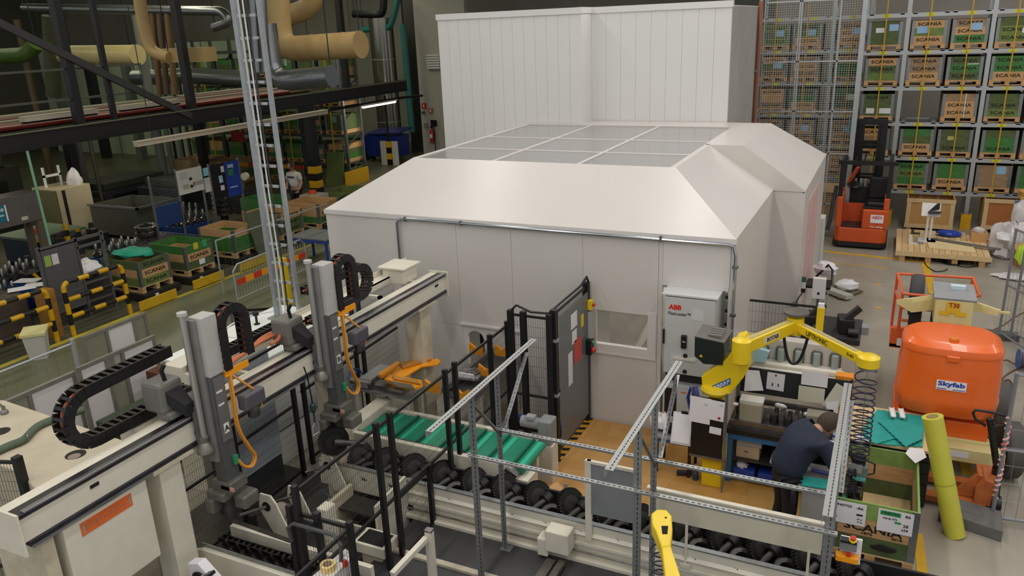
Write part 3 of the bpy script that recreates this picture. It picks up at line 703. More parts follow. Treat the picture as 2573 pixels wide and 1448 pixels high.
B().prism([(0.36,10.25,0.52),(1.5,10.25,0.52),(1.5,11.1,0.52),(0.36,11.1,0.52)], (0,0,0.2)).done('hood_base', ORANGE, t, bevel=0.02)
for x in (0.42, 0.95): B().bx(x, x+0.48, 10.15, 10.25, 0.42, 0.72).done('base_flap', ORANGE, t, bevel=0.015)
CRM = mat('d9cd92', 0.45, var=0.06, scale=4)
B().bx(0.55, 1.62, 9.95, 10.13, 0.28, 0.46).done('chassis_beam', CRM, t, bevel=0.01)
B().bx(0.6, 1.5, 10.13, 12.6, 0.3, 0.5).done('chassis', CRM, t, bevel=0.01)
B().bx(0.98, 1.24, 9.946, 9.949, 0.34, 0.42).done('warning_label', PAPER, t)
def wheel(c, r, wd, ax, name='wheel'):
    w_ = B().lathe([(r*0.55,-wd/2),(r*0.9,-wd/2),(r,-wd*0.35),(r,wd*0.35),(r*0.9,wd/2),(r*0.55,wd/2)], c, ax, 28).done(name, mat('54524f',0.75,var=0.2), t, smooth=True)
    B().lathe([(0.04,-wd*0.42),(r*0.56,-wd*0.35),(r*0.56,wd*0.35),(0.04,wd*0.42)], c, ax, 24).done('rim', mat('8a877f',0.4,0.4), w_)
wheel((1.72,10.35,0.36), 0.35, 0.2, (1,0.1,0)); wheel((1.72,11.6,0.36),0.35,0.2,(1,0,0))
B().bx(1.5, 1.63, 10.1, 10.2, 0.3, 0.44).done('tow_bracket', BLACK, t)
# mast box with T30 plate
B().bx(0.80, 1.27, 12.0, 12.7, 1.30, 1.68).done('mast_box', CRM, t, bevel=0.01)
B().bx(0.80, 1.27, 11.99, 12.7, 0.5, 1.3).done('mast_foot', BLACKR, t)
ld = B()
for k in range(6): ld.box((1.035, 12.06+k*0.12, 1.70), (0.53, 0.125, 0.03), rx=0.14)
ld.done('corrugated_lid', mat('8b8d8e',0.5,var=0.12), t)
B().bx(0.94, 1.1, 11.985, 11.99, 1.5, 1.66).done('label_plate', mat('dcb32a',0.5), t)
B().text('T30', (0.965, 11.984, 1.58), (1,0,0), (0,0,1), 0.07, 0.13, bold=0.02).done('lettering', mat('8c1d12',0.6), t)
for x in (0.86, 1.06): B().bx(x, x+0.13, 11.987, 11.99, 1.46, 1.52).done('warning_label', mat('e0b61e',0.5), t)
for x in (0.88, 1.14): B().box((x, 11.985, 1.31), (0.05, 0.02, 0.06)).done('hinge', BLACK, t)
B().plate([(0.3,12.2,1.55),(0.5,12.1,1.62),(0.82,12.3,1.66),(0.82,12.3,1.48),(0.5,12.1,1.47)], 0.06).done('outrigger', CRM, t)
B().plate([(1.27,12.3,1.62),(1.62,12.2,1.55),(1.6,12.2,1.47),(1.27,12.3,1.48)], 0.06).done('outrigger', CRM, t)
B().bar((1.35,12.25,1.5),(1.75,12.3,1.48),0.03,0.03).done('outrigger_pin', CRM, t)
B().lathe([(0.08,-0.09),(0.3,-0.09),(0.33,-0.05),(0.33,0.05),(0.3,0.09),(0.08,0.09)], (0.58,12.8,1.45), (1,0,0), 24).done('jockey_wheel', mat('3c3c3e',0.7), t, smooth=True)
B().bx(0.5,0.66,12.3,12.5,0.5,1.5).done('boom_leg', BLACKR, t)
BO = mat('d9622f', 0.45, var=0.05)
def pp(px,py,y): return at(px,py,y=y)
A_=pp(2256,688,13.3); B_=pp(2445,699,13.3); C_=pp(2268,738,12.5); D_=pp(2462,745,12.5)
tops=[A_,B_,D_,C_]
def rail(a,b): B().tube([a,b],0.022,8).done('basket_rail', BO, t, smooth=True)
rail(A_,B_); rail(A_,C_); rail(B_,D_); rail(C_, (C_.x+0.35, C_.y, C_.z)); rail((D_.x-0.02,D_.y,D_.z),(D_.x-0.12,D_.y,D_.z))
zb=0.75
for p_ in (A_,C_): rail(p_, Vector((p_.x,p_.y,zb)))
rail(B_, Vector((B_.x,B_.y,B_.z-0.3)))
m1=(A_.z+zb)/2+0.15
rail((C_.x,C_.y,m1),(C_.x+0.4,C_.y,m1)); rail((A_.x,A_.y,m1),(C_.x,C_.y,m1))
rail((C_.x,C_.y,m1-0.2),(C_.x+0.4,C_.y,m1-0.2))
B().bx(min(A_.x,C_.x)-0.02, C_.x+0.3, 12.48, 12.52, zb-0.05, zb+0.25).done('toe_board', BO, t)
B().bx(min(A_.x,C_.x)-0.02, C_.x+1.0, 12.48, 13.3, zb-0.06, zb).done('basket_floor', BO, t)
B().bx(C_.x-0.0, C_.x+0.09, 12.47, 12.478, zb-0.02, zb+0.1).done('label', PAPER, t)
o = B().bx(0.99,1.18,12.75,12.85,1.86,1.92).done('sealant_tube', mat('c9dbe0',0.4), None); tag(o,'pale sealant tube lying on the corrugated grey lid','tube')
o.location = (0,-0.35,-0.145)
# ================================================================ TEMPORARY FENCE, PALLET TRUCK, FOAM ROLL
GT = mat('8d8f94', 0.4, 0.5)
def fence_panel(label, p, q, h, low=0.12, meshy=True, cat='fence'):
    p, q = Vector(p), Vector(q)
    t = thing('site_fence', label, cat, p)
    for e in (p, q): B().tube([(e.x,e.y,0),(e.x,e.y,h)], 0.022, 8).done('post', GT, t, smooth=True)
    for z in (low, h*0.5, h-0.02): B().tube([(p.x,p.y,z),(q.x,q.y,z)], 0.018, 8).done('rail', GT, t, smooth=True)
    if meshy: mesh_panel(B(), p, q, low, h, 0.11, 0.22, 0.005).done('wire_mesh', GT, t, kind='stuff')
    return t
fp = at(2490, 1310, z=0); fh = at(2552, 937, y=fp.y).z
f1 = fence_panel('tall mesh site fence at right edge with red and white tape', fp, (fp.x+1.6, fp.y+0.15, 0), fh, 0.06)
tp = B()
for k in range(14):
    z = 0.3+k*0.075; tp.tube([(fp.x+0.026*math.cos(a+k),fp.y+0.026*math.sin(a+k),z+0.05*a/4) for a in (0,1,2,3,4)],0.014,5)
tp.done('barrier_tape', mat('c9474a',0.5,var=1.0,dark='e8e4e2',scale=16), f1, kind='stuff')
f2a = at(2508, 850, z=0); f2b = at(2573, 905, z=0)
f2 = fence_panel('grey mesh site fence standing behind the orange hood, left panel', f2a, (f2a.x+0.75, f2a.y-1.7, 0), 2.0)
f3a = at(2538, 850, z=0)
f3 = fence_panel('second mesh site fence parallel behind the first, by the hi-vis vest', f3a, (f3a.x+0.9, f3a.y-1.5, 0), 2.0)
o = B().box((f2a.x+0.03,f2a.y,0.06),(0.55,0.22,0.12)).done('fence_foot', mat('5b5a57',0.8), None, bevel=0.02); tag(o,'grey concrete foot under the two fence posts','block')
v = at(2562, 640, x=f3a.x+0.1)
t = thing('safety_vest', 'yellow hi-vis vest hanging on the site fence at right edge', 'vest', v)
b = blob((v.x+0.05,v.y-0.08,v.z),(0.12,0.05,0.22),31,14,9,0.2); b.done('vest', mat('b6dd2a',0.5), t, smooth=True)
r_ = at(2560, 908, z=0.12)
t = thing('blue_reel', 'blue flanged reel on its side at right edge', 'reel', (r_.x,r_.y,0))
B().lathe([(0.03,-0.14),(0.16,-0.14),(0.16,-0.12),(0.07,-0.1),(0.07,0.1),(0.16,0.12),(0.16,0.14),(0.03,0.14)], (r_.x+0.12,r_.y,0.165),(1,0.1,0),24).done('spool', mat('2f55a0',0.4), t)
B().lathe([(0.07,-0.1),(0.11,-0.1),(0.11,0.1),(0.07,0.1)], (r_.x+0.12,r_.y,0.165),(1,0.1,0),20).done('cable_winding', mat('6f5a34',0.7), t)
# concrete-like beam foot
a = at(2388, 1300, z=0.1); c = at(2525, 1345, z=0.1)
o = B().prism([(a.x-0.12,a.y+0.03,0),(c.x-0.02,c.y+0.0,0),(c.x,c.y+0.42,0),(a.x,a.y+0.4,0)],(0,0,0.14)).done('base_block', mat('6c6b68',0.8,var=0.3), None, bevel=0.01); tag(o,'low dark grey base block on the floor right of the yellow roll','block')
t = thing('pallet_truck', 'orange hand pallet truck with black handle', 'pallet truck', (1.35, 9.6, 0))
OB = mat('bf6a35', 0.5, var=0.3, scale=6)
B().prism([(1.28,9.3,0.12),(1.45,9.3,0.12),(1.45,9.3,0.42),(1.36,9.3,0.44),(1.28,9.3,0.3)],(0,0.35,0)).done('frame', OB, t)
B().prism([(1.05,9.4,0.14),(1.3,9.4,0.14),(1.3,9.4,0.45)],(0,0.05,0)).done('gusset', OB, t)
B().bx(0.75,1.4,9.28,9.42,0.06,0.13).done('fork', OB, t); B().bx(0.75,1.4,9.72,9.86,0.06,0.13).done('fork', OB, t)
B().bx(1.3,1.5,9.42,9.72,0.1,0.42).done('fork_bridge', OB, t)
B().cyl((1.5,9.55,0.1),(1.5,9.55,0.5),0.06).done('pump', BLACK, t, smooth=True)
B().lathe([(0.03,-0.05),(0.09,-0.05),(0.09,0.05),(0.03,0.05)],(1.52,9.45,0.09),(1,0,0),16).done('steer_wheel', BLACK, t, smooth=True); B().lathe([(0.03,-0.05),(0.09,-0.05),(0.09,0.05),(0.03,0.05)],(1.52,9.66,0.09),(1,0,0),16).done('steer_wheel', BLACK, t, smooth=True)
ht = at(2487, 1052, y=9.45)
B().bar((1.5,9.56,0.45),(ht.x,ht.y,ht.z),0.06,0.05).done('drawbar', BLACK, t)
hl = [ht+Vector(v) for v in ((-0.03,0,-0.1),(-0.14,0,-0.03),(-0.17,0,0.04),(-0.15,0,0.08),(0,0,0.08),(0.15,0,0.06),(0.18,0,0.0),(0.14,0,-0.06),(0.03,0,-0.1))]
B().tube(hl,0.016,8).done('handle', BLACK, t, smooth=True)
rb = at(2399, 1345, z=0); rt = at(2341, 1047, y=rb.y)
t = thing('foam_roll', 'tall yellow roll of film leaning upright on the floor', 'roll', (rb.x,rb.y,0))
YR_ = mat('c9c548', 0.35, var=0.08, scale=3)
rt = at(2343,1047,y=rb.y+0.12)
B().tube([rb+Vector((0,0,0.0)), rt],0.108,28).done('roll', YR_, t, smooth=True)
dv = (rt-rb).normalized()
B().lathe([(0.045,0),(0.06,0.0),(0.06,0.006),(0.045,0.006)], rt, dv, 20).done('cardboard_core', mat('8d7a52',0.8), t); B().lathe([(0.001,0.001),(0.045,0.002),(0.045,0.003),(0.001,0.003)], rt, dv, 20).done('core_hole', HOLE, t)
B().lathe([(0.109,0),(0.109,0.012)], rb+dv*0.62, dv, 24, cap=False).done('tape_band', mat('9c9a35',0.5), t)
# ================================================================ FOREGROUND MACHINE LINE
# rubber covered plinth in front of the gear conveyor
o = B().bx(-4.55, 1.0, 3.2, 6.55, 0.0, 0.2).done('plinth', mat('3f3e3e', 0.55, var=0.4, scale=2.5), None); tag(o, 'dark rubber covered plinth in front of the gear conveyor', 'plinth')
# ---------------------------------------------------------------- gear conveyor
gc = thing('gear_conveyor', 'long cream trough conveyor carrying dark crown wheels', 'conveyor', (-2.5, 6.58, 0.2))
GX0, GX1, GY0, GY1, GZ = -5.95, 1.3, 6.58, 7.02, 0.62
B().bx(-4.62, GX1, GY0, GY0+0.04, 0.22, GZ).done('front_panel', CREAMW, gc, bevel=0.005)
B().bx(GX0, -4.62, GY0, GY0+0.04, 0.3, GZ).done('front_panel', CREAMW, gc, bevel=0.005)
B().bx(-4.66, GX1, GY0-0.035, GY0, 0.36, 0.40).done('side_rib', CREAMW, gc, bevel=0.005)
B().prism([(-4.66,GY0,0.46),(-4.66,GY0-0.03,0.49),(-4.66,GY0,0.52)], (GX1+4.66,0,0)).done('side_rib', CREAMW, gc)
B().bx(-4.66, GX1, GY0-0.1, GY0, 0.2, 0.235).done('foot_flange', CREAMW, gc)
B().cyl((-4.66,GY0-0.05,0.3),(GX1,GY0-0.05,0.3),0.012,n=8).done('side_pipe', STEEL, gc)
B().bx(GX0, GX1, GY0-0.01, GY0+0.05, GZ, GZ+0.012).done('top_rail', GALV, gc)
B().bx(GX0, GX1, GY1-0.03, GY1, 0.2, GZ+0.02).done('back_panel', BLACKR, gc)
B().bx(GX0, GX1, GY0+0.04, GY1-0.03, 0.3, 0.36).done('trough_floor', mat('171615',0.55,var=0.3), gc)
ch = B()
for k in range(90):
    x = GX0+0.1+k*0.08
    for y in (GY0+0.13, GY1-0.13): ch.box((x,y,0.42),(0.055,0.04,0.05))
ch.done('chain', mat('2a2826',0.4,0.7), gc, kind='stuff')
GD = mat('232221', 0.45, 0.35, var=0.4, scale=14)
GD2 = mat('4a4843', 0.38, 0.5, var=0.4, scale=14)
def gear_ring(b, c, axis, r, wd, n=30, rin=0.55):
    pr = [(r*rin,-wd/2),(r*0.97,-wd/2),(r*0.97,wd/2),(r*rin,wd/2),(r*rin,-wd/2)]
    b.lathe(pr, c, axis, n, cap=False)
    a = Vector(axis).normalized(); u = a.cross(Vector((0,1,0))); 
    if u.length < .1: u = a.cross(Vector((1,0,0)))
    u.normalize(); v = a.cross(u)
    for k in range(n):
        t = 2*PI*k/n; d = u*math.cos(t)+v*math.sin(t); p = Vector(c)+d*r*0.98
        b.bar(p-a*wd*0.5+ (a.cross(d))*0.012, p+a*wd*0.5-(a.cross(d))*0.012, r*0.1, r*0.13, up=d)
    return b
# prototypes: a crown wheel and a pinion shaft
cw = thing('crown_wheel', '', 'gear'); gear_ring(B(), (0,0,0), (0.75,-0.35,0.45), 0.17, 0.05, 34, 0.6).done('toothed_ring', GD, cw)
B().lathe([(0.03,-0.03),(0.105,-0.03),(0.105,0.02),(0.03,0.02)], (0,0,0), (0.75,-0.35,0.45), 20).done('hub', GD2, cw, smooth=True)
ps = thing('pinion_shaft', '', 'shaft')
sd = Vector((-0.35,-0.7,-0.12)).normalized()
B().tube([Vector((0,0.1,0))-sd*0.03, Vector((0,0.1,0))+sd*0.14, Vector((0,0.1,0))+sd*0.15, Vector((0,0.1,0))+sd*0.2, Vector((0,0.1,0))+sd*0.205, Vector((0,0.1,0))+sd*0.24],[0.035,0.035,0.028,0.028,0.02,0.02],14).done('shaft', GD2, ps, smooth=True)
gear_ring(B(), Vector((0,0.1,0))-sd*0.02, sd, 0.075, 0.09, 16, 0.3).done('pinion_head', GD, ps)
rw = thing('ring_gear', '', 'gear'); gear_ring(B(), (0,0,0), (0.25,-0.3,0.9), 0.135, 0.045, 30, 0.62).done('toothed_ring', GD2, rw)
ORD = ['first','second','third','fourth','fifth','sixth','seventh','eighth','ninth','tenth','eleventh','twelfth','thirteenth','fourteenth','fifteenth']
NG = 15
for k in range(NG):
    x = -5.55 + k*0.4
    for i,(pr,dx,dy,dz,nm) in enumerate(((cw,0,0.30,0.6,'large upright crown wheel'),(ps,0.12,0.17,0.6,'slim pinion shaft'),(rw,0.26,0.13,0.53,'flat leaning ring gear'))):
        lb = '%s on the gear conveyor, %s from its left end' % (nm, ORD[k])
        p = (x+dx+random.uniform(-0.01,0.01), GY0+dy, dz)
        g_ = ['crown wheels on the gear conveyor','pinion shafts on the gear conveyor','ring gears on the gear conveyor'][i]
        if k == 0: pr.location = p; pr['label'] = lb; pr['group'] = g_
        else: dup(pr, p, None, lb, g_)
# guards over the conveyor
t = thing('screen_guard', 'cream framed grey screen standing upright on the conveyor edge', 'guard', (-2.2, 6.55, 0.45))
gx0, gx1 = -2.44, -1.90
B().bx(gx0-0.02, gx0+0.045, 6.53, 6.575, 0.46, 1.40).done('frame_post', CREAMW, t, bevel=0.004)
B().bx(gx1-0.02, gx1+0.02, 6.53, 6.575, 0.62, 1.40).done('frame_post', CREAMW, t)
B().bx(gx0, gx1, 6.535, 6.57, 1.37, 1.40).done('frame_rail', CREAMW, t); B().bx(gx0+0.045, gx1-0.02, 6.548, 6.558, 0.78, 1.37).done('polycarbonate_sheet', mat('86888a', 0.3, alpha=0.93), t)
t = thing('panel_guard', 'long cream guard panel on thin posts above the conveyor', 'guard', (-1.0, 6.58, 0.45))
B().bx(-1.80, -0.20, 6.56, 6.58, 0.90, 1.22).done('panel', mat('cfc8b2',0.45,var=0.1,scale=2), t)
B().bx(-1.82, -0.18, 6.545, 6.595, 1.215, 1.235).done('top_edge', CREAMW, t)
for x in (-1.42, -0.3): B().bx(x-0.012, x+0.012, 6.555, 6.578, 0.36, 0.92).done('post', CREAMW, t)
for x in (-1.42, -0.3): B().bx(x-0.05, x+0.05, 6.535, 6.578, 0.41, 0.45).done('post_foot', CREAMW, t)
t = thing('motor_cover', 'cream box cover with channel rail in front of the conveyor', 'cover', (-2.55, 6.4, 0.2))
mc = at(1408, 1362, y=6.45)
B().bx(mc.x-0.14, mc.x+0.12, 6.36, 6.545, 0.33, 0.58).done('cover', CREAMW, t, bevel=0.012)
B().bx(mc.x-0.24, mc.x-0.12, 6.38, 6.54, 0.24, 0.45).done('side_cover', CREAMW, t, bevel=0.012)
cb = mat('6a655c',0.5,0.4,var=0.4,scale=10)
B().bx(mc.x-0.12, mc.x-0.02, 5.2, 6.36, 0.2, 0.25).bx(mc.x+0.02, mc.x+0.09, 5.2, 6.36, 0.2, 0.27).bx(mc.x-0.12, mc.x+0.09, 5.2, 6.36, 0.2, 0.215).done('channel_rail', cb, t)
o = B().bx(-4.5, 0.9, 5.86, 5.93, 0.2, 0.23).done('floor_strip', mat('bdb59f',0.5,var=0.2), None); tag(o,'worn cream strip running along the dark plinth','strip')
# ---------------------------------------------------------------- slotted steel frame
sf = thing('slotted_frame', 'galvanised slotted steel frame with overhanging arms in front of the conveyor', 'frame', (-1.8, 6.1, 0.2))
SA = mat('9a9d9b', 0.36, 0.6, var=0.2, scale=25); SAL = mat('a9aba9', 0.4, 0.4, var=0.08, scale=20)
def slots(b, p, q, side, w, n):
    p, q = Vector(p), Vector(q); d = (q-p).normalized(); s = Vector(side)
    L = (q-p).length; k = int(L/n)
    for i in range(k):
        c = p + d*(n*(i+0.5)); b.bar(c-d*n*0.28, c+d*n*0.28, w, 0.003, up=s)
def angle_bar(p, q, a, bdir, w=0.055, m=SA, nm='upright', slot=0.05):
    p, q = Vector(p), Vector(q); a, bdir = Vector(a), Vector(bdir)
    b_ = B(); b_.bar(p+a*w/2, q+a*w/2, 0.004 if abs(a.x)<.5 and False else w, 0.004, up=bdir) if False else None
    n1, n2 = a.normalized(), bdir.normalized()
    t_ = 0.004
    vs = []
    for e in (p, q):
        for u, v in ((0,0),(w,0),(w,t_),(t_,t_),(t_,w),(0,w)): vs.append(e+n1*u+n2*v)
    b_.add(vs, [(5,4,3,2,1,0),(6,7,8,9,10,11)]+[(i,(i+1)%6,(i+1)%6+6,i+6) for i in range(6)])
    par = b_.done(nm, m, sf)
    sb = B(); slots(sb, p+n1*w*0.55-n2*0.002, q+n1*w*0.55-n2*0.002, n2, w*0.1, slot); slots(sb, p+n2*w*0.55-n1*0.002, q+n2*w*0.55-n1*0.002, n1, w*0.1, slot)
    sb.done('slot_holes', mat('2b2b2a',0.8), par, kind='stuff')
    return par
AX = [-3.36, -1.74, -0.17]; AZ = 2.30; YN, YF = 5.82, 6.38
for i, x in enumerate(AX):
    angle_bar((x,YN,0.2),(x,YN,AZ-0.02),(1,0,0),(0,1,0),0.075); angle_bar((x,YF,0.2),(x,YF,AZ-0.02),(1,0,0),(0,1,0),0.06)
    ya = at(*((1080,1085),(1525,1180),(2083,1298))[i], z=AZ).y; yb = at(*((1325,850),(1690,905),(2110,960))[i], z=AZ).y
    angle_bar((x+0.0,ya,AZ),(x+0.0,yb,AZ),(1,0,0),(0,0,-1),0.07,SAL,'arm')
    angle_bar((x+0.06,YF+0.02,AZ-0.62),(x+0.06,YF+0.62,AZ-0.03),(1,0,0),(0,0.7,-0.7),0.045,SA,'brace')
    if i < 2: angle_bar((x+0.03,YN+0.02,AZ-0.12),(x+0.03,YF,AZ-0.72),(1,0,0),(0,0.7,0.7),0.04,SA,'brace')
    B().bx(x-0.02,x+0.1,YN-0.03,YN+0.08,0.2,0.206).done('foot_plate', SA, sf); B().bx(x-0.02,x+0.1,YF-0.03,YF+0.08,0.2,0.206).done('foot_plate', SA, sf)
RZ = 1.68
angle_bar((AX[0]-0.02,YN-0.005,RZ),(AX[2]+0.1,YN-0.005,RZ),(0,0,-1),(0,-1,0),0.05,SAL,'rail'); angle_bar((AX[0],YF-0.005,RZ),(AX[2]+0.06,YF-0.005,RZ),(0,0,-1),(0,-1,0),0.05,SAL,'rail')
# control pendant on the right upright
pc = at(2140, 1385, y=5.95)
t = thing('push_button_box', 'push button boxes in grey and yellow on a white bracket beside the upright', 'control box', pc)
x, z = pc.x-0.03, pc.z
B().bx(x-0.06, x+0.1, 5.93, 5.95, z-0.10, z+0.13).done('bracket', PAPER, t)
B().box((x+0.0,5.9,z+0.09),(0.13,0.07,0.08)).done('grey_box', mat('77797a',0.5), t, bevel=0.006); B().box((x+0.0,5.885,z+0.135),(0.12,0.06,0.02)).done('box_lid', BLACK, t)
B().lathe([(0.03,0),(0.03,0.012),(0.012,0.012)], (x+0.03,5.88,z+0.145), (0,-0.3,1),16).done('yellow_collar', YEL, t); B().lathe([(0.014,0.01),(0.022,0.025),(0.022,0.04),(0.01,0.045)],(x+0.03,5.88,z+0.145),(0,-0.3,1),16).done('stop_button', RED, t)
B().box((x-0.0,5.89,z-0.03),(0.17,0.07,0.06)).done('yellow_box', ORG, t, bevel=0.01); B().lathe([(0.012,0),(0.02,0.02),(0.02,0.03)],(x+0.01,5.87,z+0.0),(0,-0.3,1),14).done('stop_button', RED, t)
B().tube([(x-0.09,5.89,z-0.04),(x-0.15,5.9,z-0.06),(x-0.17,5.92,z-0.14)],0.012,8).done('cable', mat('9a948c',0.6), t, smooth=True)
# ---------------------------------------------------------------- green belt conveyor
gb = thing('belt_conveyor', 'green cleated belt conveyor with cream side walls', 'conveyor', (-4.6, 7.7, 0))
bx0, bx1, by0, by1, bz = -5.9, -3.45, 7.16, 7.95, 0.72
GRN = mat('1a8a69', 0.42, var=0.22, scale=3)
B().bx(bx0+0.1, bx1-0.05, by0+0.08, by1-0.08, bz-0.06, bz-0.03).done('belt', GRN, gb)
B().cyl((bx1-0.06,by0+0.08,bz-0.075),(bx1-0.06,by1-0.08,bz-0.075),0.045,n=20).done('belt_end', GRN, gb, smooth=True)
GRD = mat('0d5c45', 0.5)
for k in range(7):
    x = bx0+0.28+k*0.335
    B().bx(x-0.012, x+0.012, by0+0.1, by1-0.1, bz-0.03, bz+0.015).done('cleat', GRD, gb)
    B().bx(x+0.05, x+0.11, by0+0.1, by1-0.1, bz-0.032, bz-0.027).done('cleat_strip', mat('2fb08c',0.45), gb)
B().bx(bx0, bx1-0.15, by0, by0+0.07, 0.30, bz).done('side_wall', CREAMW, gb, bevel=0.008); B().bx(bx0, bx1-0.15, by1-0.07, by1, 0.30, bz).done('side_wall', CREAMW, gb, bevel=0.008)
B().bx(bx0-0.16, bx0+0.06, by0-0.02, by1+0.12, 0.28, bz+0.06).done('end_cover', CREAMW, gb, bevel=0.015)
B().bx(bx0+0.06, bx1-0.2, by0+0.06, by0+0.1, bz-0.02, bz-0.005).done('edge_strip', STEEL, gb)
B().bx(bx1-0.16, bx1+0.05, by0-0.0, by0+0.3, 0.0, bz-0.15).done('end_box', CREAMW, gb, bevel=0.008)
B().prism([(bx1+0.053,by0+0.09,0.36),(bx1+0.053,by0+0.19,0.36),(bx1+0.053,by0+0.14,0.46)],(0.003,0,0)).done('warning_triangle', YEL, gb)
B().box((bx1-0.15,by0+0.02,bz-0.07),(0.16,0.12,0.05),ry=0.5).done('end_bracket', STEEL, gb)
for x in (bx0+0.2, -4.7): 
    B().bx(x, x+0.08, by0, by0+0.07, 0, 0.3).done('leg', CREAMW, gb); B().bx(x, x+0.08, by1-0.07, by1, 0, 0.3).done('leg', CREAMW, gb)
dm = thing('drive_motor', 'grey geared motor beside the green belt end', 'motor', (-3.55, 8.12, 0.6))
dc = at(1320, 1085, z=0.78)
B().cyl((dc.x-0.16,8.13,0.78),(dc.x+0.1,8.13,0.78),0.075,n=20).done('motor', mat('8b8d8c',0.45), dm, smooth=True)
B().box((dc.x-0.02,8.1,0.87),(0.12,0.1,0.05)).done('terminal_box', mat('9b9d9c',0.45), dm, bevel=0.006)
B().bx(dc.x+0.1, dc.x+0.28, 8.02, 8.24, 0.55, 0.88).done('gearbox', mat('858786',0.45), dm, bevel=0.02)
B().bx(dc.x-0.2, dc.x+0.3, 8.02, 8.2, 0.0, 0.55).done('motor_stand', CREAMW, dm)
# ---------------------------------------------------------------- black mesh fences
FB = mat('161617', 0.45)
def mesh_fence(label, pts, ztop, posts, zbot=0.12, mid=None, group=None, sz=0.05, dx=0.03, dz=0.1, double=True):
    P = [Vector((p[0],p[1],0)) for p in pts]
    t = thing('machine_fence', label, 'fence', P[0], group)
    for p in posts: B().bx(p[0]-sz/2, p[0]+sz/2, p[1]-sz/2, p[1]+sz/2, 0, ztop+0.06).done('post', FB, t)
    for a, b in zip(P[:-1], P[1:]):
        for z in [ztop, zbot] + ([mid] if mid else []): B().bar((a.x,a.y,z),(b.x,b.y,z),0.025,0.03).done('rail', FB, t)
        mesh_panel(B(), a, b, zbot, ztop, dx, dz, 0.0035).done('wire_mesh', FB, t, kind='stuff')
    return t
FX = -4.30
mesh_fence('black mesh fence crossing both conveyors', [(FX,4.42),(FX,8.6)], 1.86, [(FX,4.42),(FX,5.62),(FX,5.86),(FX,6.98),(FX,7.2),(FX,8.1),(FX,8.6)], 0.95, None)
mesh_fence('lower black mesh fence panel by the dark plinth', [(FX,5.86),(FX,6.5)], 0.9, [(FX,6.5)], 0.2)
f = mesh_fence('tall black mesh fence panel behind the green belt', [(-4.2,8.52),(-3.66,8.52)], 2.06, [(-4.2,8.52),(-4.02,8.52),(-3.66,8.52)], 0.12, 0.95, sz=0.07, dz=0.13)
f = mesh_fence('tall black mesh gate joining the white booth, hung with papers', [(-3.63,8.62),(-3.63,9.72)], 2.1, [(-3.63,8.6),(-3.63,9.78)], 0.12, 0.95, sz=0.08)
B().bx(-3.585,-3.58,8.66,9.7,0.18,2.05).done('polycarbonate_sheet', mat('6f7274',0.25,alpha=0.75), f)
for z in (1.75, 0.98): B().bx(-3.68,-3.58,8.55,8.64,z-0.02,z+0.02).done('clamp', GALVL, f)
B().tube([(-4.2,8.52,2.1),(-4.1,8.5,2.2),(-3.9,8.5,2.13),(-3.68,8.55,2.12),(-3.6,8.9,2.2),(-3.6,9.5,2.2),(-3.6,9.72,2.26),(-3.6,9.8,2.15),(-3.6,9.8,1.8)],0.016,8).done('cable_hose', BLACK, f, smooth=True)
for (ya,yb,za,zb,c,n) in ((9.05,9.27,1.72,1.93,'e0dee0','paper'),(9.08,9.25,1.5,1.68,'e0dee0','paper'),(9.15,9.42,1.18,1.52,'c84a42','red_notice'),(8.93,9.08,0.95,1.42,'d8d6d8','paper'),(9.42,9.52,1.62,1.8,'d8c52a','yellow_label')):
    B().bx(-3.578,-3.574,ya,yb,za,zb).done(n, mat(c,0.6), f)
t = thing('gate_switch', 'yellow switch with red stop button on the gate post', 'switch', (-3.55,9.78,1.5))
B().bx(-3.585,-3.52,9.7,9.78,1.78,1.92).done('yellow_switch', YEL, t, bevel=0.005); B().cyl((-3.52,9.72,1.86),(-3.48,9.72,1.86),0.02).done('red_button', RED, t)
B().bx(-3.585,-3.52,9.7,9.8,1.35,1.75).done('grey_box', mat('a9a9a6',0.5), t); B().bx(-3.585,-3.5,9.6,9.72,1.15,1.36).done('control_head', BLACK, t); B().lathe([(0.03,0),(0.04,0.03),(0.03,0.05)],(-3.5,9.64,1.22),(1,-0.2,0),16).done('stop_button', RED, t); B().cyl((-3.5,9.66,1.33),(-3.48,9.66,1.33),0.018).done('green_lamp', mat('2fae60',0.4), t)
# fences behind the gantry
mesh_fence('black mesh fence beneath the gantry beam, near bay', [(-6.3,4.46),(-6.5,5.02),(-6.5,5.84)], 1.6, [(-6.5,5.02),(-6.5,5.84)], 0.1, 0.95)
f = mesh_fence('black mesh fence beneath the gantry beam before a grey roller shutter', [(-6.55,5.84),(-6.6,7.0)], 1.95, [(-6.6,7.0)], 0.1, 1.05)
mesh_fence('black mesh fence beneath the gantry beam, far bay by the booth', [(-6.7,7.25),(-6.8,9.7)], 1.95, [(-6.7,7.3),(-6.76,8.55),(-6.78,8.75)], 0.1, 1.1)
sh = thing('roller_shutter', 'pale grey roller shutter behind the black mesh', 'shutter', (-6.85,6.4,0))
for k in range(10): B().bx(-6.95+0.0,-6.91,5.93,6.98,0.3+k*0.16,0.455+k*0.16).done('slat', mat('b4bac3',0.45,var=0.08), sh)
B().bx(-7.0,-6.95,5.9,7.0,0,1.95).done('backing', mat('3b3c3e',0.6), sh)
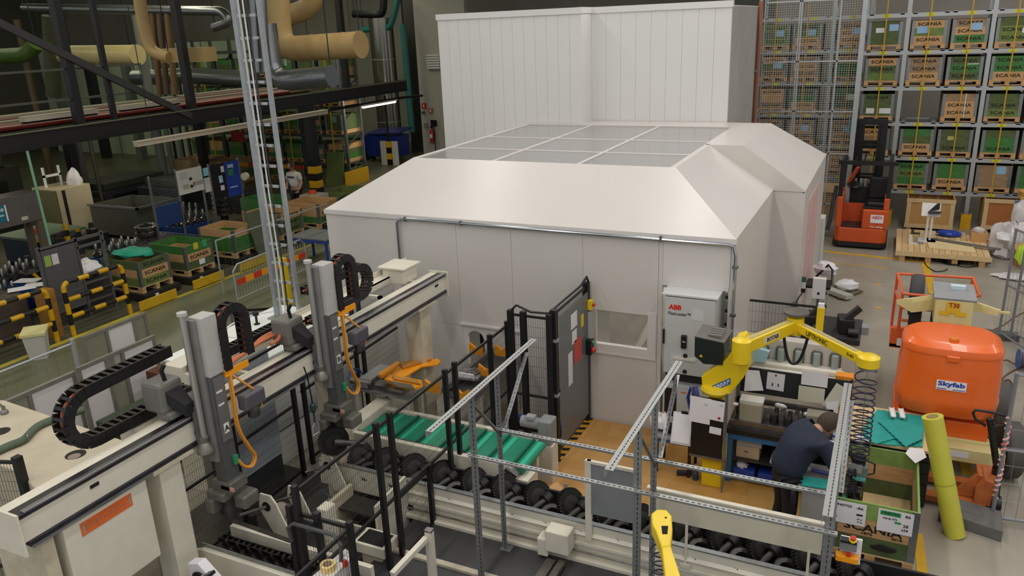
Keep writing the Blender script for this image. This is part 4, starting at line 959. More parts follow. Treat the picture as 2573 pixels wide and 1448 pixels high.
# small fence bottom centre
lf = mesh_fence('low black mesh fence corner at the bottom of the view', [(-4.42,4.45),(-3.78,4.45),(-3.78,3.3)], 1.62, [(-4.42,4.45),(-4.12,4.45),(-3.78,4.45)], 0.3, None, dx=0.035)
B().tube([(-4.4,4.4,1.35),(-4.4,4.38,1.5),(-4.33,4.38,1.56),(-3.9,4.38,1.56),(-3.82,4.36,1.5),(-3.82,4.34,1.35)],0.018,8).done('cable_loop', mat('4a4948',0.6), lf, smooth=True)
B().box((-3.82,4.38,1.3),(0.03,0.03,0.06)).done('red_lamp', RED, lf)
# ================================================================ GANTRY LOADER
gl = thing('gantry', 'long cream gantry beam on square posts running toward the booth', 'gantry', (-5.7, 6.0, 0))
BX0, BX1, BY0, BY1 = -5.86, -5.60, 2.90, 9.30
B().bx(BX0, BX1-0.01, BY0, BY1, 1.99, 2.20).done('beam', CREAMW, gl, bevel=0.006)
RAIL = mat('57545a', 0.25, 0.8, var=0.3, scale=8)
B().bx(BX0+0.12, BX1+0.005, BY0, BY1, 2.20, 2.235).done('top_rail', RAIL, gl, bevel=0.004); B().bx(BX1-0.035, BX1+0.012, BY0+0.06, BY1, 2.235, 2.255).done('guide_rail', mat('cfcdd0',0.18,0.9), gl, bevel=0.004)
B().bx(BX0, BX0+0.12, BY0, BY1, 2.20, 2.23).done('top_flange', CREAMW, gl)
B().bx(BX0+0.1, BX1+0.005, BY0+0.05, BY1, 1.945, 1.99).done('bottom_rail', RAIL, gl, bevel=0.004); B().bx(BX1-0.03, BX1+0.012, BY0+0.06, BY1, 1.93, 1.948).done('guide_rail', mat('cfcdd0',0.18,0.9), gl)
for y in (BY0-0.015, BY1): B().bx(BX0-0.03, BX1+0.03, y, y+0.02, 1.90, 2.26).done('end_plate', CREAMW, gl)
for y in (3.55, 9.05): B().box((BX1-0.009, y, 2.13), (0.01, 0.08, 0.03)).done('slot', HOLE, gl)
for k,(y,w_) in enumerate(((4.28,0.24),(6.72,0.26),(8.72,0.26))):
    B().bx(BX0+0.0, BX1-0.02, y-w_/2, y+w_/2, 0.02, 1.945).done('post', CREAM if k else CREAMW, gl, bevel=0.006)
    B().bx(BX0-0.08, BX1+0.06, y-w_/2-0.06, y+w_/2+0.06, 0, 0.02).done('base_plate', CREAM, gl)
    B().bx(BX0, BX1+0.02, y-0.2, y+0.25, 1.91, 1.945).done('bracket', CREAM, gl)
B().bx(BX0-0.55, BX1-0.02, 3.22, 4.02, 1.12, 1.92).done('drive_cabinet', CREAMW, gl, bevel=0.012)
B().bx(BX0-0.4, BX1-0.06, 3.05, 3.16, 0.0, 1.9).done('post', CREAM, gl)
os_ = B().bx(BX1-0.02, BX1-0.016, 3.36, 3.85, 1.755, 1.875).done('orange_label', mat('d9682f',0.55,var=0.08), gl)
random.seed(5)
fd = B()
for k in range(12): 
    y = 3.40+k*0.033; fd.bx(BX1-0.016, BX1-0.0145, y, y+0.02, 1.785+random.uniform(0,.02), 1.84+random.uniform(-.02,.01))
fd.done('worn_lettering', mat('b0653f',0.7), os_, kind='stuff')
B().bx(BX1-0.0165, BX1-0.0145, 3.38, 3.395, 1.77, 1.86).done('edge_mark', mat('9a8d84',0.6), os_); B().bx(BX1-0.0165, BX1-0.0145, 3.82, 3.835, 1.77, 1.86).done('edge_mark', mat('9a8d84',0.6), os_)
# chain tray beside the beam
TX0, TX1, TZ = -6.36, -6.18, 2.30
B().bx(TX0, TX1, 5.2, 9.45, TZ-0.02, TZ).done('chain_tray', CREAMW, gl); B().bx(TX0, TX0+0.012, 5.2, 9.45, TZ, TZ+0.07).done('tray_edge', CREAMW, gl); B().bx(TX1-0.012, TX1, 5.2, 9.45, TZ-0.09, TZ).done('tray_edge', CREAMW, gl)
for y in (5.6, 7.2, 8.9): B().bx(TX0, BX0, y, y+0.05, TZ-0.13, TZ-0.09).done('tray_bracket', CREAM, gl)
B().bx(-6.3, -5.95, 8.75, 9.1, 2.2, 2.42).done('end_box', CREAMW, gl, bevel=0.01); B().bx(-6.34, -5.9, 8.7, 9.14, 2.42, 2.44).done('box_lid', CREAMW, gl)
B().bx(-6.3,-5.9,8.1,8.15,2.2,2.24).bx(-5.95,-5.9,8.1,8.15,2.0,2.24).done('angle_bracket', CREAMW, gl)
# pneumatic pipes and dark cover between tray and beam
for k in range(3): B().cyl((-6.08+0.04*k,5.3,2.0-0.02*k),(-6.08+0.04*k,8.6,2.0-0.02*k),0.012,n=8).done('air_pipe', STEEL, gl)
B().tube([(-6.02,5.2,1.86),(-6.02,6.5,1.86)],0.10,14).done('cover_tube', mat('77716f',0.5,0.3), gl, smooth=True); B().tube([(-6.02,7.0,1.86),(-6.02,8.2,1.86)],0.10,14).done('cover_tube', mat('77716f',0.5,0.3), gl, smooth=True)
# ---------------------------------------------------------------- energy chains
lk = B().box((0,-0.045,0),(0.052,0.012,0.075)).box((0,0.045,0),(0.052,0.012,0.075)).box((-0.0,0,0.031),(0.02,0.09,0.012)).box((0,0,-0.031),(0.02,0.09,0.012))
LINK = None
def chain_links(label, pts, pitch=0.056, m=BLACK, cat='cable chain', hoses=True, sc=1.0):
    global LINK
    pts = [Vector(p) for p in pts]
    t = thing('energy_chain', label, cat, pts[0])
    out = [pts[0].copy()]; acc = 0
    i = 0; cur = pts[0].copy()
    while i < len(pts)-1:
        d = (pts[i+1]-cur); L = d.length
        if acc + L < pitch: acc += L; cur = pts[i+1].copy(); i += 1
        else:
            cur = cur + d.normalized()*(pitch-acc); acc = 0; out.append(cur.copy())
    for k in range(len(out)-1):
        a, b = out[k], out[k+1]; tx = (b-a).normalized(); ty = Vector((1,0,0)); tz = tx.cross(ty).normalized(); ty = tz.cross(tx)
        if LINK is None:
            o = lk.done('chain_link', m, None); LINK = o.data
        else:
            o = bpy.data.objects.new('chain_link', LINK); COL.objects.link(o)
        M = Matrix(((tx.x*sc,ty.x*sc,tz.x*sc,0),(tx.y*sc,ty.y*sc,tz.y*sc,0),(tx.z*sc,ty.z*sc,tz.z*sc,0),(0,0,0,1)))
        M.translation = (a+b)/2 - t.location
        o.parent = t; o.matrix_local = M
    if hoses:
        for dx,c in ((-0.02,'b5613a'),(0.015,'3d3a36')):
            B().tube([p+Vector((dx,0,0)) for p in out], 0.014, 6).done('hose', mat(c,0.6), t, smooth=True)
    return t
U = (0,1,0); W_ = (0,0,1)
CX = -6.10
CB_ = -5.98
r_ = 0.235
pA = [(CX,4.86,2.74),(CX,3.98,2.72)] + [tuple(p) for p in arc((CX,3.95,2.72-r_),U,W_,r_,PI/2,3*PI/2,10)] + [(CX,4.02,2.25),(CX,5.05,2.25)]
chain_links('black energy chain looping over the cream machine, lower left', pA, sc=1.45, pitch=0.078)
r_ = 0.19
pB = [(CB_,6.75,2.74),(CB_,7.75,2.74)] + [tuple(p) for p in arc((CB_,7.78,2.74-r_),U,W_,r_,PI/2,-PI/2,10)] + [(CB_,7.6,2.36),(CB_,6.75,2.36)]
chain_links('black energy chain loop on the far part of the gantry', pB, sc=1.25, pitch=0.066)
chain_links('black energy chain lying flat on the tray between both carriages', [(TX0+0.09,5.25,2.35),(TX0+0.09,6.6,2.35)], sc=1.25, pitch=0.07)
# ---------------------------------------------------------------- carriages
def carriage(let, dy):
    t = thing('loader_carriage', 'grey vertical loader column marked %s with gripper on the gantry beam%s' % (let, ', nearer the camera' if let == 'A' else ', holding a black wheel'), 'loader', (-5.45, 4.72+dy, 0))
    x, y = -5.47, 4.72+dy
    GR = mat('8f8d8a',0.4,0.3,var=0.15,scale=6); GRL = mat('b1afab',0.42,var=0.08); GRD_ = mat('5f605f',0.45,0.3,var=0.25,scale=8)
    B().bx(x-0.08, x+0.08, y-0.02, y+0.16, 2.62, 3.2).done('cover', GRL, t, bevel=0.008)
    B().bx(x-0.09, x+0.02, y-0.05, y-0.02, 1.75, 3.18).done('profile_side', GR, t)
    B().tube([(x-0.06,y-0.09,1.9),(x-0.06,y-0.09,3.24)],0.03,12).done('ball_screw_tube', mat('a8a5a0',0.3,0.6), t, smooth=True)
    B().cyl((x-0.06,y-0.09,3.24),(x-0.06,y-0.09,3.27),0.045).done('tube_cap', GRL, t)
    B().bx(x-0.07, x+0.07, y-0.02, y+0.14, 1.52, 2.62).done('column', GRD_, t, bevel=0.006)
    B().bx(x+0.07, x+0.085, y+0.0, y+0.12, 1.95, 2.6).done('face_plate', mat('6b6b69',0.5,0.2), t)
    l = B().bx(x+0.085, x+0.088, y+0.03, y+0.09, 2.03, 2.13).done('letter_plate', mat('dfddd8',0.6), t)
    B().text(let, (x+0.089,y+0.06,2.05),(0,1,0),(0,0,1),0.06,None,0.002,center=True,bold=0.02).done('lettering', INK, l)
    for z in (2.45,2.32): B().bx(x+0.085,x+0.088,y+0.01,y+0.08,z,z+0.02).done('label', mat('cfcdc8',0.6), t)
    B().bx(BX0-0.02, BX1+0.06, y-0.12, y+0.26, 2.26, 2.34).done('carriage_plate', GRD_, t, bevel=0.01)
    B().bx(BX1+0.02, BX1+0.06, y-0.14, y+0.26, 1.9, 2.3).done('saddle', GRD_, t, bevel=0.008)
    B().bx(x-0.5, x-0.24, y-0.32, y-0.06, 2.32, 2.62).done('servo_motor', mat('77756f',0.5,0.2,var=0.15), t, bevel=0.035)
    B().bx(x-0.38, x-0.2, y-0.3, y-0.08, 2.26, 2.34).done('gearbox', mat('77756f',0.5,0.2), t, bevel=0.02)
    B().prism([(x-0.24,y-0.27,2.42),(x-0.24,y-0.1,2.42),(x-0.1,y-0.1,2.28),(x-0.1,y-0.2,2.28)],(0,0,0.12)).done('motor_flange', BLACKR, t)
    B().tube([(x-0.3,y-0.2,2.62),(x-0.3,y-0.22,2.72),(x-0.27,y-0.2,2.78)],0.02,8).done('connector', BLACK, t, smooth=True)
    # yellow tray with arch chain bracket
    B().bx(x+0.0, x+0.1, y+0.14, y+0.44, 2.56, 2.585).bx(x+0.09, x+0.1, y+0.14, y+0.44, 2.58, 2.63).done('yellow_bracket', ORG, t, bevel=0.004)
    B().bx(x+0.12, x+0.24, y+0.2, y+0.46, 2.2, 2.36).done('side_motor', mat('5b5a62',0.4,0.3), t, bevel=0.02)
    B().lathe([(0.05,0),(0.06,0.02),(0.06,0.1),(0.03,0.12)], (x+0.18,y+0.33,2.2),(0,0,-1),16).done('encoder', DSTEEL, t, smooth=True)
    OC = mat('cf8a2c',0.5)
    for d in (0.0,0.025): B().tube(cr([(x+0.07+d,y+0.2,2.6),(x+0.1+d,y+0.17,2.4),(x+0.11+d,y+0.16,2.05),(x+0.12+d,y+0.24,1.8),(x+0.12+d,y+0.3,1.66),(x+0.12+d,y+0.24,1.58),(x+0.1+d,y+0.16,1.62),(x+0.09,y+0.12,1.72)]),0.013,8).done('orange_cable', OC, t, smooth=True)
    B().tube(cr([(x+0.08,y+0.2,2.58),(x+0.14,y+0.3,2.45),(x+0.2,y+0.42,2.28),(x+0.2,y+0.42,2.15)]),0.011,8).done('orange_cable', OC, t, smooth=True)
    B().box((x+0.09,y+0.1,1.72),(0.03,0.05,0.09)).done('plug', mat('2d8a5f',0.5), t)
    for k in range(4): B().tube([(x-0.12,y-0.12+0.02*k,2.1),(x-0.16,y-0.1,2.0-0.03*k),(x-0.08,y-0.06,1.9)],0.012,6).done('air_hose', DSTEEL, t, smooth=True)
    B().lathe([(0.05,0),(0.08,0.02),(0.08,0.06),(0.04,0.12),(0.05,0.18)], (x-0.06,y-0.1,1.86),(0,0,1),18).done('valve', mat('86827a',0.35,0.5), t, smooth=True)
    B().bx(x-0.14,x-0.1,y-0.12,y-0.02,1.85,2.2).done('valve_bar', GR, t)
    # gripper
    GP = mat('74736a',0.45,0.35,var=0.25,scale=9)
    B().bx(x-0.13, x+0.12, y-0.05, y+0.18, 1.42, 1.53).done('gripper_plate', GP, t, bevel=0.012)
    B().bx(x-0.16, x+0.06, y-0.1, y+0.2, 1.34, 1.43).done('gripper_body', GP, t, bevel=0.015); B().bx(x+0.02, x+0.2, y+0.02, y+0.22, 1.22, 1.36).done('gripper_jaw', GP, t, bevel=0.02)
    B().bx(x-0.16, x-0.06, y-0.14, y+0.02, 1.2, 1.36).done('gripper_jaw', GP, t, bevel=0.02); B().cyl((x-0.0,y+0.02,1.1),(x-0.0,y+0.02,1.36),0.07).done('spindle', DSTEEL, t, smooth=True)
    B().bx(x+0.0,x+0.16,y-0.05,y-0.04,1.46,1.5).done('red_strip', mat('c9908a',0.5), t)
    return t
cA = carriage('A', 0.0); cB = carriage('B', 1.72)
for let, dy in (('A',0.0),('B',1.72)):
    y = 4.72+dy; x = -5.42
    r = 0.15
    P = [(x,y+0.19,2.62),(x,y+0.19,3.02)] + [tuple(p) for p in arc((x,y+0.19+r,3.04),U,W_,r,PI,0,10)] + [(x,y+0.19+2*r,3.0),(x,y+0.19+2*r,2.62)]
    chain_links('upright black energy chain arch on loader column %s' % let, P, pitch=0.06, sc=1.15)
# gear wheel held by carriage B
t = thing('held_gear', 'black toothed wheel hanging in the gripper of column B', 'gear')
gear_ring(B(), (0,0,0), (0.8,-0.55,0.1), 0.17, 0.07, 40, 0.62).done('toothed_ring', GD, t); B().lathe([(0.02,-0.02),(0.105,-0.02),(0.105,0.02),(0.02,0.02)],(0,0,0),(0.8,-0.55,0.1),20).done('disc', mat('1b1a1a',0.6), t)
B().tube([(0.04,-0.02,0),(0.3,0.12,-0.04),(0.34,0.14,-0.045)],[0.045,0.03,0.02],12).done('shaft', GD2, t, smooth=True)
gp = at(838, 1108, y=6.35); t.location = gp
# pendant control hanging on the middle post
hp = at(787, 1030, x=-5.56); t = thing('hanging_pendant', 'black pendant switch hanging by cable on the middle gantry post', 'pendant', hp)
B().tube([(hp.x,hp.y-0.06,hp.z+0.55),(hp.x,hp.y-0.02,hp.z+0.4),(hp.x,hp.y,hp.z+0.08)],0.008,6).done('cable', BLACK, t, smooth=True); B().lathe([(0.015,0.08),(0.035,0.06),(0.035,0.0),(0.012,-0.04),(0.012,-0.16)],hp,(0,0,1),12).done('body', mat('2b3a3a',0.5), t)
B().tube([hp+Vector(v) for v in ((0,0,-0.16),(0,-0.05,-0.2),(0,-0.06,-0.3),(0,0.05,-0.3),(0,0.06,-0.2),(0,0.0,-0.16))],0.008,6).done('wire_hook', GALVL, t, smooth=True)
# ---------------------------------------------------------------- cream machine, left foreground
cm = thing('machine_cover', 'cream machine enclosure with round holes in its top, lower left', 'machine', (-7.6, 4.3, 0))
top = [at(px,py,z=1.75) for px,py in ((-60,1005),(10,1005),(345,1118),(158,1215),(85,1225),(45,1185),(-60,1150))]
B().prism([(p.x,p.y,0) for p in top],(0,0,1.75)).done('enclosure', mat('c9bea6',0.5,var=0.14,scale=2.2), cm, bevel=0.015)
hc_ = at(190,1143,z=1.75); B().lathe([(0.001,0.001),(0.095,0.001),(0.095,0.003),(0.001,0.003)],hc_,(0,0,1),28).done('round_hole', mat('211d1a',0.8), cm)
B().lathe([(0.02,0),(0.06,0),(0.05,0.004)],hc_+Vector((0.02,-0.03,0.003)),(0,0,1),18).done('inner_boss', mat('8b7f70',0.6), cm)
h2 = at(2,1085,z=1.75); B().lathe([(0.001,0.001),(0.09,0.001),(0.09,0.003),(0.001,0.003)],h2,(0,0,1),24).done('round_hole', mat('211d1a',0.8), cm)
s2 = at(12,1040,z=1.75); B().lathe([(0.04,0),(0.04,0.03),(0.02,0.05),(0.02,0.09)],s2,(0,0,1),16).done('fitting', STEEL, cm); B().tube([s2+Vector((0,0,0.08)),s2+Vector((-0.12,0.02,0.1))],0.015,8).done('fitting_pipe', STEEL, cm)
seam0, seam1 = at(150,1140,z=1.752), at(10,1180,z=1.752)
o = B().tube(cr([at(px,py,z=1.79) for px,py in ((-20,1140),(25,1120),(60,1105),(90,1075),(125,1058),(165,1045),(210,1030))]),0.04,10).done('hose', mat('56634f',0.75,var=0.2), None, smooth=True); tag(o,'thick grey green hose bundle lying across the cream machine top','hose')
B().lathe([(0.036,0),(0.042,0.01),(0.036,0.02)],at(66,1100,z=1.8),(0.5,0.8,0),14).done('hose_clamp', STEEL, o)
dk = thing('beam_drive', 'cream housing with knobs behind the gantry beam at left', 'housing', (-6.1,4.6,2.0))
B().bx(-6.32,-5.92,4.35,4.95,1.95,2.16).done('housing', CREAMW, dk, bevel=0.01); B().prism([(-6.32,4.3,2.16),(-5.92,4.3,2.16),(-5.92,4.95,2.16),(-6.32,4.95,2.16)],(0,0,0.02)).done('lid', CREAM, dk)
for y in (4.45,4.75): B().lathe([(0.012,0),(0.012,0.03),(0.02,0.035),(0.02,0.05)],(-5.92,y,2.06),(1,0,0),12).done('knob', BLACK, dk)
# cream control cabinet with the cable mast
cc = thing('control_cabinet', 'white topped control cabinet carrying the tall cable mast', 'cabinet', (-7.6,7.6,0))
ct = [at(px,py,z=1.6) for px,py in ((430,860),(530,850),(690,790),(765,775),(705,850),(500,985))]
q0, q1, q2, q3 = at(432,862,z=1.6), at(745,772,z=1.6), at(760,905,z=1.6), at(560,965,z=1.6)
CW = mat('dfe0dc',0.4,var=0.03)
B().bx(-8.35,-7.05,6.6,8.8,0.0,1.57).done('body', CW, cc, bevel=0.01); B().bx(-8.38,-7.02,6.57,8.83,1.57,1.6).done('top_plate', mat('e6ebe4',0.35), cc)
B().bx(-7.9,-7.5,6.2,6.57,0,1.75).done('side_box', CREAMW, cc, bevel=0.01)
for z in (0.5,1.0): B().bx(-7.05,-7.045,6.8,8.6,z,z+0.01).done('door_gap', HOLE, cc)
hd = at(646,815,z=1.6); B().lathe([(0.045,0.0),(0.045,0.01),(0.018,0.02),(0.018,0.13),(0.045,0.14),(0.045,0.19),(0.03,0.2)],hd,(0,0,1),16).done('black_knob', BLACK, cc, smooth=True)
B().tube([hd+Vector((0.35*math.cos(a*PI/9),0.55*math.sin(a*PI/9),0.012)) for a in range(19)],0.012,6).done('white_hose', PAPER, cc, smooth=True)
for k in range(4):
    e = hd+Vector((0.35,-0.55+0.03*k,0.02)); B().tube([e,e+Vector((0.1,0.08,0.03)),e+Vector((0.05,0.2-0.05*k,0.02)),e+Vector((0.2,0.25,0.04))],0.006,6).done('blue_wire', mat('2b3f8f',0.5), cc)
for k in range(3):
    B().tube(cr([at(px,py,z=2.40+0.02*k) for px,py in ((560,912+8*k),(620,884),(655,852+4*k),(685,836+4*k),(702,838),(700,852),(680,866))]),0.02,8).done('orange_hose', mat('b5673e',0.6), cc, smooth=True)
cms = thing('cable_mast', 'tall galvanised ladder mast with cables rising from the white cabinet', 'mast', at(700,800,z=1.6))
mb = at(700,800,z=1.6); bt = at(748,770,y=mb.y+0.1)
MXL, MXR, MY = mb.x, at(748,760,y=mb.y).x, mb.y
MH = 6.4
GM = mat('a3a7a8',0.36,0.6,var=0.15,scale=20)
B().bx(MXL-0.035,MXL+0.035,MY-0.04,MY+0.04,1.6,MH).done('rail', GM, cms); B().bx(MXR-0.015,MXR+0.03,MY-0.03,MY+0.03,1.7,MH).done('rail', GM, cms)
B().bx(MXL-0.12,MXL+0.12,MY-0.1,MY+0.1,1.6,1.625).done('base_plate', GM, cms); B().bx(MXR-0.1,MXR+0.1,MY-0.1,MY+0.1,1.6,1.7).done('base_plate', GM, cms)
for k in range(17): B().bx(MXL+0.05,MXR-0.04,MY-0.045,MY-0.015,1.9+k*0.28,1.935+k*0.28).done('rung', GALVL, cms)
for f_,c,r in ((0.3,'b9bcbc',0.014),(0.5,'d8d8d6',0.011),(0.62,'2c2c2c',0.012)):
    xx = MXL+(MXR-MXL)*f_; B().tube([(xx,MY-0.06,1.65),(xx+0.02,MY-0.06,2.4),(xx,MY-0.06,3.5),(xx,MY-0.06,MH)],r,8).done('cable', mat(c,0.45), cms, smooth=True)
# ---------------------------------------------------------------- yellow gripper station
yg = thing('gripper_station', 'grey gripper table with two yellow wing shaped forks', 'gripper', (-5.9,8.3,0))
GZ_ = 1.02
B().bx(-6.5,-5.5,7.95,8.5,0.86,0.9).done('table_plate', mat('8f9190',0.35,0.5,var=0.2), yg, bevel=0.005)
for x,y in ((-6.4,8.05),(-5.6,8.05),(-6.4,8.4),(-5.6,8.4)): B().bx(x-0.03,x+0.03,y-0.03,y+0.03,0,0.86).done('leg', CREAMW, yg)
B().bx(-6.35,-6.15,7.95,8.55,0.92,1.02).done('slide', mat('a7a9a8',0.3,0.6), yg, bevel=0.006); B().bx(-6.2,-5.6,8.0,8.2,0.9,0.97).done('guide_block', STEEL, yg)
B().cyl((-6.45,8.0,0.98),(-6.1,8.0,0.98),0.05,n=14).done('cylinder', STEEL, yg, smooth=True)
for k in range(3): B().tube([(-6.5,8.0+0.1*k,1.0),(-6.6,8.2,1.05),(-6.7,8.5,0.9),(-6.6,8.7,0.5)],0.014,6).done('blue_hose', mat('2f5aa8',0.5), yg, smooth=True)
def wing(pix, z, th, nm='fork_wing', m=ORG):
    P = [at(px,py,z=z) for px,py in pix]
    return B().prism([(p.x,p.y,z) for p in P],(0,0,th)).done(nm, m, yg, bevel=0.006)
wing(((950,947),(1000,915),(1010,921),(960,953)),1.06,0.05,'fork_base')
w1 = wing(((1000,925),(1080,898),(1088,908),(1100,905),(1108,912),(1100,920),(1060,925),(1005,958),(975,955)),1.08,0.03)
w2 = wing(((978,948),(1010,952),(1060,962),(1062,975),(1040,983),(1000,975),(965,958)),1.09,0.04)
wing(((1005,915),(1078,898),(1085,906),(1012,928)),1.115,0.03,'fork_face',mat('c0843a',0.35,0.2)); wing(((975,957),(1035,968),(1045,981),(1000,973)),1.135,0.012,'wear_strip',mat('6f6a60',0.4,0.4))
wing(((985,945),(1050,958),(1058,968),(990,955)),1.135,0.02,'fork_face',mat('c58a35',0.35,0.2))
# transfer conveyor with V blocks leading to the arched opening
tc = thing('transfer_conveyor', 'grey transfer rail with yellow V blocks entering the booth arch', 'conveyor', (-4.95,9,0))
B().bx(-5.22,-5.16,8.35,9.85,0.84,0.93).done('rail', mat('8e8e90',0.3,0.6), tc); B().bx(-4.72,-4.66,8.2,9.85,0.84,0.93).done('rail', mat('8e8e90',0.3,0.6), tc); B().bx(-5.16,-4.72,8.3,9.85,0.82,0.84).done('pan', mat('3d3d3e',0.5), tc)
for y in (8.45,9.6): B().bx(-5.2,-5.12,y,y+0.08,0,0.84).done('leg', CREAMW, tc); B().bx(-4.76,-4.68,y,y+0.08,0,0.84).done('leg', CREAMW, tc)
for px,py in ((1195,880),(1260,885),(1220,935),(1160,995),(1085,975)):
    p = at(px,py,z=1.0)
    B().prism([(p.x-0.11,p.y,0.93),(p.x+0.11,p.y,0.93),(p.x+0.11,p.y,1.1),(p.x,p.y,1.03),(p.x-0.11,p.y,1.1)],(0,0.04,0)).done('v_block', ORG, tc)
bp = at(1185,940,z=0.93)
B().box((bp.x+0.02,bp.y-0.05,0.95),(0.3,0.34,0.03),rz=0.2).done('carrier_plate', mat('a9abaa',0.3,0.6,var=0.2), tc); B().bx(bp.x-0.1,bp.x+0.14,bp.y-0.2,bp.y-0.17,0.93,1.02).done('carrier_rim', PAPER, tc)
for k in range(4): B().cyl((bp.x-0.05+0.05*k,bp.y-0.1,0.98),(bp.x+0.02+0.05*k,bp.y+0.08,0.99),0.018,n=10).done('pin', STEEL, tc, smooth=True)
o = B().bx(-4.6,-3.7,9.2,9.3,0.12,0.2).done('blue_tray', mat('3a62ad',0.5), None); tag(o,'blue cable tray on the floor behind the mesh gate','tray')
B().bx(-4.6,-3.7,9.2,9.3,0,0.12).done('tray_base', BLACKR, o)
# ---------------------------------------------------------------- lower chain conveyor, bottom left
lc = thing('chain_conveyor', 'cream chain conveyor with black roller chains at the bottom edge', 'conveyor', (-5.0,4.6,0))
LZ_ = 0.80
e0, e1 = at(498,1385,z=LZ_), at(860,1475,z=LZ_)
LY0, LY1 = 4.50, 4.93
B().prism([(-5.85,LY0,0.45),(-5.9,LY0,0.6),(-5.85,LY0,0.76),(-5.7,LY0,0.82),(-4.0,LY0,0.82),(-4.0,LY0,0.4),(-5.7,LY0,0.4)],(0,0.05,0)).done('front_panel', CREAMW, lc)
B().bx(-5.75,-4.0,LY1,LY1+0.05,0.3,0.80).done('back_panel', CREAMW, lc); B().bx(-5.75,-4.0,LY0+0.05,LY0+0.06,0.82,0.86).done('edge_rail', GALV, lc)
for x in (-5.6,-4.2): B().bx(x,x+0.08,LY0,LY1,0,0.4).done('leg', CREAM, lc)
B().bx(-5.8,-4.0,LY0+0.05,LY1,0.6,0.66).done('bed', BLACKR, lc)
rc_ = B()
for k in range(24):
    x = -5.75+k*0.073
    for y in (LY0+0.12,LY1-0.12): rc_.cyl((x,y-0.035,0.74),(x,y+0.035,0.74),0.024,n=8).box((x+0.035,y-0.03,0.74),(0.07,0.012,0.05)).box((x+0.035,y+0.03,0.74),(0.07,0.012,0.05))
rc_.done('roller_chain', mat('2d2a28',0.3,0.8), lc, kind='stuff')
cr_ = B()
for k in range(12):
    x = -5.7+k*0.146; cr_.prism([(x,LY0+0.16,0.70),(x+0.1,LY0+0.16,0.70),(x+0.05,LY0+0.16,0.78)],(0,0.03,0)).prism([(x,LY1-0.18,0.70),(x+0.1,LY1-0.18,0.70),(x+0.05,LY1-0.18,0.78)],(0,0.03,0))
cr_.done('carrier_lug', mat('332f2c',0.4,0.6), lc, kind='stuff')
# bearing plates with shafts
def hex_plate(label, p, s=1.0):
    t = thing('bearing_plate', label, 'bracket', p)
    x,y,z = p
    B().prism([(x-0.05*s,y,z+0.2*s),(x+0.09*s,y,z+0.2*s),(x+0.15*s,y,z+0.12*s),(x+0.32*s,y,z-0.28*s),(x+0.08*s,y,z-0.28*s),(x-0.09*s,y,z+0.02*s)],(0,0.02,0)).done('plate', CREAMW, t)
    B().lathe([(0.01,0),(0.055*s,0),(0.055*s,0.004)],(x+0.02*s,y-0.001,z+0.06*s),(0,-1,0),20).done('bore', HOLE, t); B().tube([(x+0.02*s,y,z+0.06*s),(x-0.2*s,y-0.16*s,z+0.0)],0.018*s,10).done('shaft', STEEL, t, smooth=True)
    return t
hex_plate('cream bearing plate with protruding shaft behind the chain conveyor', tuple(at(668,1285,z=0.85)))
hex_plate('cream bearing plate half hidden behind the fence corner', tuple(at(735,1255,z=0.75)), 0.8)
hex_plate('cream end plate of the gear conveyor with square hole', tuple(at(820,1180,z=0.62)), 0.95)
t = thing('geared_motor', 'round grey geared motor between the bearing plates', 'motor', tuple(at(705,1290,z=0.7)))
m_ = at(710,1300,z=0.7); B().cyl(m_+Vector((-0.1,0.05,0)),m_+Vector((0.12,0,0)),0.12,n=20).done('body', mat('8d8577',0.5,0.2,var=0.2), t, smooth=True); B().cyl(m_+Vector((0.12,0,0)),m_+Vector((0.15,0,0)),0.09,n=20).done('end_cap', mat('9a9286',0.5), t, smooth=True); B().bx(m_.x-0.1,m_.x+0.1,m_.y-0.08,m_.y+0.1,0,0.6).done('foot', BLACKR, t)
o = B().bar(at(585,1318,z=0.75),at(735,1372,z=0.75),0.06,0.1).done('cross_beam', mat('3a3533',0.5,0.3), None); tag(o,'dark flat cross beam behind the chain conveyor','beam')
B().bx(*[v for v in (at(640,1338,z=0.5).x-0.03,at(640,1338,z=0.5).x+0.03)],at(640,1338,z=0.5).y-0.03,at(640,1338,z=0.5).y+0.03,0,0.72).done('support_leg', DSTEEL, o)
# white lifter bottom-left
t = thing('lifter_head', 'white lifter head with black round pad at the bottom edge', 'lifter', (-5.6,3.95,0.8))
q = at(520,1440,z=0.95); B().prism([(q.x-0.22,q.y,0.7),(q.x-0.24,q.y,0.98),(q.x-0.1,q.y,1.02),(q.x+0.12,q.y,0.82),(q.x+0.1,q.y,0.7)],(0,0.1,0)).done('housing', PAPER, t, bevel=0.01)
B().lathe([(0.03,0),(0.07,0),(0.08,0.02),(0.05,0.03)],(q.x-0.1,q.y-0.002,0.86),(0,-1,0),20).done('pad', BLACK, t, smooth=True); B().box((q.x+0.06,q.y-0.03,0.97),(0.09,0.08,0.03),ry=-0.5).done('sensor', BLACK, t); B().box((q.x+0.02,q.y-0.04,0.9),(0.12,0.06,0.1),ry=-0.4).done('bracket', GALVL, t)
B().bx(q.x-0.1,q.x+0.05,q.y,q.y+0.1,0,0.72).done('stand', CREAM, t)
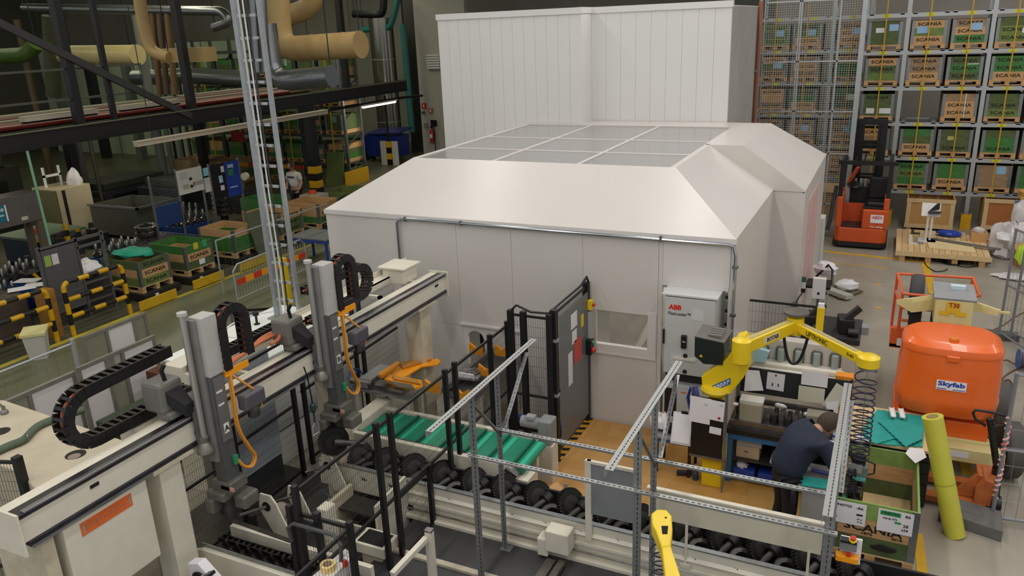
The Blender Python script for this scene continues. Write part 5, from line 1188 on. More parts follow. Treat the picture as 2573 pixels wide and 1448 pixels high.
# cream box with tape roll and stop button
tb = at(880,1380,z=1.3); tz = 1.25
t = thing('button_console', 'cream console box with emergency stop at the bottom edge', 'console', (tb.x,tb.y,0))
c1_, c2_, c3_, c4_ = at(868,1378,z=tz), at(890,1395,z=tz), at(810,1475,z=tz), at(775,1455,z=tz)
B().prism([(p.x,p.y,tz-0.35) for p in (c1_,c2_,c3_,c4_)],(0,0,0.35)).done('box', mat('d6d2cc',0.5), t, bevel=0.006)
B().prism([(p.x,p.y,0) for p in (lerp(c1_,c3_,0.3),lerp(c2_,c3_,0.3),lerp(c2_,c3_,0.6),lerp(c1_,c3_,0.6))],(0,0,tz-0.35)).done('pedestal', CREAM, t)
sb_ = at(872,1430,z=1.12); B().lathe([(0.03,0),(0.03,0.02),(0.012,0.02)],sb_,(1,-0.5,0.1),16).done('yellow_collar', YEL, t); B().lathe([(0.014,0.02),(0.024,0.035),(0.024,0.05),(0.01,0.055)],sb_,(1,-0.5,0.1),16).done('stop_button', RED, t)
tr_ = at(825,1432,z=tz)
t = thing('tape_roll', 'cream roll of masking tape standing on the console', 'tape', tr_)
B().lathe([(0.043,0),(0.066,0),(0.066,0.06),(0.043,0.06),(0.043,0)],tr_,(0,0,1),32,cap=False).done('tape', mat('e6c988',0.6), t, smooth=True); B().lathe([(0.041,0),(0.043,0),(0.043,0.059),(0.041,0.059),(0.041,0)],tr_,(0,0,1),32,cap=False).done('core', mat('b8a68a',0.7), t)
# cream posts bottom centre
pb = at(1078,1335,z=1.0)
t = thing('light_barrier', 'cream light barrier post with sloping bar at the bottom edge', 'post', (pb.x,pb.y,0.2))
B().bx(pb.x-0.035,pb.x+0.035,pb.y-0.03,pb.y+0.03,0.2,1.0).done('post', CREAMW, t); B().bx(pb.x-0.037,pb.x+0.037,pb.y-0.032,pb.y+0.032,1.0,1.02).done('cap', STEEL, t)
e_ = at(985,1440,z=0.9); B().bar((pb.x-0.02,pb.y-0.03,0.93),(e_.x,e_.y,0.88),0.05,0.05).done('sloping_bar', CREAMW, t); B().bar((pb.x-0.05,pb.y-0.03,0.9),(e_.x-0.03,e_.y,0.85),0.015,0.05).done('dark_insert', BLACKR, t)
# cream chute, cover box next to the fence
t = thing('chute_cover', 'open cream sheet metal chute beside the gear conveyor end', 'chute', (-4.7,6.2,0))
a,b_,c_,d_ = at(1030,1205,z=0.66),at(1022,1310,z=0.62),at(985,1372,z=0.35),at(990,1235,z=0.62)
B().plate([(-4.66,6.55,0.7),(-4.66,5.95,0.66),(-4.66,5.95,0.0),(-4.66,6.55,0.0)],0.03).done('side_sheet', CREAMW, t)
B().bx(-5.4,-4.69,6.2,6.5,0.28,0.31).done('tray', DSTEEL, t); B().bx(-5.4,-4.69,5.95,5.98,0.0,0.34).done('front_sheet', CREAMW, t); B().bx(-5.45,-5.4,5.95,6.5,0,0.45).done('side_sheet', CREAM, t)
o = B().bx(-4.95,-4.82,5.35,5.5,0,0.95).done('cream_pillar', CREAMW, None, bevel=0.006); tag(o,'short cream pillar beside the black fence post','pillar')
o = B().prism([(-4.75,5.62,0.3),(-4.36,5.62,0.3),(-4.36,5.9,0.3),(-4.75,5.9,0.3)],(0,0,0.12)).done('cream_tray', CREAMW, None, bevel=0.006); tag(o,'low cream tray with black gap at the fence foot','tray'); B().bx(-4.72,-4.4,5.65,5.87,0.421,0.424).done('opening', HOLE, o); B().bx(-4.7,-4.45,5.68,5.84,0,0.3).done('tray_leg', CREAM, o)
# second jib tip in front
j = thing('lifting_arm', 'yellow lifting arm end at the bottom of the view', 'lifting arm', (-1.6,5.4,1.6))
def jb(px,py,z): return at(px,py,z=z)
h0 = [jb(px,py,1.75) for px,py in ((1636,1290),(1650,1279),(1675,1280),(1688,1295),(1690,1330),(1685,1372),(1662,1375),(1648,1335),(1638,1315))]
B().prism([(p.x,p.y,1.63) for p in h0],(0,0,0.12)).done('arm_head', YEL, j, bevel=0.015)
B().prism([(p.x,p.y,1.65) for p in [jb(px,py,1.75) for px,py in ((1662,1370),(1686,1370),(1735,1520),(1680,1520))]],(0,0,0.09)).done('arm_tube', YEL, j, bevel=0.01)
q = [jb(px,py,1.753) for px,py in ((1662,1322),(1679,1322),(1677,1342),(1664,1342))]; B().prism([(p.x,p.y,1.751) for p in q],(0,0,0.003)).done('opening', HOLE, j)
q = jb(1673,1301,1.752); B().lathe([(0.001,0),(0.01,0),(0.01,0.002)],(q.x,q.y,1.75),(0,0,1),12).done('bolt_hole', HOLE, j)
def coil(name, p, q, r, turns, wr, m, par, n=14, r2=None):
    p, q = Vector(p), Vector(q); pts = []
    N = int(turns*n)
    for i in range(N+1):
        f = i/N; a = 2*PI*turns*f; rr = r + ((r2 if r2 else r)-r)*f
        c = lerp(p,q,f); pts.append(c+Vector((rr*math.cos(a), rr*math.sin(a), 0)))
    return B().tube(pts, wr, 6).done(name, m, par, smooth=True)
cp0 = jb(1652,1372,1.6)
coil('coiled_hose', cp0, cp0+Vector((0.02,-0.02,-0.55)), 0.055, 7, 0.007, mat('2b2a38',0.4), j)

# black fence and hoses at the left edge
fl_ = at(42,1150,z=2.0); fr_ = Vector((fl_.x, fl_.y, 0))
f = mesh_fence('black mesh fence at the left edge before the cream machine', [(fl_.x-1.0,fl_.y-0.35),(fl_.x,fl_.y)], 1.95, [(fl_.x,fl_.y),(fl_.x-0.98,fl_.y-0.34)], 0.1, 0.8, sz=0.07)
for k in range(3): B().tube([(fl_.x+0.1+0.06*k,fl_.y-0.05,1.45-0.1*k),(fl_.x+0.13+0.07*k,fl_.y-0.08,0.9),(fl_.x+0.16+0.08*k,fl_.y-0.1,0.05)],0.03,8).done('dark_hose', mat(['1a1a1d','2b2833','3b3940'][k],0.4), f, smooth=True)
o = B().lathe([(0.02,0),(0.09,0.01),(0.1,0.05),(0.06,0.1)],at(288,1438,z=1.0),(0.3,-0.6,0.7),20).done('orange_knob', ORG, None, smooth=True); tag(o,'orange round cap under the drive cabinet at the bottom edge','cap')
q = at(288,1438,z=1.0); B().tube([q,(q.x,q.y+0.1,0.0)],0.04,8).done('cap_stand', DSTEEL, o)
for px,py,lb in ((1075,975,0),):
    pass
# dirty tray and drip pan between fence and conveyor
o = B().bx(-5.45,-4.7,5.3,5.9,0.16,0.2).done('drip_pan', mat('2c2926',0.4,var=0.5,scale=6), None); tag(o,'dark oily drip pan behind the long black fence','pan'); B().bx(-5.4,-4.75,5.35,5.85,0.0,0.16).done('pan_base', CREAM, o)
t = thing('hose_bundle','tangle of blue grey hoses on the dark floor behind the bearing plates','hoses',(-6.0,6.3,0))
random.seed(9)
for k in range(9):
    x0 = -6.3+random.random()*0.6; y0 = 5.7+random.random()*0.9; B().tube([(x0,y0,0.03),(x0+0.2,y0+0.12,0.06+0.02*k),(x0+0.45,y0+0.1+0.1*random.random(),0.05),(x0+0.7,y0+0.3*random.random(),0.03)],0.012,6).done('hose', mat(['44505c','2e333a','5a6268'][k%3],0.5), t, smooth=True)
# ================================================================ PEOPLE (skin built)
def skin(name, nodes, edges, m, parent, sub=2):
    """nodes: list of (pos, radius or (rx, ry)); first node is the root"""
    me = bpy.data.meshes.new(name); off = root_loc(parent) if parent else Vector((0,0,0))
    me.from_pydata([tuple(Vector(p)-off) for p, r in nodes], edges, [])
    o = bpy.data.objects.new(name, me); COL.objects.link(o)
    o.modifiers.new('skin', 'SKIN'); s = o.modifiers.new('sub', 'SUBSURF'); s.levels = sub; s.render_levels = sub
    me.skin_vertices or None
    lay = me.skin_vertices[0] if me.skin_vertices else None
    if lay is None:
        bm = bmesh.new(); bm.from_mesh(me); bm.verts.layers.skin.verify(); bm.to_mesh(me); bm.free(); lay = me.skin_vertices[0]
    for i, (p, r) in enumerate(nodes):
        lay.data[i].radius = (r, r) if not isinstance(r, tuple) else r
        lay.data[i].use_root = (i == 0)
    bpy.context.view_layer.update()
    ev = o.evaluated_get(bpy.context.evaluated_depsgraph_get())
    nm = bpy.data.meshes.new_from_object(ev)
    o.modifiers.clear(); o.data = nm
    for p in nm.polygons: p.use_smooth = True
    nm.materials.clear(); nm.materials.append(m)
    if parent: o.parent = parent
    return o
SKIN = mat('b98d72', 0.55, var=0.06, scale=12)
def head_mesh(name, c, fwd, up, r, m, parent):
    """egg shaped head with brow, nose, lips and chin"""
    f = Vector(fwd).normalized(); u = Vector(up).normalized(); u = (u-f*u.dot(f)).normalized(); s = f.cross(u)
    b = B(); vs = []; fs = []; n, mm = 24, 16
    for j in range(mm+1):
        th = PI*j/mm
        for i in range(n):
            ph = 2*PI*i/n
            x = math.sin(th)*math.cos(ph); y = math.sin(th)*math.sin(ph); z = math.cos(th)
            k = 1.0 + (0.05 if z > 0.1 else 0)
            fw = x*0.98*r; sd = y*0.78*r; uz = z*1.2*r
            if z < -0.1: fw *= 1-0.18*(-z-0.1); sd *= 1-0.38*(-z-0.1)
            if x > 0.75 and abs(y) < 0.22 and -0.35 < z < 0.12: fw += r*0.17*(1-abs(y)/0.22)*(0.5-z)
            if x > 0.5 and abs(z-0.16) < 0.1 and 0.15 < abs(y) < 0.55: fw -= r*0.05
            if x > 0.6 and abs(z+0.52) < 0.1 and abs(y) < 0.3: fw += r*0.06
            vs.append(Vector(c)+f*fw+s*sd+u*uz)
    for j in range(mm):
        for i in range(n): a = j*n+i; d = j*n+(i+1)%n; fs.append((a,d,d+n,a+n))
    b.add(vs, fs)
    return b.done(name, m, parent, smooth=True), f, s, u
def face_bits(c, f, s, u, r, parent):
    c = Vector(c)
    for k in (-1, 1):
        e = c+f*r*0.86+s*(k*r*0.3)+u*r*0.14
        eb = B().lathe([(0.001,0),(r*0.1,0.0),(r*0.07,r*0.06),(0.001,r*0.08)], e, f, 10); eb.done('eye', mat('e6e2dc',0.3), parent, smooth=True)
        B().lathe([(0.001,r*0.06),(r*0.045,r*0.065),(0.001,r*0.085)], e, f, 8).done('iris', mat('2b2522',0.3), parent)
        B().lathe([(r*0.08,0),(r*0.22,r*0.04),(r*0.2,r*0.09),(r*0.08,r*0.06)], c+s*(k*r*0.76)+u*r*0.02, s*k, 12).done('ear', SKIN, parent, smooth=True)
    B().tube([c+f*r*0.84+s*(-r*0.22)-u*r*0.53, c+f*r*0.9-u*r*0.52, c+f*r*0.84+s*(r*0.22)-u*r*0.53],[r*0.03,r*0.06,r*0.03],8).done('mouth', mat('9c6253',0.5), parent, smooth=True)
def hand(c, d, palm_n, L, m, parent, curl=0.5, name='hand', thumb=1):
    """five fingered hand: c wrist, d pointing direction, palm_n palm normal"""
    d = Vector(d).normalized(); p = Vector(palm_n); p = (p-d*p.dot(d)).normalized(); s = d.cross(p); c = Vector(c)
    nodes = [(c, (L*0.16,L*0.1)), (c+d*L*0.25, (L*0.22,L*0.1)), (c+d*L*0.48, (L*0.24,L*0.09))]; edges = [(0,1),(1,2)]
    skin(name, nodes, edges, m, parent, 1)
    for i, (o_, l_) in enumerate(((-0.17,0.44),(-0.06,0.5),(0.06,0.47),(0.17,0.37))):
        q = c+d*L*0.42+s*(o_*L); v = d; nd = [(q, 0.012)]; ang = 0
        for k in range(3):
            ang += curl*0.75; v = d*math.cos(ang)+p*math.sin(ang); q = q+v*(l_*L*(0.42,0.33,0.25)[k]); nd.append((q, (0.0105,0.0095,0.008)[k]))
        skin('finger', nd, [(0,1),(1,2),(2,3)], m, parent, 1)
    t0 = c+d*L*0.15+s*(-0.16*L*thumb); t1 = t0+(d*0.55-s*0.7*thumb+p*0.3).normalized()*L*0.22; t2 = t1+(d*0.85-s*0.15*thumb+p*0.5).normalized()*L*0.18
    skin('thumb', [(t0,0.015),(t1,0.013),(t2,0.0095)], [(0,1),(1,2)], m, parent, 1)
# ---------------------------------------------------------------- worker bending over the box
NAVY = mat('222a3d', 0.85, var=0.2, scale=7, bump=0.25); TROU = mat('17171b', 0.85, var=0.25, scale=8, bump=0.2)
wk = thing('person', 'worker in navy jacket bending over the green box with a lifting tool', 'person', (-0.62,7.85,0))
hipc = Vector((-0.66,7.86,0.97)); 
body = skin('body', [(hipc,0.1),((-0.58,7.93,1.12),0.1),((-0.49,7.99,1.26),0.1),((-0.42,8.05,1.36),0.07),((-0.36,8.12,1.40),0.058),
   ((-0.31,7.85,1.31),0.05),((-0.2,7.87,1.07),0.04),((-0.08,8.06,0.97),0.03),
   ((-0.56,8.24,1.31),0.05),((-0.36,8.34,1.07),0.04),((-0.13,8.42,0.99),0.03),
   ((-0.62,7.78,0.86),0.07),((-0.6,7.78,0.5),0.06),((-0.66,7.76,0.1),0.045),((-0.54,7.76,0.05),0.04),
   ((-0.72,7.96,0.86),0.07),((-0.7,8.0,0.5),0.06),((-0.76,8.0,0.1),0.045),((-0.64,8.0,0.05),0.04)],
   [(0,1),(1,2),(2,3),(3,4),(2,5),(5,6),(6,7),(2,8),(8,9),(9,10),(0,11),(11,12),(12,13),(13,14),(0,15),(15,16),(16,17),(17,18)], SKIN, wk)
skin('jacket', [((-0.675,7.86,0.86),(0.19,0.185)),((-0.64,7.89,1.03),(0.205,0.195)),((-0.57,7.95,1.2),(0.21,0.195)),((-0.49,8.02,1.33),(0.18,0.16)),((-0.42,8.07,1.39),0.085),
   ((-0.31,7.85,1.31),0.085),((-0.20,7.87,1.07),0.064),((-0.10,8.03,0.985),0.048),
   ((-0.56,8.24,1.31),0.085),((-0.36,8.34,1.07),0.062),((-0.15,8.41,1.0),0.046)],
   [(0,1),(1,2),(2,3),(3,4),(3,5),(5,6),(6,7),(3,8),(8,9),(9,10)], NAVY, wk)
skin('trousers', [(hipc+Vector((0.01,0.0,-0.06)),(0.115,0.12)),((-0.61,7.78,0.85),0.105),((-0.585,7.78,0.5),0.08),((-0.65,7.76,0.12),0.07),((-0.73,7.96,0.85),0.105),((-0.69,8.0,0.5),0.08),((-0.75,8.0,0.12),0.07)],
   [(0,1),(1,2),(2,3),(0,4),(4,5),(5,6)], TROU, wk)
skin('holster_pocket', [((-0.56,7.66,0.86),(0.07,0.03)),((-0.55,7.66,0.66),(0.065,0.03))], [(0,1)], mat('1d1e24',0.9), wk, 1)
B().bx(-0.665,-0.625,7.66,7.675,0.30,0.48).done('reflective_tag', mat('c6e52f',0.5), wk)
for y in (7.76, 8.0): skin('shoe', [((-0.7 if y<7.9 else -0.79,y,0.06),(0.05,0.055)),((-0.58 if y<7.9 else -0.67,y,0.045),(0.05,0.04)),((-0.5 if y<7.9 else -0.59,y,0.035),(0.04,0.03))], [(0,1),(1,2)], BLACK, wk, 1)
hc2 = Vector((-0.30,8.17,1.40)); fw = Vector((0.62,0.3,-0.72))
hd_, f_, s_, u_ = head_mesh('head', hc2, fw, (0.5,0.35,0.8), 0.105, SKIN, wk)
face_bits(hc2, f_, s_, u_, 0.105, wk)
HAIR = mat('4a3a30', 0.8, var=0.35, scale=40, bump=0.5)
hb = B(); vs = []; fs = []; n, mm = 22, 12; rnd = random.Random(2)
for j in range(mm+1):
    th = PI*0.72*j/mm
    for i in range(n):
        ph = 2*PI*i/n; jit = 1+rnd.uniform(-0.03,0.03)
        x = math.sin(th)*math.cos(ph); y = math.sin(th)*math.sin(ph); z = math.cos(th)
        p = hc2 - f_*0.022 + u_*0.014 + (f_*(x*0.112)+s_*(y*0.098)+u_*(z*0.126))*jit
        if x > 0.5 and z < 0.35: p = hc2 + f_*0.06 + s_*(y*0.07) + u_*0.06
        vs.append(p)
for j in range(mm):
    for i in range(n): a = j*n+i; d = j*n+(i+1)%n; fs.append((a,d,d+n,a+n))
hb.add(vs, fs).done('hair', HAIR, wk, smooth=True)
GLV = mat('191c26', 0.8)
hand((-0.085,8.05,0.975),(0.85,0.25,-0.35),(0.1,0.6,-0.6),0.19,GLV,wk,0.55,'right_hand',1); hand((-0.135,8.415,0.995),(0.85,-0.2,-0.3),(0.1,-0.6,-0.6),0.19,GLV,wk,0.55,'left_hand',-1)
# ================================================================ WORKSTATION
# wooden floor with hazard edge
wf = thing('wooden_floor', 'orange brown wooden floor platform in front of the booth door', 'floor', (-2.0,8.5,0))
TONES = [mat('b98a4a',0.5,var=0.12,scale=3,stretch=(3,1,1)), mat('b4843f',0.5,var=0.12,scale=3,stretch=(3,1,1)), mat('be9151',0.5,var=0.12,scale=3,stretch=(3,1,1))]
random.seed(11)
fx0, fx1, fy0, fy1 = -3.56, -0.2, 7.05, 9.84
for r in range(14):
    y0 = fy0+(fy1-fy0)*r/14; y1 = fy0+(fy1-fy0)*(r+1)/14; x = fx0; first = True
    while x < fx1-0.01:
        L = 0.9 if not first else 0.3+0.6*random.random(); first = False
        x1 = min(x+L, fx1); B().bx(x+0.0008,x1-0.0008,y0+0.0008,y1-0.0008,0.008,0.03).done('floor_board', TONES[random.randrange(3)], wf); x = x1
hz = thing('hazard_strip', 'yellow and black hazard strip edging the wooden floor', 'strip', (-3.6,8.9,0))
B().bx(-3.66,-3.562,7.7,9.84,0.006,0.032).done('base', BLACKR, hz)
HY = mat('dca024',0.5)
for k in range(13):
    y = 7.78+k*0.158; B().prism([(-3.66,y,0.032),(-3.562,y+0.03,0.032),(-3.562,y+0.11,0.032),(-3.66,y+0.08,0.032)],(0,0,0.002)).done('stripe', HY, hz)
o = B().plate([at(px,py,z=0.036) for px,py in ((1372,1225),(1400,1212),(1428,1240),(1410,1255),(1378,1250))],0.004).done('wood_scrap', mat('d3a777',0.7), None); tag(o,'pale plywood scrap on the wooden floor by the conveyor','scrap')
p = at(1422,1246,z=0.034); t = thing('floor_socket', 'small upright steel floor bracket on the wooden floor', 'bracket', p); B().bx(p.x-0.025,p.x+0.025,p.y,p.y+0.02,0.03,0.2).done('plate', GALVL, t)
# robot control cabinets
CABM = mat('bfc1bd', 0.42, var=0.03)
ab = thing('control_cabinet', 'tall pale grey control cabinet with red letters in the booth opening', 'cabinet', (-2.14,9.6,0.9))
B().bx(-2.47,-1.80,9.60,10.2,1.06,2.17).done('body', CABM, ab, bevel=0.008); B().bx(-2.46,-1.81,9.565,9.6,1.08,2.15).done('door', CABM, ab, bevel=0.006)
B().bx(-2.5,-1.78,9.56,10.22,2.17,2.2).done('roof_plate', mat('cfd2d0',0.4), ab, bevel=0.006)
yd = 9.564
B().text('ABB', (-2.41,yd,1.985),(1,0,0),(0,0,1),0.068,0.17,0.002,bold=0.05).done('lettering', mat('d3221c',0.5), ab)
B().text('FlexLoader\u2122', (-2.41,yd,1.91),(1,0,0),(0,0,1),0.045,0.29,0.002,bold=0.015).done('lettering', mat('3a3a3a',0.5), ab)
B().bx(-2.1,-1.95,yd-0.002,yd,1.87,2.02).done('sticker', mat('c9cbc8',0.5), ab); B().bx(-2.37,-2.22,yd-0.002,yd,1.2,1.38).done('sticker', mat('c4c6c2',0.5), ab)
B().box((-2.19,yd-0.02,1.56),(0.07,0.05,0.18)).done('main_switch', BLACK, ab, bevel=0.006); B().bx(-2.205,-2.165,yd-0.05,yd-0.045,1.56,1.58).done('switch_lever', GALVL, ab)
for z in (1.36,1.13): B().lathe([(0.028,0),(0.028,0.015),(0.01,0.02)],(-2.17,yd,z),(0,-1,0),16).done('lock', BLACK, ab)
B().bx(-2.33,-2.03,yd-0.012,yd,1.29,1.33).done('ledge', mat('d8d6c8',0.5), ab); B().box((-2.46,yd-0.015,1.6),(0.02,0.03,0.2)).done('door_handle', BLACK, ab)
B().bx(-2.42,-1.85,9.7,10.15,0.92,1.06).done('plinth', mat('2c2a28',0.7), ab)
ir = thing('robot_controller', 'low pale grey controller cabinet with black panel under the tall one', 'cabinet', (-2.14,9.6,0))
B().bx(-2.47,-1.78,9.6,10.15,0.05,0.90).done('body', CABM, ir, bevel=0.008); B().bx(-2.44,-2.28,9.59,9.6,0.1,0.84).done('black_panel', BLACK, ir)
for z,c in ((0.25,'9a9a98'),(0.33,'9a9a98')): B().lathe([(0.018,0),(0.018,0.02)],(-2.36+(0.06 if z>.3 else 0),9.59,0.28),(0,-1,0),14).done('knob', mat(c,0.4), ir)
B().bx(-2.365,-2.355,9.585,9.59,0.66,0.72).done('red_lamp', RED, ir); B().bx(-2.22,-2.19,9.575,9.6,0.2,0.5).done('handle', BLACK, ir); B().bx(-2.0,-1.85,9.594,9.6,0.45,0.68).done('label', PAPER, ir); B().bx(-2.22,-2.15,9.596,9.6,0.79,0.81).done('logo_plate', mat('d9773b',0.5), ir)
B().bx(-2.4,-1.85,9.65,10.1,0,0.05).done('feet', BLACKR, ir)
# small table with clipboard
tb = thing('small_table', 'small table with black legs beside the notice board', 'table', (-2.1,8.85,0))
TZ_ = 0.56
tx = [at(px,py,z=TZ_) for px,py in ((1655,1092),(1745,1100),(1740,1135),(1650,1122))]
B().bx(-2.36,-1.86,8.75,9.2,TZ_-0.03,TZ_).done('table_top', mat('8d8c8e',0.5), tb)
for x in (-2.32,-1.9):
    for y in (8.79,9.16): B().bx(x-0.018,x+0.018,y-0.018,y+0.018,0.03,TZ_-0.03).done('leg', BLACK, tb)
B().bx(-2.34,-1.88,8.78,8.8,TZ_-0.09,TZ_-0.03).done('apron', mat('3c5f8d',0.5), tb)
o = blob((-2.32,8.98,TZ_+0.09),(0.14,0.16,0.1),17).done('plastic_bag', FILM, None, smooth=True); tag(o,'white crumpled plastic bag on the small table','bag')
o = blob((-2.19,8.88,TZ_+0.07),(0.06,0.08,0.06),19).done('black_cap', BLACK, None, smooth=True); tag(o,'black cap lying on the small table','cap')
cb_ = thing('clipboard', 'white clipboard of papers propped on the small table', 'clipboard', (-2.0,8.8,TZ_))
B().box((-1.99,8.74,TZ_+0.17),(0.26,0.012,0.40),rx=-0.35).done('board', mat('d9d7da',0.6), cb_); B().box((-1.99,8.727,TZ_+0.18),(0.23,0.004,0.36),rx=-0.35).done('paper', PAPER, cb_); B().box((-1.98,8.80,TZ_+0.365),(0.08,0.02,0.03)).done('clip', BLACK, cb_)
# notice board one
nb = thing('notice_board', 'black notice board with two pinned sheets in front of the lifter', 'board', (-1.66,8.55,0))
B().bx(-1.85,-1.47,8.60,8.62,0.49,1.27).done('panel', BLACK, nb); B().bx(-1.46,-1.43,8.59,8.62,0.1,1.36).done('post', GALV, nb); B().bx(-1.86,-1.43,8.585,8.625,0.46,0.49).done('lower_rail', STEEL, nb)
B().box((-1.75,8.594,1.10),(0.25,0.004,0.34),ry=0.03).done('sheet', PAPER, nb); B().box((-1.57,8.59,1.13),(0.21,0.004,0.26),ry=0.05).done('sheet', PAPER, nb); B().box((-1.56,8.594,0.86),(0.14,0.004,0.09),ry=0.05).done('note', PAPER, nb)
for x,z,c in ((-1.5,1.22,'d8cfd0'),(-1.52,1.04,'b32428'),(-1.68,1.2,'d4d0c8')): B().lathe([(0.016,0),(0.016,0.008)],(x,8.588,z),(0,-1,0),12).done('magnet', mat(c,0.4), nb)
B().tube([(-1.45,8.6,0.1),(-1.45,8.6,0.02)],0.012).done('stand_foot', GALV, nb)
# yellow balancer lifter
la = thing('lifting_arm', 'yellow articulated lifting arm on a square yellow column', 'lifting arm', (-1.6,8.76,0))
B().bx(-1.72,-1.48,8.68,8.92,0.03,0.5).done('column_base', YEL, la, bevel=0.01); B().bx(-1.68,-1.52,8.72,8.88,0.5,1.3).done('column', YEL, la, bevel=0.008)
B().bx(-1.86,-1.50,8.66,8.78,0.52,0.66).done('valve_box', mat('6d7272',0.5), la, bevel=0.01); B().bx(-1.74,-1.5,8.62,8.7,0.68,0.78).done('yellow_clamp', YEL, la, bevel=0.02)
B().lathe([(0.09,0),(0.17,0.01),(0.19,0.05),(0.17,0.09),(0.12,0.1)],(-1.6,8.78,1.28),(0,0,1),32).done('swivel_ring', YEL, la, smooth=True)
P_ = [at(px,py,y=8.72) for px,py in ((1762,948),(1792,925),(1822,905),(1845,880),(1850,848),(1872,842),(1888,868),(1885,920),(1868,950),(1842,982),(1800,1002),(1765,992))]
B().prism(P_,(0,0.16,0)).done('lower_arm', YEL, la, bevel=0.012)
np_ = at(1813,968,y=8.715); xd = (at(1836,955,y=8.715)-at(1790,975,y=8.715)).normalized()
B().prism([np_+xd*v[0]+Vector((0,0,v[1])) for v in ((-0.135,-0.035),(0.12,-0.035),(0.12,0.045),(-0.135,0.045))],(0,-0.003,0)).done('number_plate', mat('2a63a8',0.5), la)
B().text('92037',np_+xd*-0.12+Vector((0,-0.004,-0.02)),xd,(0,0,1),0.05,0.23,0.002,bold=0.02).done('lettering', PAPER, la)
B().prism([at(px,py,y=8.70) for px,py in ((1746,848),(1745,895),(1768,915),(1815,918),(1820,880),(1812,862))],(0,0.02,0)).done('motor_front', mat('15201c',0.4), la)
b0 = [at(px,py,y=8.72) for px,py in ((1746,848),(1745,895),(1768,915),(1815,918),(1850,880),(1850,850),(1815,862))]
B().prism([at(px,py,y=8.72) for px,py in ((1746,848),(1745,895),(1768,915),(1815,918),(1820,866))],(0,0.42,0)).done('motor_box', mat('2a2f2c',0.45), la, bevel=0.01)
tz0 = at(1746,848,y=8.72); tz1 = at(1820,864,y=8.72); B().prism([tz0+Vector((0,-0.01,0.006)),tz1+Vector((0,-0.01,0.004)),tz1+Vector((0.02,0.43,0.004)),tz0+Vector((0,0.43,0.006))],(0,0,0.012)).done('motor_lid', mat('68655f',0.45), la)
for k in range(4): B().bx(tz0.x+0.14,tz0.x+0.3,8.8+k*0.07,8.83+k*0.07,tz0.z+0.012,tz0.z+0.03).done('cooling_rib', mat('7d7a72',0.45), la)
B().prism([at(px,py,y=8.698) for px,py in ((1757,897),(1766,898),(1761,890))],(0,-0.002,0)).done('warning_triangle', YEL, la)
ez = 2.0
A0, A1, A2 = at(1868,872,z=ez), at(1998,817,z=ez), at(2182,910,z=ez)
B().lathe([(0.09,-0.2),(0.11,-0.18),(0.11,0.08),(0.07,0.1)],A0+Vector((-0.02,0,0)),(0,0,1),24).done('shoulder_joint', YEL, la, smooth=True)
B().bar(A0,A1,0.11,0.15).done('inner_arm', YEL, la, bevel=0.012); B().bar(A1,A2,0.10,0.11).done('outer_arm', YEL, la, bevel=0.01)
B().bar(lerp(A0,A1,0.08)+Vector((0,0,0.078)),lerp(A0,A1,0.97)+Vector((0,0,0.078)),0.05,0.006).done('arm_top_plate', mat('b4a773',0.4), la); B().bar(lerp(A1,A2,0.12)+Vector((0,0,0.058)),lerp(A1,A2,0.85)+Vector((0,0,0.058)),0.05,0.006).done('arm_top_plate', mat('a69f88',0.4), la)
B().lathe([(0.07,-0.12),(0.1,-0.1),(0.1,0.1),(0.06,0.12)],A1,(0,0,1),24).done('elbow_joint', YEL, la, smooth=True); B().lathe([(0.05,0.12),(0.15,0.125),(0.15,0.15),(0.05,0.16)],A1+Vector((0,0.02,0.02)),(0,0,1),28).done('elbow_cap', mat('5b5650',0.4), la)
B().lathe([(0.08,-0.05),(0.115,-0.04),(0.115,0.06),(0.09,0.075)],A2,(0,0,1),28).done('tip_disc', YEL, la, smooth=True); B().lathe([(0.07,-0.08),(0.1,-0.075),(0.1,-0.05)],A2,(0,0,1),24).done('tip_collar', mat('8d8f92',0.3,0.6), la)
dA = (A1-A0).normalized(); sA = Vector((dA.y,-dA.x,0))
ls = B().box(lerp(A0,A1,0.45)+sA*0.057,(0.30,0.004,0.075),rz=math.atan2(dA.y,dA.x)).done('name_plate', mat('d9cfa6',0.5), la)
B().text('BOTAB',lerp(A0,A1,0.36)+sA*0.06+Vector((0,0,-0.025)),dA,(0,0,1),0.052,0.22,0.002,bold=0.02).done('lettering', INK, la)
dB = (A2-A1).normalized(); sB = Vector((dB.y,-dB.x,0))
B().text('LIFTRONIC',lerp(A1,A2,0.22)+sB*0.051+Vector((0,0,-0.03)),dB,(0,0,1),0.06,0.36,0.002,bold=0.015).done('lettering', mat('4a3d12',0.5), la)
B().text('R40',lerp(A1,A2,0.78)+sB*0.051+Vector((0,0,-0.02)),dB,(0,0,1),0.04,0.1,0.002,bold=0.01).done('lettering', mat('4a3d12',0.5), la)
m0, m1 = lerp(A0,A1,0.78)+Vector((0,0,-0.08)), lerp(A1,A2,0.2)+Vector((0,0,-0.06)); B().tube([lerp(m0,m1,f)+Vector((0,0,-0.36*(1-(2*f-1)**4)*(0.6+0.4*math.sin(PI*f)))) for f in [i/14 for i in range(15)]],0.018,8).done('cable_hose', BLACK, la, smooth=True)
B().tube([at(1752,1000,y=8.9),at(1735,975,y=8.95),at(1728,1000,y=8.95),at(1735,1030,y=8.9)],0.02,8).done('blue_hose', mat('2a3573',0.5), la, smooth=True)
bh = at(1748,1000,y=9.0); B().lathe([(0.03,-0.03),(0.16,-0.025),(0.16,0.025),(0.03,0.03)],bh+Vector((0,0,-0.02)),(1,0.4,0),26).done('hose_drum', mat('2d3776',0.5), la, smooth=True)
tipb = A2+Vector((0,0,-0.1)); hk = at(2158,1160,y=8.28)
cpts = []; N = 420
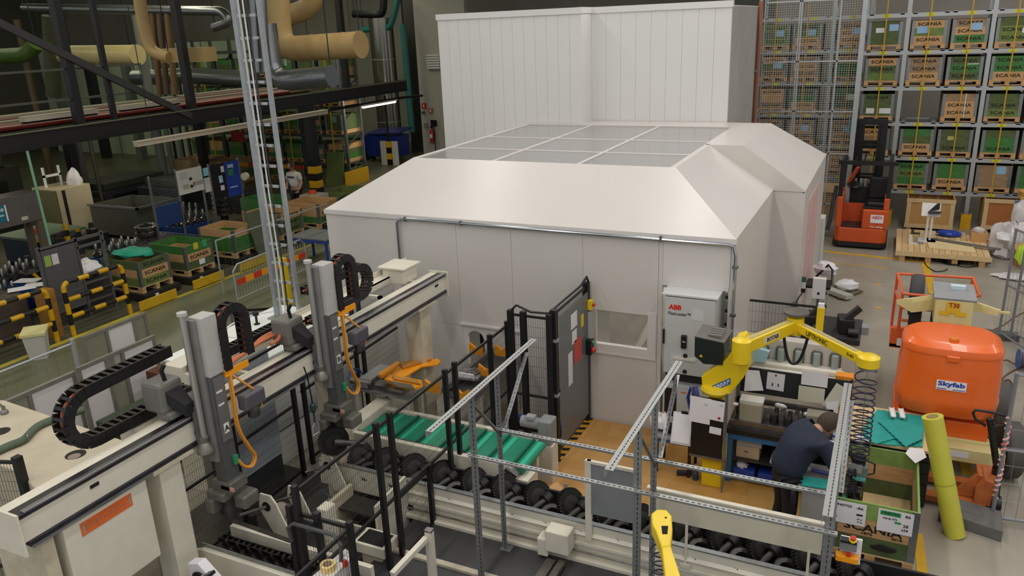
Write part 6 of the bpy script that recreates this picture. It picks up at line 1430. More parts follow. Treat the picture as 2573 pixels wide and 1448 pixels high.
for i in range(N+1):
    f = i/N; a = 2*PI*15*(f**1.35); rr = 0.105+0.03*math.sin(PI*f) - 0.01*f
    c = lerp(tipb, hk+Vector((0,0,0.06)), f); rr2 = 0.085 if f < .03 else rr
    cpts.append(c+Vector((rr2*math.cos(a)-0.03*math.sin(PI*f), rr2*math.sin(a), 0)))
B().tube(cpts,0.0085,6).done('coiled_hose', mat('25233b',0.4), la, smooth=True)
B().tube([tipb, hk+Vector((0,0,0.06))],0.004,6).done('wire_rope', STEEL, la)
B().cyl(hk+Vector((0,0,-0.02)),hk+Vector((0,0,0.07)),0.07,n=20).done('balancer_cap', BLACK, la, smooth=True)
B().box(hk+Vector((0,0,-0.09)),(0.2,0.12,0.14)).done('tool_body', mat('7f8a86',0.4,0.3,var=0.2), la, bevel=0.02); B().box(hk+Vector((-0.03,-0.07,-0.05)),(0.14,0.03,0.1)).done('tool_face', GALVL, la); B().box(hk+Vector((0.02,-0.05,-0.17)),(0.13,0.08,0.03)).done('teal_clamp', mat('5aa39b',0.5), la)
B().tube([hk+Vector((0.07,0,0.03)),hk+Vector((0.16,0,0.0)),hk+Vector((0.16,-0.02,-0.1)),hk+Vector((0.09,-0.03,-0.13))],0.01,8).done('tool_cable', BLACK, la, smooth=True)
# gear being lifted
t = thing('lifted_gear', 'dark crown wheel held under the lifting tool inside the box', 'gear'); gear_ring(B(),(0,0,0),(0.95,-0.2,0.15),0.2,0.06,40,0.55).done('toothed_ring', GD, t)
gear_ring(B(),(-0.17,0.06,-0.02),(0.95,-0.2,0.15),0.17,0.05,34,0.55).done('second_wheel', GD, t); B().cyl((-0.2,0.05,0),(0.06,0,0),0.06,n=16).done('hub', GD2, t, smooth=True)
B().box((-0.08,-0.13,0.02),(0.1,0.04,0.16),rx=0.15).done('steel_clamp', mat('9fa5a2',0.2,0.8), t); B().box((-0.08,-0.16,-0.03),(0.09,0.03,0.08),rx=0.15).done('teal_tag', mat('4aa394',0.5), t)
t.location = hk+Vector((0.0,-0.02,-0.36))
# big pallet box with card signs
BOXX, BOXY = 0.235, 8.46
pb_ = pallet_box('pallet_box', 'large green and natural pallet box with two white cards in front', None, (BOXX,BOXY,0), 'dnl', '.S.', 0, 0.82, 1.24, True, h=0.2)
yb_ = -0.62-0.006
def pb_card(x0,x1,z0,z1,nm): return B().bx(BOXX+x0,BOXX+x1,BOXY+yb_-0.004,BOXY+yb_,z0,z1).done(nm, PAPER, pb_)
c1 = pb_card(-0.41,-0.08,0.46,0.72,'card'); c2 = pb_card(0.03,0.36,0.46,0.72,'card')
def tx(par,txt,x,z,h,m=INK,wm=None,bold=0.01): B().text(txt,(BOXX+x,BOXY+yb_-0.005,z),(1,0,0),(0,0,1),h,wm,0.002,bold=bold).done('lettering', m, par)
tx(c1,'1940705',-0.38,0.66,0.03,wm=0.16); tx(c1,'-86',-0.18,0.655,0.03,wm=0.07); tx(c1,'39 st',-0.16,0.53,0.018); tx(c1,'719 kg',-0.16,0.495,0.018); tx(c1,'5',-0.36,0.52,0.015)
B().bx(BOXX-0.17,BOXX-0.11,BOXY+yb_-0.006,BOXY+yb_-0.004,0.58,0.60).done('bar_code', INK, c1)
gp_ = B().bx(BOXX+0.05,BOXX+0.24,BOXY+yb_-0.006,BOXY+yb_-0.004,0.655,0.705).done('green_field', mat('2f9a55',0.6), c2)
tx(c2,'1940705',0.065,0.667,0.03,wm=0.16); tx(c2,'86',0.28,0.665,0.032,wm=0.05); tx(c2,'H\u00e4rda 075',0.08,0.61,0.024,wm=0.13); tx(c2,'28',0.27,0.55,0.034,wm=0.05); tx(c2,'658',0.26,0.505,0.025,wm=0.06)
B().bx(BOXX+0.19,BOXX+0.25,BOXY+yb_-0.006,BOXY+yb_-0.004,0.575,0.6).done('green_field', mat('2f9a55',0.6), c2)
B().text('1872',(BOXX-0.1,BOXY-0.625,0.37),(1,0,0),(0,0,1),0.028,0.1,0.002,bold=0.015).done('lettering', INK, pb_); B().text('2018',(BOXX+0.18,BOXY-0.625,0.37),(1,0,0),(0,0,1),0.028,0.1,0.002,bold=0.015).done('lettering', INK, pb_)
blob((BOXX+0.12,BOXY-0.63,0.25),(0.12,0.012,0.04),41).done('grease_smear', mat('1d1b16',0.6), pb_, smooth=True)
# wooden lid table behind with teal sheets
wt = thing('stacked_crates', 'stack of dark plastic crates with a pale wooden lid behind the green box', 'crates', (0.35,9.6,0))
for k in range(5): B().bx(-0.1,0.78,9.18,10.05,0.02+k*0.145,0.155+k*0.145).done('crate', mat('2b2c2b',0.6), wt); 
B().bx(-0.14,0.82,9.14,10.1,0.74,0.77).done('wooden_lid', WOODP, wt)
B().bx(-0.08,0.76,9.2,10.03,0,0.02).done('base', BLACKR, wt)
TEALF = mat('1f9c93',0.7,var=0.12,scale=5)
def toothed_sheet(label, pix, z, lift=0.0, n=16):
    P = [at(px,py,z=z) for px,py in pix]; out = []
    for i in range(len(P)):
        a, b = P[i], P[(i+1)%len(P)]; d = (b-a); nrm = Vector((d.y,-d.x,0)).normalized(); m_ = max(2,int(d.length/0.035))
        for k in range(m_): out.append(a+d*(k/m_)+nrm*(0.012 if k%2 else 0))
    b_ = B(); N = len(out); c = sum(out,Vector())/N
    th = 0.008
    b_.add([p+Vector((0,0,0)) for p in out]+[p+Vector((0,0,th)) for p in out],[tuple(range(N-1,-1,-1)),tuple(range(N,2*N))]+[(i,(i+1)%N,(i+1)%N+N,i+N) for i in range(N)])
    o = b_.done('plastic_sheet', TEALF, None); tag(o,label,'sheet'); return o
toothed_sheet('teal toothed plastic sheet lying lowest on the wooden lid',((2178,1055),(2205,1030),(2325,1048),(2318,1125),(2230,1120),(2172,1108)),0.775)
toothed_sheet('teal toothed sheet at left, on top of the lowest sheet',((2165,1075),(2230,1052),(2275,1085),(2262,1100),(2200,1118),(2170,1100)),0.79)
toothed_sheet('topmost teal triangular sheet with a saw edge',((2205,1060),(2255,1055),(2322,1075),(2318,1105),(2275,1125)),0.81)
for i,(px,py) in enumerate(((2245,1040),(2268,1042))):
    p = at(px,py,z=0.83); o = B().prism([(p.x-0.03,p.y-0.1,0.83),(p.x+0.03,p.y-0.1,0.83),(p.x+0.03,p.y-0.1,0.86),(p.x+0.02,p.y-0.1,0.84),(p.x-0.02,p.y-0.1,0.84),(p.x-0.03,p.y-0.1,0.86)],(-0.03,0.2,0.02)).done('white_profile', PAPER, None); tag(o,('left' if i==0 else 'right')+' white plastic channel piece on the teal sheets','profile')
o = B().plate([at(px,py,z=0.782) for px,py in ((2285,1125),(2320,1130),(2328,1150),(2300,1165),(2275,1140))],0.003).done('white_paper', PAPER, None); tag(o,'white paper at the front of the wooden lid','paper')
o = B().plate([at(px,py,z=0.782) for px,py in ((2150,1085),(2172,1095),(2185,1112),(2150,1108))],0.003).done('white_paper', PAPER, None); tag(o,'white papers at the left corner of the wooden lid','paper')
# steel trolley with teal mat beside the worker
st = thing('tool_trolley', 'narrow grey trolley with a teal toothed mat beside the worker', 'trolley', (-0.37,8.0,0))
B().bx(-0.48,-0.2,7.7,8.15,0.03,0.86).done('body', mat('9b9a97',0.5,var=0.12), st, bevel=0.006); B().bx(-0.52,-0.19,7.66,8.2,0.86,0.885).done('top', mat('6e6c69',0.5), st)
o = toothed_sheet('teal toothed mat lying on the narrow trolley',((2003,1195),(2090,1208),(2088,1232),(2015,1222)),0.89)
o = B().cyl((-0.42,8.0,0.92),(-0.22,7.98,0.92),0.022,n=12).done('marker_tube', mat('2f3a72',0.4), None, smooth=True); tag(o,'blue tube with pale cap on the trolley','tube'); B().cyl((-0.48,8.005,0.92),(-0.42,8.0,0.92),0.018,n=12).done('cap', mat('b9a58a',0.5), o)
# blue workbench with machine fixture
wb = thing('workbench', 'blue framed workbench with dark top and shelves behind the worker', 'workbench', (-1.0,9.1,0))
BLU = mat('2d6a99',0.45)
for x in (-1.46,-0.28):
    for y in (8.88,9.4): B().bx(x,x+0.06,y,y+0.06,0.03,0.72).done('leg', BLU, wb)
B().bx(-1.46,-0.22,8.87,8.91,0.64,0.72).done('front_rail', BLU, wb); B().bx(-1.46,-0.22,8.9,9.45,0.34,0.36).done('shelf', DSTEEL, wb); B().bx(-1.46,-0.22,8.9,9.45,0.1,0.12).done('shelf', DSTEEL, wb); B().bx(-1.48,-0.2,8.85,9.5,0.72,0.78).done('bench_top', mat('1f1a17',0.5,var=0.4), wb)
B().bx(-1.5,-0.2,9.47,9.5,0.05,0.72).done('back_sheet', mat('b9ab8f',0.6), wb)
fx = thing('assembly_fixture', 'dark steel assembly fixture with beige covers on the workbench', 'fixture', (-0.9,9.2,0.78))
B().bx(-1.45,-0.3,8.95,9.45,0.78,0.84).done('bed_plate', DSTEEL, fx); B().bx(-1.45,-0.3,8.92,8.96,0.78,0.87).done('front_rail', STEEL, fx)
BG = mat('a39a84',0.5,var=0.1)
B().box((-1.22,9.06,0.97),(0.26,0.2,0.26)).done('beige_cover', BG, fx, bevel=0.01); B().box((-1.22,9.07,1.11),(0.28,0.18,0.05)).done('cover_lid', mat('c9c6bd',0.5), fx, bevel=0.012); B().box((-0.45,9.12,0.95),(0.28,0.2,0.2)).done('beige_cover', mat('8f8a7c',0.5,var=0.15), fx, bevel=0.01)
for k in range(7): B().bx(-1.05+k*0.08,-1.0+k*0.08,9.05,9.3,0.84,0.93+0.03*(k%3)).done('clamp_block', [STEEL,DSTEEL][k%2], fx)
for x,z in ((-0.95,1.08),(-0.62,1.02)): B().lathe([(0.02,0),(0.03,0.02),(0.03,0.1),(0.01,0.14)],(x,9.1,z),(1,-0.2,0),12).done('air_cylinder', mat('b9b9b5',0.3,0.5), fx)
B().bx(-1.42,-0.3,9.2,9.26,1.0,1.05).done('cross_bar', DSTEEL, fx); B().lathe([(0.02,0),(0.035,0.0),(0.035,0.012)],(-1.4,9.0,1.05),(0,0,1),14).done('white_knob', PAPER, fx); B().tube([(-1.4,9.0,0.84),(-1.4,9.0,1.05)],0.01).done('knob_stem', STEEL, fx)
B().bx(-1.44,-1.40,9.2,9.26,0.84,1.05).done('upright', DSTEEL, fx); B().bx(-0.34,-0.30,9.2,9.26,0.84,1.05).done('upright', DSTEEL, fx)
def shelf_thing(nm,label,cat,b,m,bev=0.008):
    o = b.done(nm,m,None,bevel=bev); tag(o,label,cat); return o
o = shelf_thing('storage_box','beige carton marked with letters on the workbench shelf','box',B().bx(-1.36,-1.08,8.95,9.2,0.36,0.52),mat('c0ab8c',0.7)); B().text('MA',(-1.26,8.948,0.44),(1,0,0),(0,0,1),0.025,None,0.002).done('lettering', INK, o)
o = shelf_thing('plastic_box','clear plastic box with a paper on top of the shelf carton','box',B().bx(-1.36,-1.06,8.96,9.2,0.52,0.6),mat('b9bcc0',0.4))
o = shelf_thing('parts_tray','white tray of steel parts on the workbench shelf','tray',B().bx(-0.95,-0.7,8.93,9.2,0.36,0.40),mat('cfd0d2',0.5)); 
for k in range(4): B().box((-0.9+k*0.05,9.05,0.42),(0.03,0.2,0.04),rz=0.2).done('part', STEEL, o)
o = shelf_thing('blue_bin','blue plastic bin on the lowest bench shelf','bin',B().bx(-1.38,-1.12,8.92,9.2,0.12,0.2),mat('2a46a0',0.5)); o = shelf_thing('white_rag','white rag in the blue bin on the lowest shelf','rag',blob((-1.28,9.0,0.235),(0.07,0.06,0.05),51),PAPER,0)
o = shelf_thing('blue_bin','second blue plastic bin at the right on the lowest shelf','bin',B().bx(-1.08,-0.9,8.92,9.15,0.12,0.2),mat('27409a',0.5))
# shoes / cable gun on floor
p = at(1716,1194,z=0.03); o = shelf_thing('hand_scanner','black hand scanner lying on the wooden floor','scanner',B().box((p.x,p.y,0.06),(0.16,0.06,0.06),rz=0.3).box((p.x+0.08,p.y+0.05,0.07),(0.05,0.1,0.08)),mat('25232c',0.5)); p = at(1747,1205,z=0.03); o = shelf_thing('small_canister','small dark blue canister by the yellow column','canister',B().lathe([(0.035,0),(0.04,0.01),(0.04,0.1),(0.03,0.11)],(p.x,p.y,0.03),n=16),mat('2b3a4a',0.4),0)
# long board with papers
bb = thing('paper_board', 'long dark board hung with white sheets above the fixture', 'board', (-0.8,9.42,0.8))
B().bx(-1.42,-0.12,9.42,9.44,1.04,1.38).done('panel', mat('2a2b2d',0.5), bb); B().bx(-0.15,-0.12,9.4,9.44,0.78,1.4).done('post', BLACK, bb); B().bx(-1.46,-1.42,9.4,9.46,0.78,1.4).done('post', GALV, bb)
B().plate([(-1.36,9.38,1.36),(-1.2,9.39,1.37),(-1.13,9.36,1.12),(-1.36,9.33,1.09)],0.003).done('sheet', PAPER, bb); B().box((-1.0,9.412,1.24),(0.21,0.004,0.23),ry=0.03).done('sheet', PAPER, bb); B().lathe([(0.012,0),(0.012,0.008)],(-1.0,9.408,1.33),(0,-1,0),12).done('magnet', mat('8a3a30',0.4), bb)
for x in (-1.04,-0.97): B().bx(x,x+0.012,9.405,9.408,1.18,1.22).done('printed_mark', INK, bb)
B().bx(-0.7,-0.4,9.38,9.385,1.27,1.46).done('sheet', PAPER, bb); B().bx(-0.72,-0.42,9.36,9.365,1.06,1.26).done('cream_sheet', mat('cfc9b2',0.6), bb); B().plate([(-0.3,9.37,1.36),(-0.14,9.37,1.28),(-0.28,9.35,1.0),(-0.44,9.35,1.05)],0.003).done('cream_sheet', mat('cdc8b4',0.6), bb); B().plate([(-0.4,9.34,1.1),(-0.26,9.34,1.14),(-0.25,9.33,0.98),(-0.38,9.33,1.0)],0.003).done('sheet', PAPER, bb)
bt_ = at(2122,1075,z=0.78); bo = thing('bottle', 'white plastic bottle with blue band at the bench end', 'bottle', (-0.24,9.05,0.78))
B().lathe([(0.035,0),(0.04,0.01),(0.04,0.16),(0.025,0.2),(0.012,0.21),(0.012,0.25)],(-0.24,9.02,0.78),n=18).done('body', mat('d3d6d8',0.4), bo, smooth=True); B().lathe([(0.0405,0),(0.0405,0.03)],(-0.24,9.02,0.83),n=18,cap=False).done('blue_band', mat('3b4a97',0.5), bo)
o = shelf_thing('white_paper','white papers at the right end of the bench','paper',B().box((-0.3,8.93,0.785),(0.2,0.12,0.006),rz=0.2),PAPER,0)
# mesh fence with yellow post behind the arm
mf2 = mesh_fence('black mesh fence with yellow end post behind the yellow arm', [(-1.78,11.3),(-0.72,11.3)], 1.62, [(-1.78,11.3)], 0.15, None, sz=0.04, dx=0.045, dz=0.16)
B().bx(-0.71,-0.61,11.27,11.35,0,1.62).done('yellow_post', YEL, mf2, bevel=0.004); B().bx(-0.70,-0.62,11.28,11.34,1.62,1.68).done('post_cap', PAPER, mf2)
# washing machine with glass tubes
wm = thing('tube_machine', 'white machine with five arched glass tubes behind the mesh', 'machine', (-1.0,11,0))
B().bx(-1.6,-0.3,10.5,11.15,0.0,0.86).done('body', mat('c9c5ba',0.5), wm, bevel=0.01); B().bx(-1.62,-0.28,11.02,11.2,0.86,1.16).done('back_panel', mat('c4c0b6',0.5), wm, bevel=0.008)
GLT = mat('b7c4bd',0.12,alpha=0.6)
for k in range(5):
    x = -1.36+k*0.24
    pts = [(x-0.065,11.0,0.86)]+[(x-0.065*math.cos(PI*i/10),11.0,1.02+0.065*math.sin(PI*i/10)) for i in range(11)]+[(x+0.065,11.0,0.86)]
    B().prism(pts,(0,0.014,0)).done('arch_opening', mat('8d948c',0.4), wm); B().cyl((x,10.96,0.86),(x,10.96,1.05),0.045,n=16).done('glass_tube', GLT, wm, smooth=True)
    B().tube([(x-0.07,10.99,0.87)]+[(x-0.07*math.cos(PI*i/10),10.99,1.02+0.07*math.sin(PI*i/10)) for i in range(11)]+[(x+0.07,10.99,0.87)],0.008,6).done('arch_rim', STEEL, wm)
B().bx(-1.45,-0.25,10.66,10.76,0.86,0.93).done('roller_bar', mat('d2cdbd',0.5), wm, bevel=0.02); B().bx(-1.45,-0.5,10.52,10.6,0.86,0.9).done('roller_bar', mat('cdc9bc',0.5), wm)
B().plate([(-1.62,10.6,0.9),(-1.52,10.6,0.9),(-1.5,11.05,1.08),(-1.6,11.05,1.08)],0.02).done('side_arm', WP, wm); B().bx(-0.35,-0.12,10.3,10.45,0.25,1.05).done('orange_bracket', mat('e08a20',0.45), wm, bevel=0.008); B().prism([(-0.55,10.32,0.7),(-0.35,10.32,0.7),(-0.35,10.32,0.92)],(0,0.1,0)).done('orange_gusset', mat('e08a20',0.45), wm)
B().bx(-0.35,-0.12,10.3,10.45,0.0,0.25).done('bracket_foot', DSTEEL, wm)
o = B().prism([(-1.5,10.62,0.95),(-1.28,10.62,0.95),(-1.24,10.62,1.12),(-1.46,10.62,1.16)],(0,0.09,0)).done('blue_wipes', mat('a9cfd3',0.6), None); tag(o,'pale blue wipes pack leaning on the white machine','wipes')
# dark measuring unit behind
du = thing('measuring_unit', 'dark machine unit with black clamps on a white cabinet', 'machine', (-0.5,12.3,0))
B().bx(-0.95,-0.15,12.0,12.9,0,0.85).done('cabinet', mat('cfcdc8',0.45), du, bevel=0.01); B().bx(-0.95,-0.12,11.95,12.9,0.85,0.93).done('table', mat('2c2c2e',0.5), du)
for x in (-0.85,-0.35): B().box((x,12.3,1.05),(0.22,0.3,0.24),rz=0.2).done('clamp_block', mat('1e1e20',0.45), du, bevel=0.02); B().bar((x-0.05,12.2,1.1),(x+0.18,12.25,1.35),0.1,0.08).done('clamp_arm', mat('262628',0.45), du); B().cyl((x+0.05,12.1,1.0),(x+0.2,12.1,1.0),0.06,n=14).done('clamp_drum', DSTEEL, du, smooth=True)
B().bx(-0.12,-0.02,12.3,12.5,0.9,1.02).done('steel_bracket', GALVL, du)
# stack lights and small things on booth side
for px,py,h_,lb in ((1897,690,0.9,'stack light with green lens on the near booth wall'),(2020,705,0.9,'stack light with dark green lens at the booth corner')):
    p = at(px,py,y=12.6 if px<1900 else 13.05); t = thing('stack_light', lb, 'lamp', (p.x,p.y,p.z))
    B().tube([(p.x-0.1,p.y,p.z-0.42),(p.x-0.06,p.y,p.z-0.3),(p.x,p.y,p.z-0.2)],0.014,8).done('stem', STEEL, t, smooth=True); B().cyl((p.x,p.y,p.z-0.2),(p.x,p.y,p.z-0.13),0.035,n=14).done('socket', BLACK, t, smooth=True)
    B().cyl((p.x,p.y,p.z-0.13),(p.x,p.y,p.z-0.02),0.036,n=14).done('clear_lens', mat('b8c4bd',0.2), t, smooth=True); B().cyl((p.x,p.y,p.z-0.02),(p.x,p.y,p.z+0.06),0.037,n=14).done('green_lens', mat('1e5a44',0.25), t, smooth=True)
    B().bx(p.x-0.16,p.x-0.06,p.y-0.04,p.y+0.04,0,p.z-0.4).done('pedestal', GALV, t)
t = thing('white_cabinet', 'slim white wall cabinet on the far side of the booth', 'cabinet', (-1.15,17.2,0))
q = at(2040,545,y=17.4); B().bx(q.x-0.02,q.x+0.26,17.3,17.7,0.05,q.z).done('body', mat('cfd0d0',0.4), t, bevel=0.01); B().bx(q.x,q.x+0.24,17.32,17.68,0,0.05).done('foot', BLACK, t)
t = thing('swivel_chair', 'black swivel chair beside the booth side wall', 'chair', (-0.92,14.6,0))
B().box((-0.92,14.5,0.95),(0.42,0.42,0.07)).done('seat', BLACK, t, bevel=0.02); B().tube([(-1.0,14.75,1.0),(-0.8,14.75,1.25),(-0.72,14.6,1.2),(-0.7,14.4,1.0)],0.02,8).done('armrest', BLACK, t, smooth=True); B().cyl((-0.92,14.5,0.1),(-0.92,14.5,0.92),0.025).done('column', GALVL, t); B().cyl((-0.75,14.35,0.08),(-0.75,14.35,0.92),0.012).done('rod', GALVL, t)
for k in range(5): a=2*PI*k/5; B().bar((-0.92,14.5,0.08),(-0.92+0.26*math.cos(a),14.5+0.26*math.sin(a),0.05),0.04,0.04).done('base_arm', BLACK, t); B().lathe([(0.03,-0.02),(0.03,0.02)],(-0.92+0.26*math.cos(a),14.5+0.26*math.sin(a),0.03),(math.sin(a),-math.cos(a),0),10).done('castor', BLACK, t)
o = blob((-0.86,14.9,1.13),(0.2,0.18,0.14),61).done('white_sack', PAPER, None, smooth=True); tag(o,'white sack piled above the swivel chair','sack')
o = B().plate([at(px,py,z=0.03) for px,py in ((2065,728),(2110,712),(2170,733),(2110,752))],0.015).done('floor_sheet', mat('6b6750',0.6,var=0.2), None); tag(o,'olive sheet lying on the floor right of the booth','sheet')
o = B().bar(at(2065,722,z=0.08),at(2135,747,z=0.08),0.2,0.08).done('steel_channel', mat('b5b3a6',0.5), None); tag(o,'pale steel channel lying on the olive sheet','channel')
p = at(2128,722,z=0.08); o = blob((p.x,p.y,0.13),(0.24,0.2,0.12),71).done('white_rag', PAPER, None, smooth=True); tag(o,'white crumpled rag on the olive sheet','rag')
t = thing('white_dispenser', 'white dispenser box on a post behind the yellow post', 'dispenser', (-0.75,12.8,0)); q = at(2055,715,y=12.95)
B().bx(q.x-0.08,q.x+0.12,12.95,13.05,q.z-0.25,q.z+0.1).done('box', mat('d5d3d4',0.4), t, bevel=0.01); B().bx(q.x-0.0,q.x+0.04,12.98,13.02,0,q.z-0.25).done('post', GALV, t); B().lathe([(0.02,0),(0.02,0.01)],(q.x+0.02,12.95,q.z-0.15),(0,-1,0),12).done('button', BLACK, t)
# ================================================================ LEFT SIDE: AISLE AND WORKSHOP
# pallet boxes on roller stands along the aisle
def stand(label, y0, y1, x0=-16.3, x1=-14.75):
    t = thing('roller_stand', label, 'stand', (x1, (y0+y1)/2, 0))
    B().bx(x0, x1, y0, y1, 0.03, 0.18).done('frame', mat('26241f',0.6), t); B().bx(x1, x1+0.02, y0+0.28, y0+0.36, 0.06, 0.14).done('tag', PAPER, t)
    return t
spots = [(11.98,'gnd','SSS','stacked box topped with teal sheets, nearest along the aisle'),(13.3,'dnG','.S.','open box with green top collar and two notes, second along the aisle')]
for i,(y,c,tx_,lb) in enumerate(spots):
    stand('dark low roller stand under the %s aisle box' % ('nearest' if i==0 else 'second'), y-0.52, y+0.5)
    pallet_box('pallet_box', lb, 'pallet boxes along the aisle', (-15.5,y,0.18), c, tx_, PI/2, 0.86, 1.2, True)
b2 = [o for o in COL.objects if o.name.startswith('pallet_box') and o.get('label','').startswith('open box with green top')][0]
for ny,c in ((-0.08,'c9b83a'),(0.2,'3f9f6a')):
    o = B().bx(ny-0.07,ny+0.07,-0.606-0.004,-0.606,0.6,0.76).done('note', mat(c,0.6), None); o.parent = b2
o = B().bx(-0.05,0.13,-0.61,-0.606,0.2,0.33).done('paper', PAPER, None); o.parent = b2
o = blob((-15.5,11.98,0.99),(0.5,0.34,0.09),81,18,8,0.16).done('teal_sheet', mat('119a7d',0.6), None, smooth=True); tag(o,'crumpled teal plastic sheets on top of the nearest aisle box','sheet')
for y in (14.95,): stand('dark low roller stand under the third aisle box', y-0.5, y+0.5)
pallet_box('pallet_box','natural and green box partly behind a leaning olive board','pallet boxes along the aisle',(-15.55,14.95,0.18),'GGn','...',PI/2,0.9,1.2,True)
o = B().plate([(-14.6,15.0,0.02),(-14.6,15.85,0.02),(-14.95,15.85,1.25),(-14.95,15.0,1.25)],0.03).done('olive_board', mat('585d49',0.7,var=0.2), None); tag(o,'olive grey board leaning between the aisle boxes','board')
for y0,y1,x_,i in ((10.95,11.95,-14.3,'nearest'),(12.5,13.45,-14.35,'second'),(14.0,14.95,-14.35,'third')):
    o = B().bx(x_-0.04,x_,y0,y1,0.03,0.24).done('bumper_plate', mat('cfa81c',0.5,var=0.15), None, bevel=0.006); tag(o,'yellow bumper plate on the floor before the %s aisle box' % i,'bumper'); B().bx(x_-0.12,x_-0.04,y0+0.1,y1-0.1,0,0.1).done('foot', BLACKR, o)
t = pallet_box('pallet_box','long olive box with pale lettered end behind the mast','pallet boxes along the aisle',(-15.6,16.75,0.2),'ddn','SSS',PI/2,0.95,1.25,True); stand('dark low roller stand under the long olive box',16.2,17.3)
t = pallet_box('pallet_box','pale topped lettered box near the booth corner','pallet boxes along the aisle',(-15.4,18.2,0.2),'Gnn','SS.',PI/2,0.95,1.2,True); stand('dark roller stand under the box near the booth corner',17.7,18.7)
o = B().bx(-13.6,-12.4,15.0,15.9,0.69,0.75).done('table_top', mat('66686a',0.5), None, bevel=0.02)
tbl = thing('blue_table','grey topped table with blue rim and legs beside the booth','table',(-13.0,15.4,0)); o.parent = tbl; o.location = -tbl.location
B().bx(-13.63,-12.37,14.97,15.93,0.64,0.69).done('blue_rim', mat('243f94',0.5), tbl)
for x in (-13.55,-12.45):
    for y in (15.05,15.85): B().bx(x-0.025,x+0.025,y-0.025,y+0.025,0,0.64).done('leg', mat('243f94',0.5), tbl)
# striped tube barriers
def barrier(label, x, y0, y1, h):
    t = thing('tube_barrier', label, 'barrier', (x,(y0+y1)/2,0))
    def striped(pts, r=0.046):
        pts = [Vector(p) for p in pts]; L = [0]
        for a,b in zip(pts[:-1],pts[1:]): L.append(L[-1]+(b-a).length)
        n = max(3,int(L[-1]/0.23))
        def pos(s):
            for i in range(len(pts)-1):
                if s <= L[i+1]+1e-6: return lerp(pts[i],pts[i+1],(s-L[i])/max(1e-6,L[i+1]-L[i]))
            return pts[-1]
        for k in range(n):
            s0,s1 = L[-1]*k/n, L[-1]*(k+1)/n
            B().tube([pos(s0)]+[pos(s0+(s1-s0)*j/4) for j in range(1,4)]+[pos(s1)], r if k%2 else r*1.05, 10).done('yellow_sleeve' if k%2==0 else 'black_sleeve', YELD if k%2==0 else BLACK, t, smooth=True)
    c = 0.12
    striped([(x,y0,0),(x,y0,h-c)]+[tuple(p) for p in arc((x,y0+c,h-c),(0,-1,0),(0,0,1),c,0,PI/2,4)][1:]+[(x,y1-c,h)]+[tuple(p) for p in arc((x,y1-c,h-c),(0,0,1),(0,1,0),c,0,PI/2,4)][1:]+[(x,y1,0)])
    for z in (h*0.68,h*0.36): striped([(x,y0+0.04,z),(x,y1-0.04,z)])
barrier('yellow and black tube barrier nearer the aisle boxes', -14.5, 9.48, 10.84, 1.1)
barrier('yellow and black tube barrier at the left edge of view', -14.5, 7.3, 9.12, 1.1)
# grey panel stand with two sheets
t = thing('panel_stand','tall grey sheet metal panel with two pinned leaflets','panel',(-15.3,10.2,0))
PG = mat('5c5c5e',0.5,0.2,var=0.1)
B().bx(-15.22,-15.19,9.62,10.4,0.3,1.68).done('panel', PG, t)
for y in (9.6,10.42,11.05): B().bx(-15.25,-15.19,y-0.03,y+0.03,0,1.74).done('post', PG, t)
B().bx(-15.23,-15.19,9.6,11.05,1.66,1.72).done('rail', PG, t); B().bx(-15.23,-15.19,10.42,11.05,1.5,1.55).done('rail', PG, t)
for y,c in ((9.74,'8fae52'),(9.9,'d3c9cf')): B().bx(-15.186,-15.182,y-0.07,y+0.07,1.32,1.54).done('leaflet', mat(c,0.6), t)
for k in range(4): B().bx(-15.25,-15.2,10.42,11.05,0.3+k*0.2,0.33+k*0.2).done('rack_bar', PG, t)
o = blob((-15.8,10.9,0.85),(0.32,0.36,0.22),91,14,9,0.2).done('white_foam', PAPER, None, smooth=True); tag(o,'white foam packaging piled behind the grey panel','packaging')
o = B().bx(-16.1,-15.5,10.5,11.3,0,0.68).done('foam_crate', mat('37342e',0.7), None); tag(o,'dark crate under the white foam packaging','crate')
for i,(px,py) in enumerate(((70,705),(95,715),(55,725))):
    p = at(px,py,z=0.9+0.01*i); o = B().box((p.x,p.y,p.z),(0.5,0.3,0.008),rz=0.4+0.3*i).done('paper', PAPER, None); tag(o,['topmost white sheet','slanted white sheet','lowest white sheet'][i]+' on the bench behind the left barrier','paper')
o = B().bx(-16.6,-15.3,7.6,9.2,0,0.89).done('packing_bench', mat('4b4034',0.7,var=0.3), None); tag(o,'dark packing bench behind the left barrier','bench')
p = at(85,830,z=0.55); t = thing('waste_bin','white bin with pale yellow lid behind the left barrier','bin',(p.x,p.y,0)); B().lathe([(0.2,0),(0.26,0.5)],(p.x,p.y,0),n=4).done('bin', mat('bcb9ae',0.5), t); B().box((p.x,p.y,0.53),(0.42,0.42,0.05),rz=0.78,rx=0.1).done('lid', mat('d8cf92',0.5), t)
o = B().bx(-15.0,-14.7,9.18,9.42,0,1.0).done('wooden_post', mat('a5752f',0.7,var=0.2), None); tag(o,'brown cardboard upright between the two tube barriers','carton')
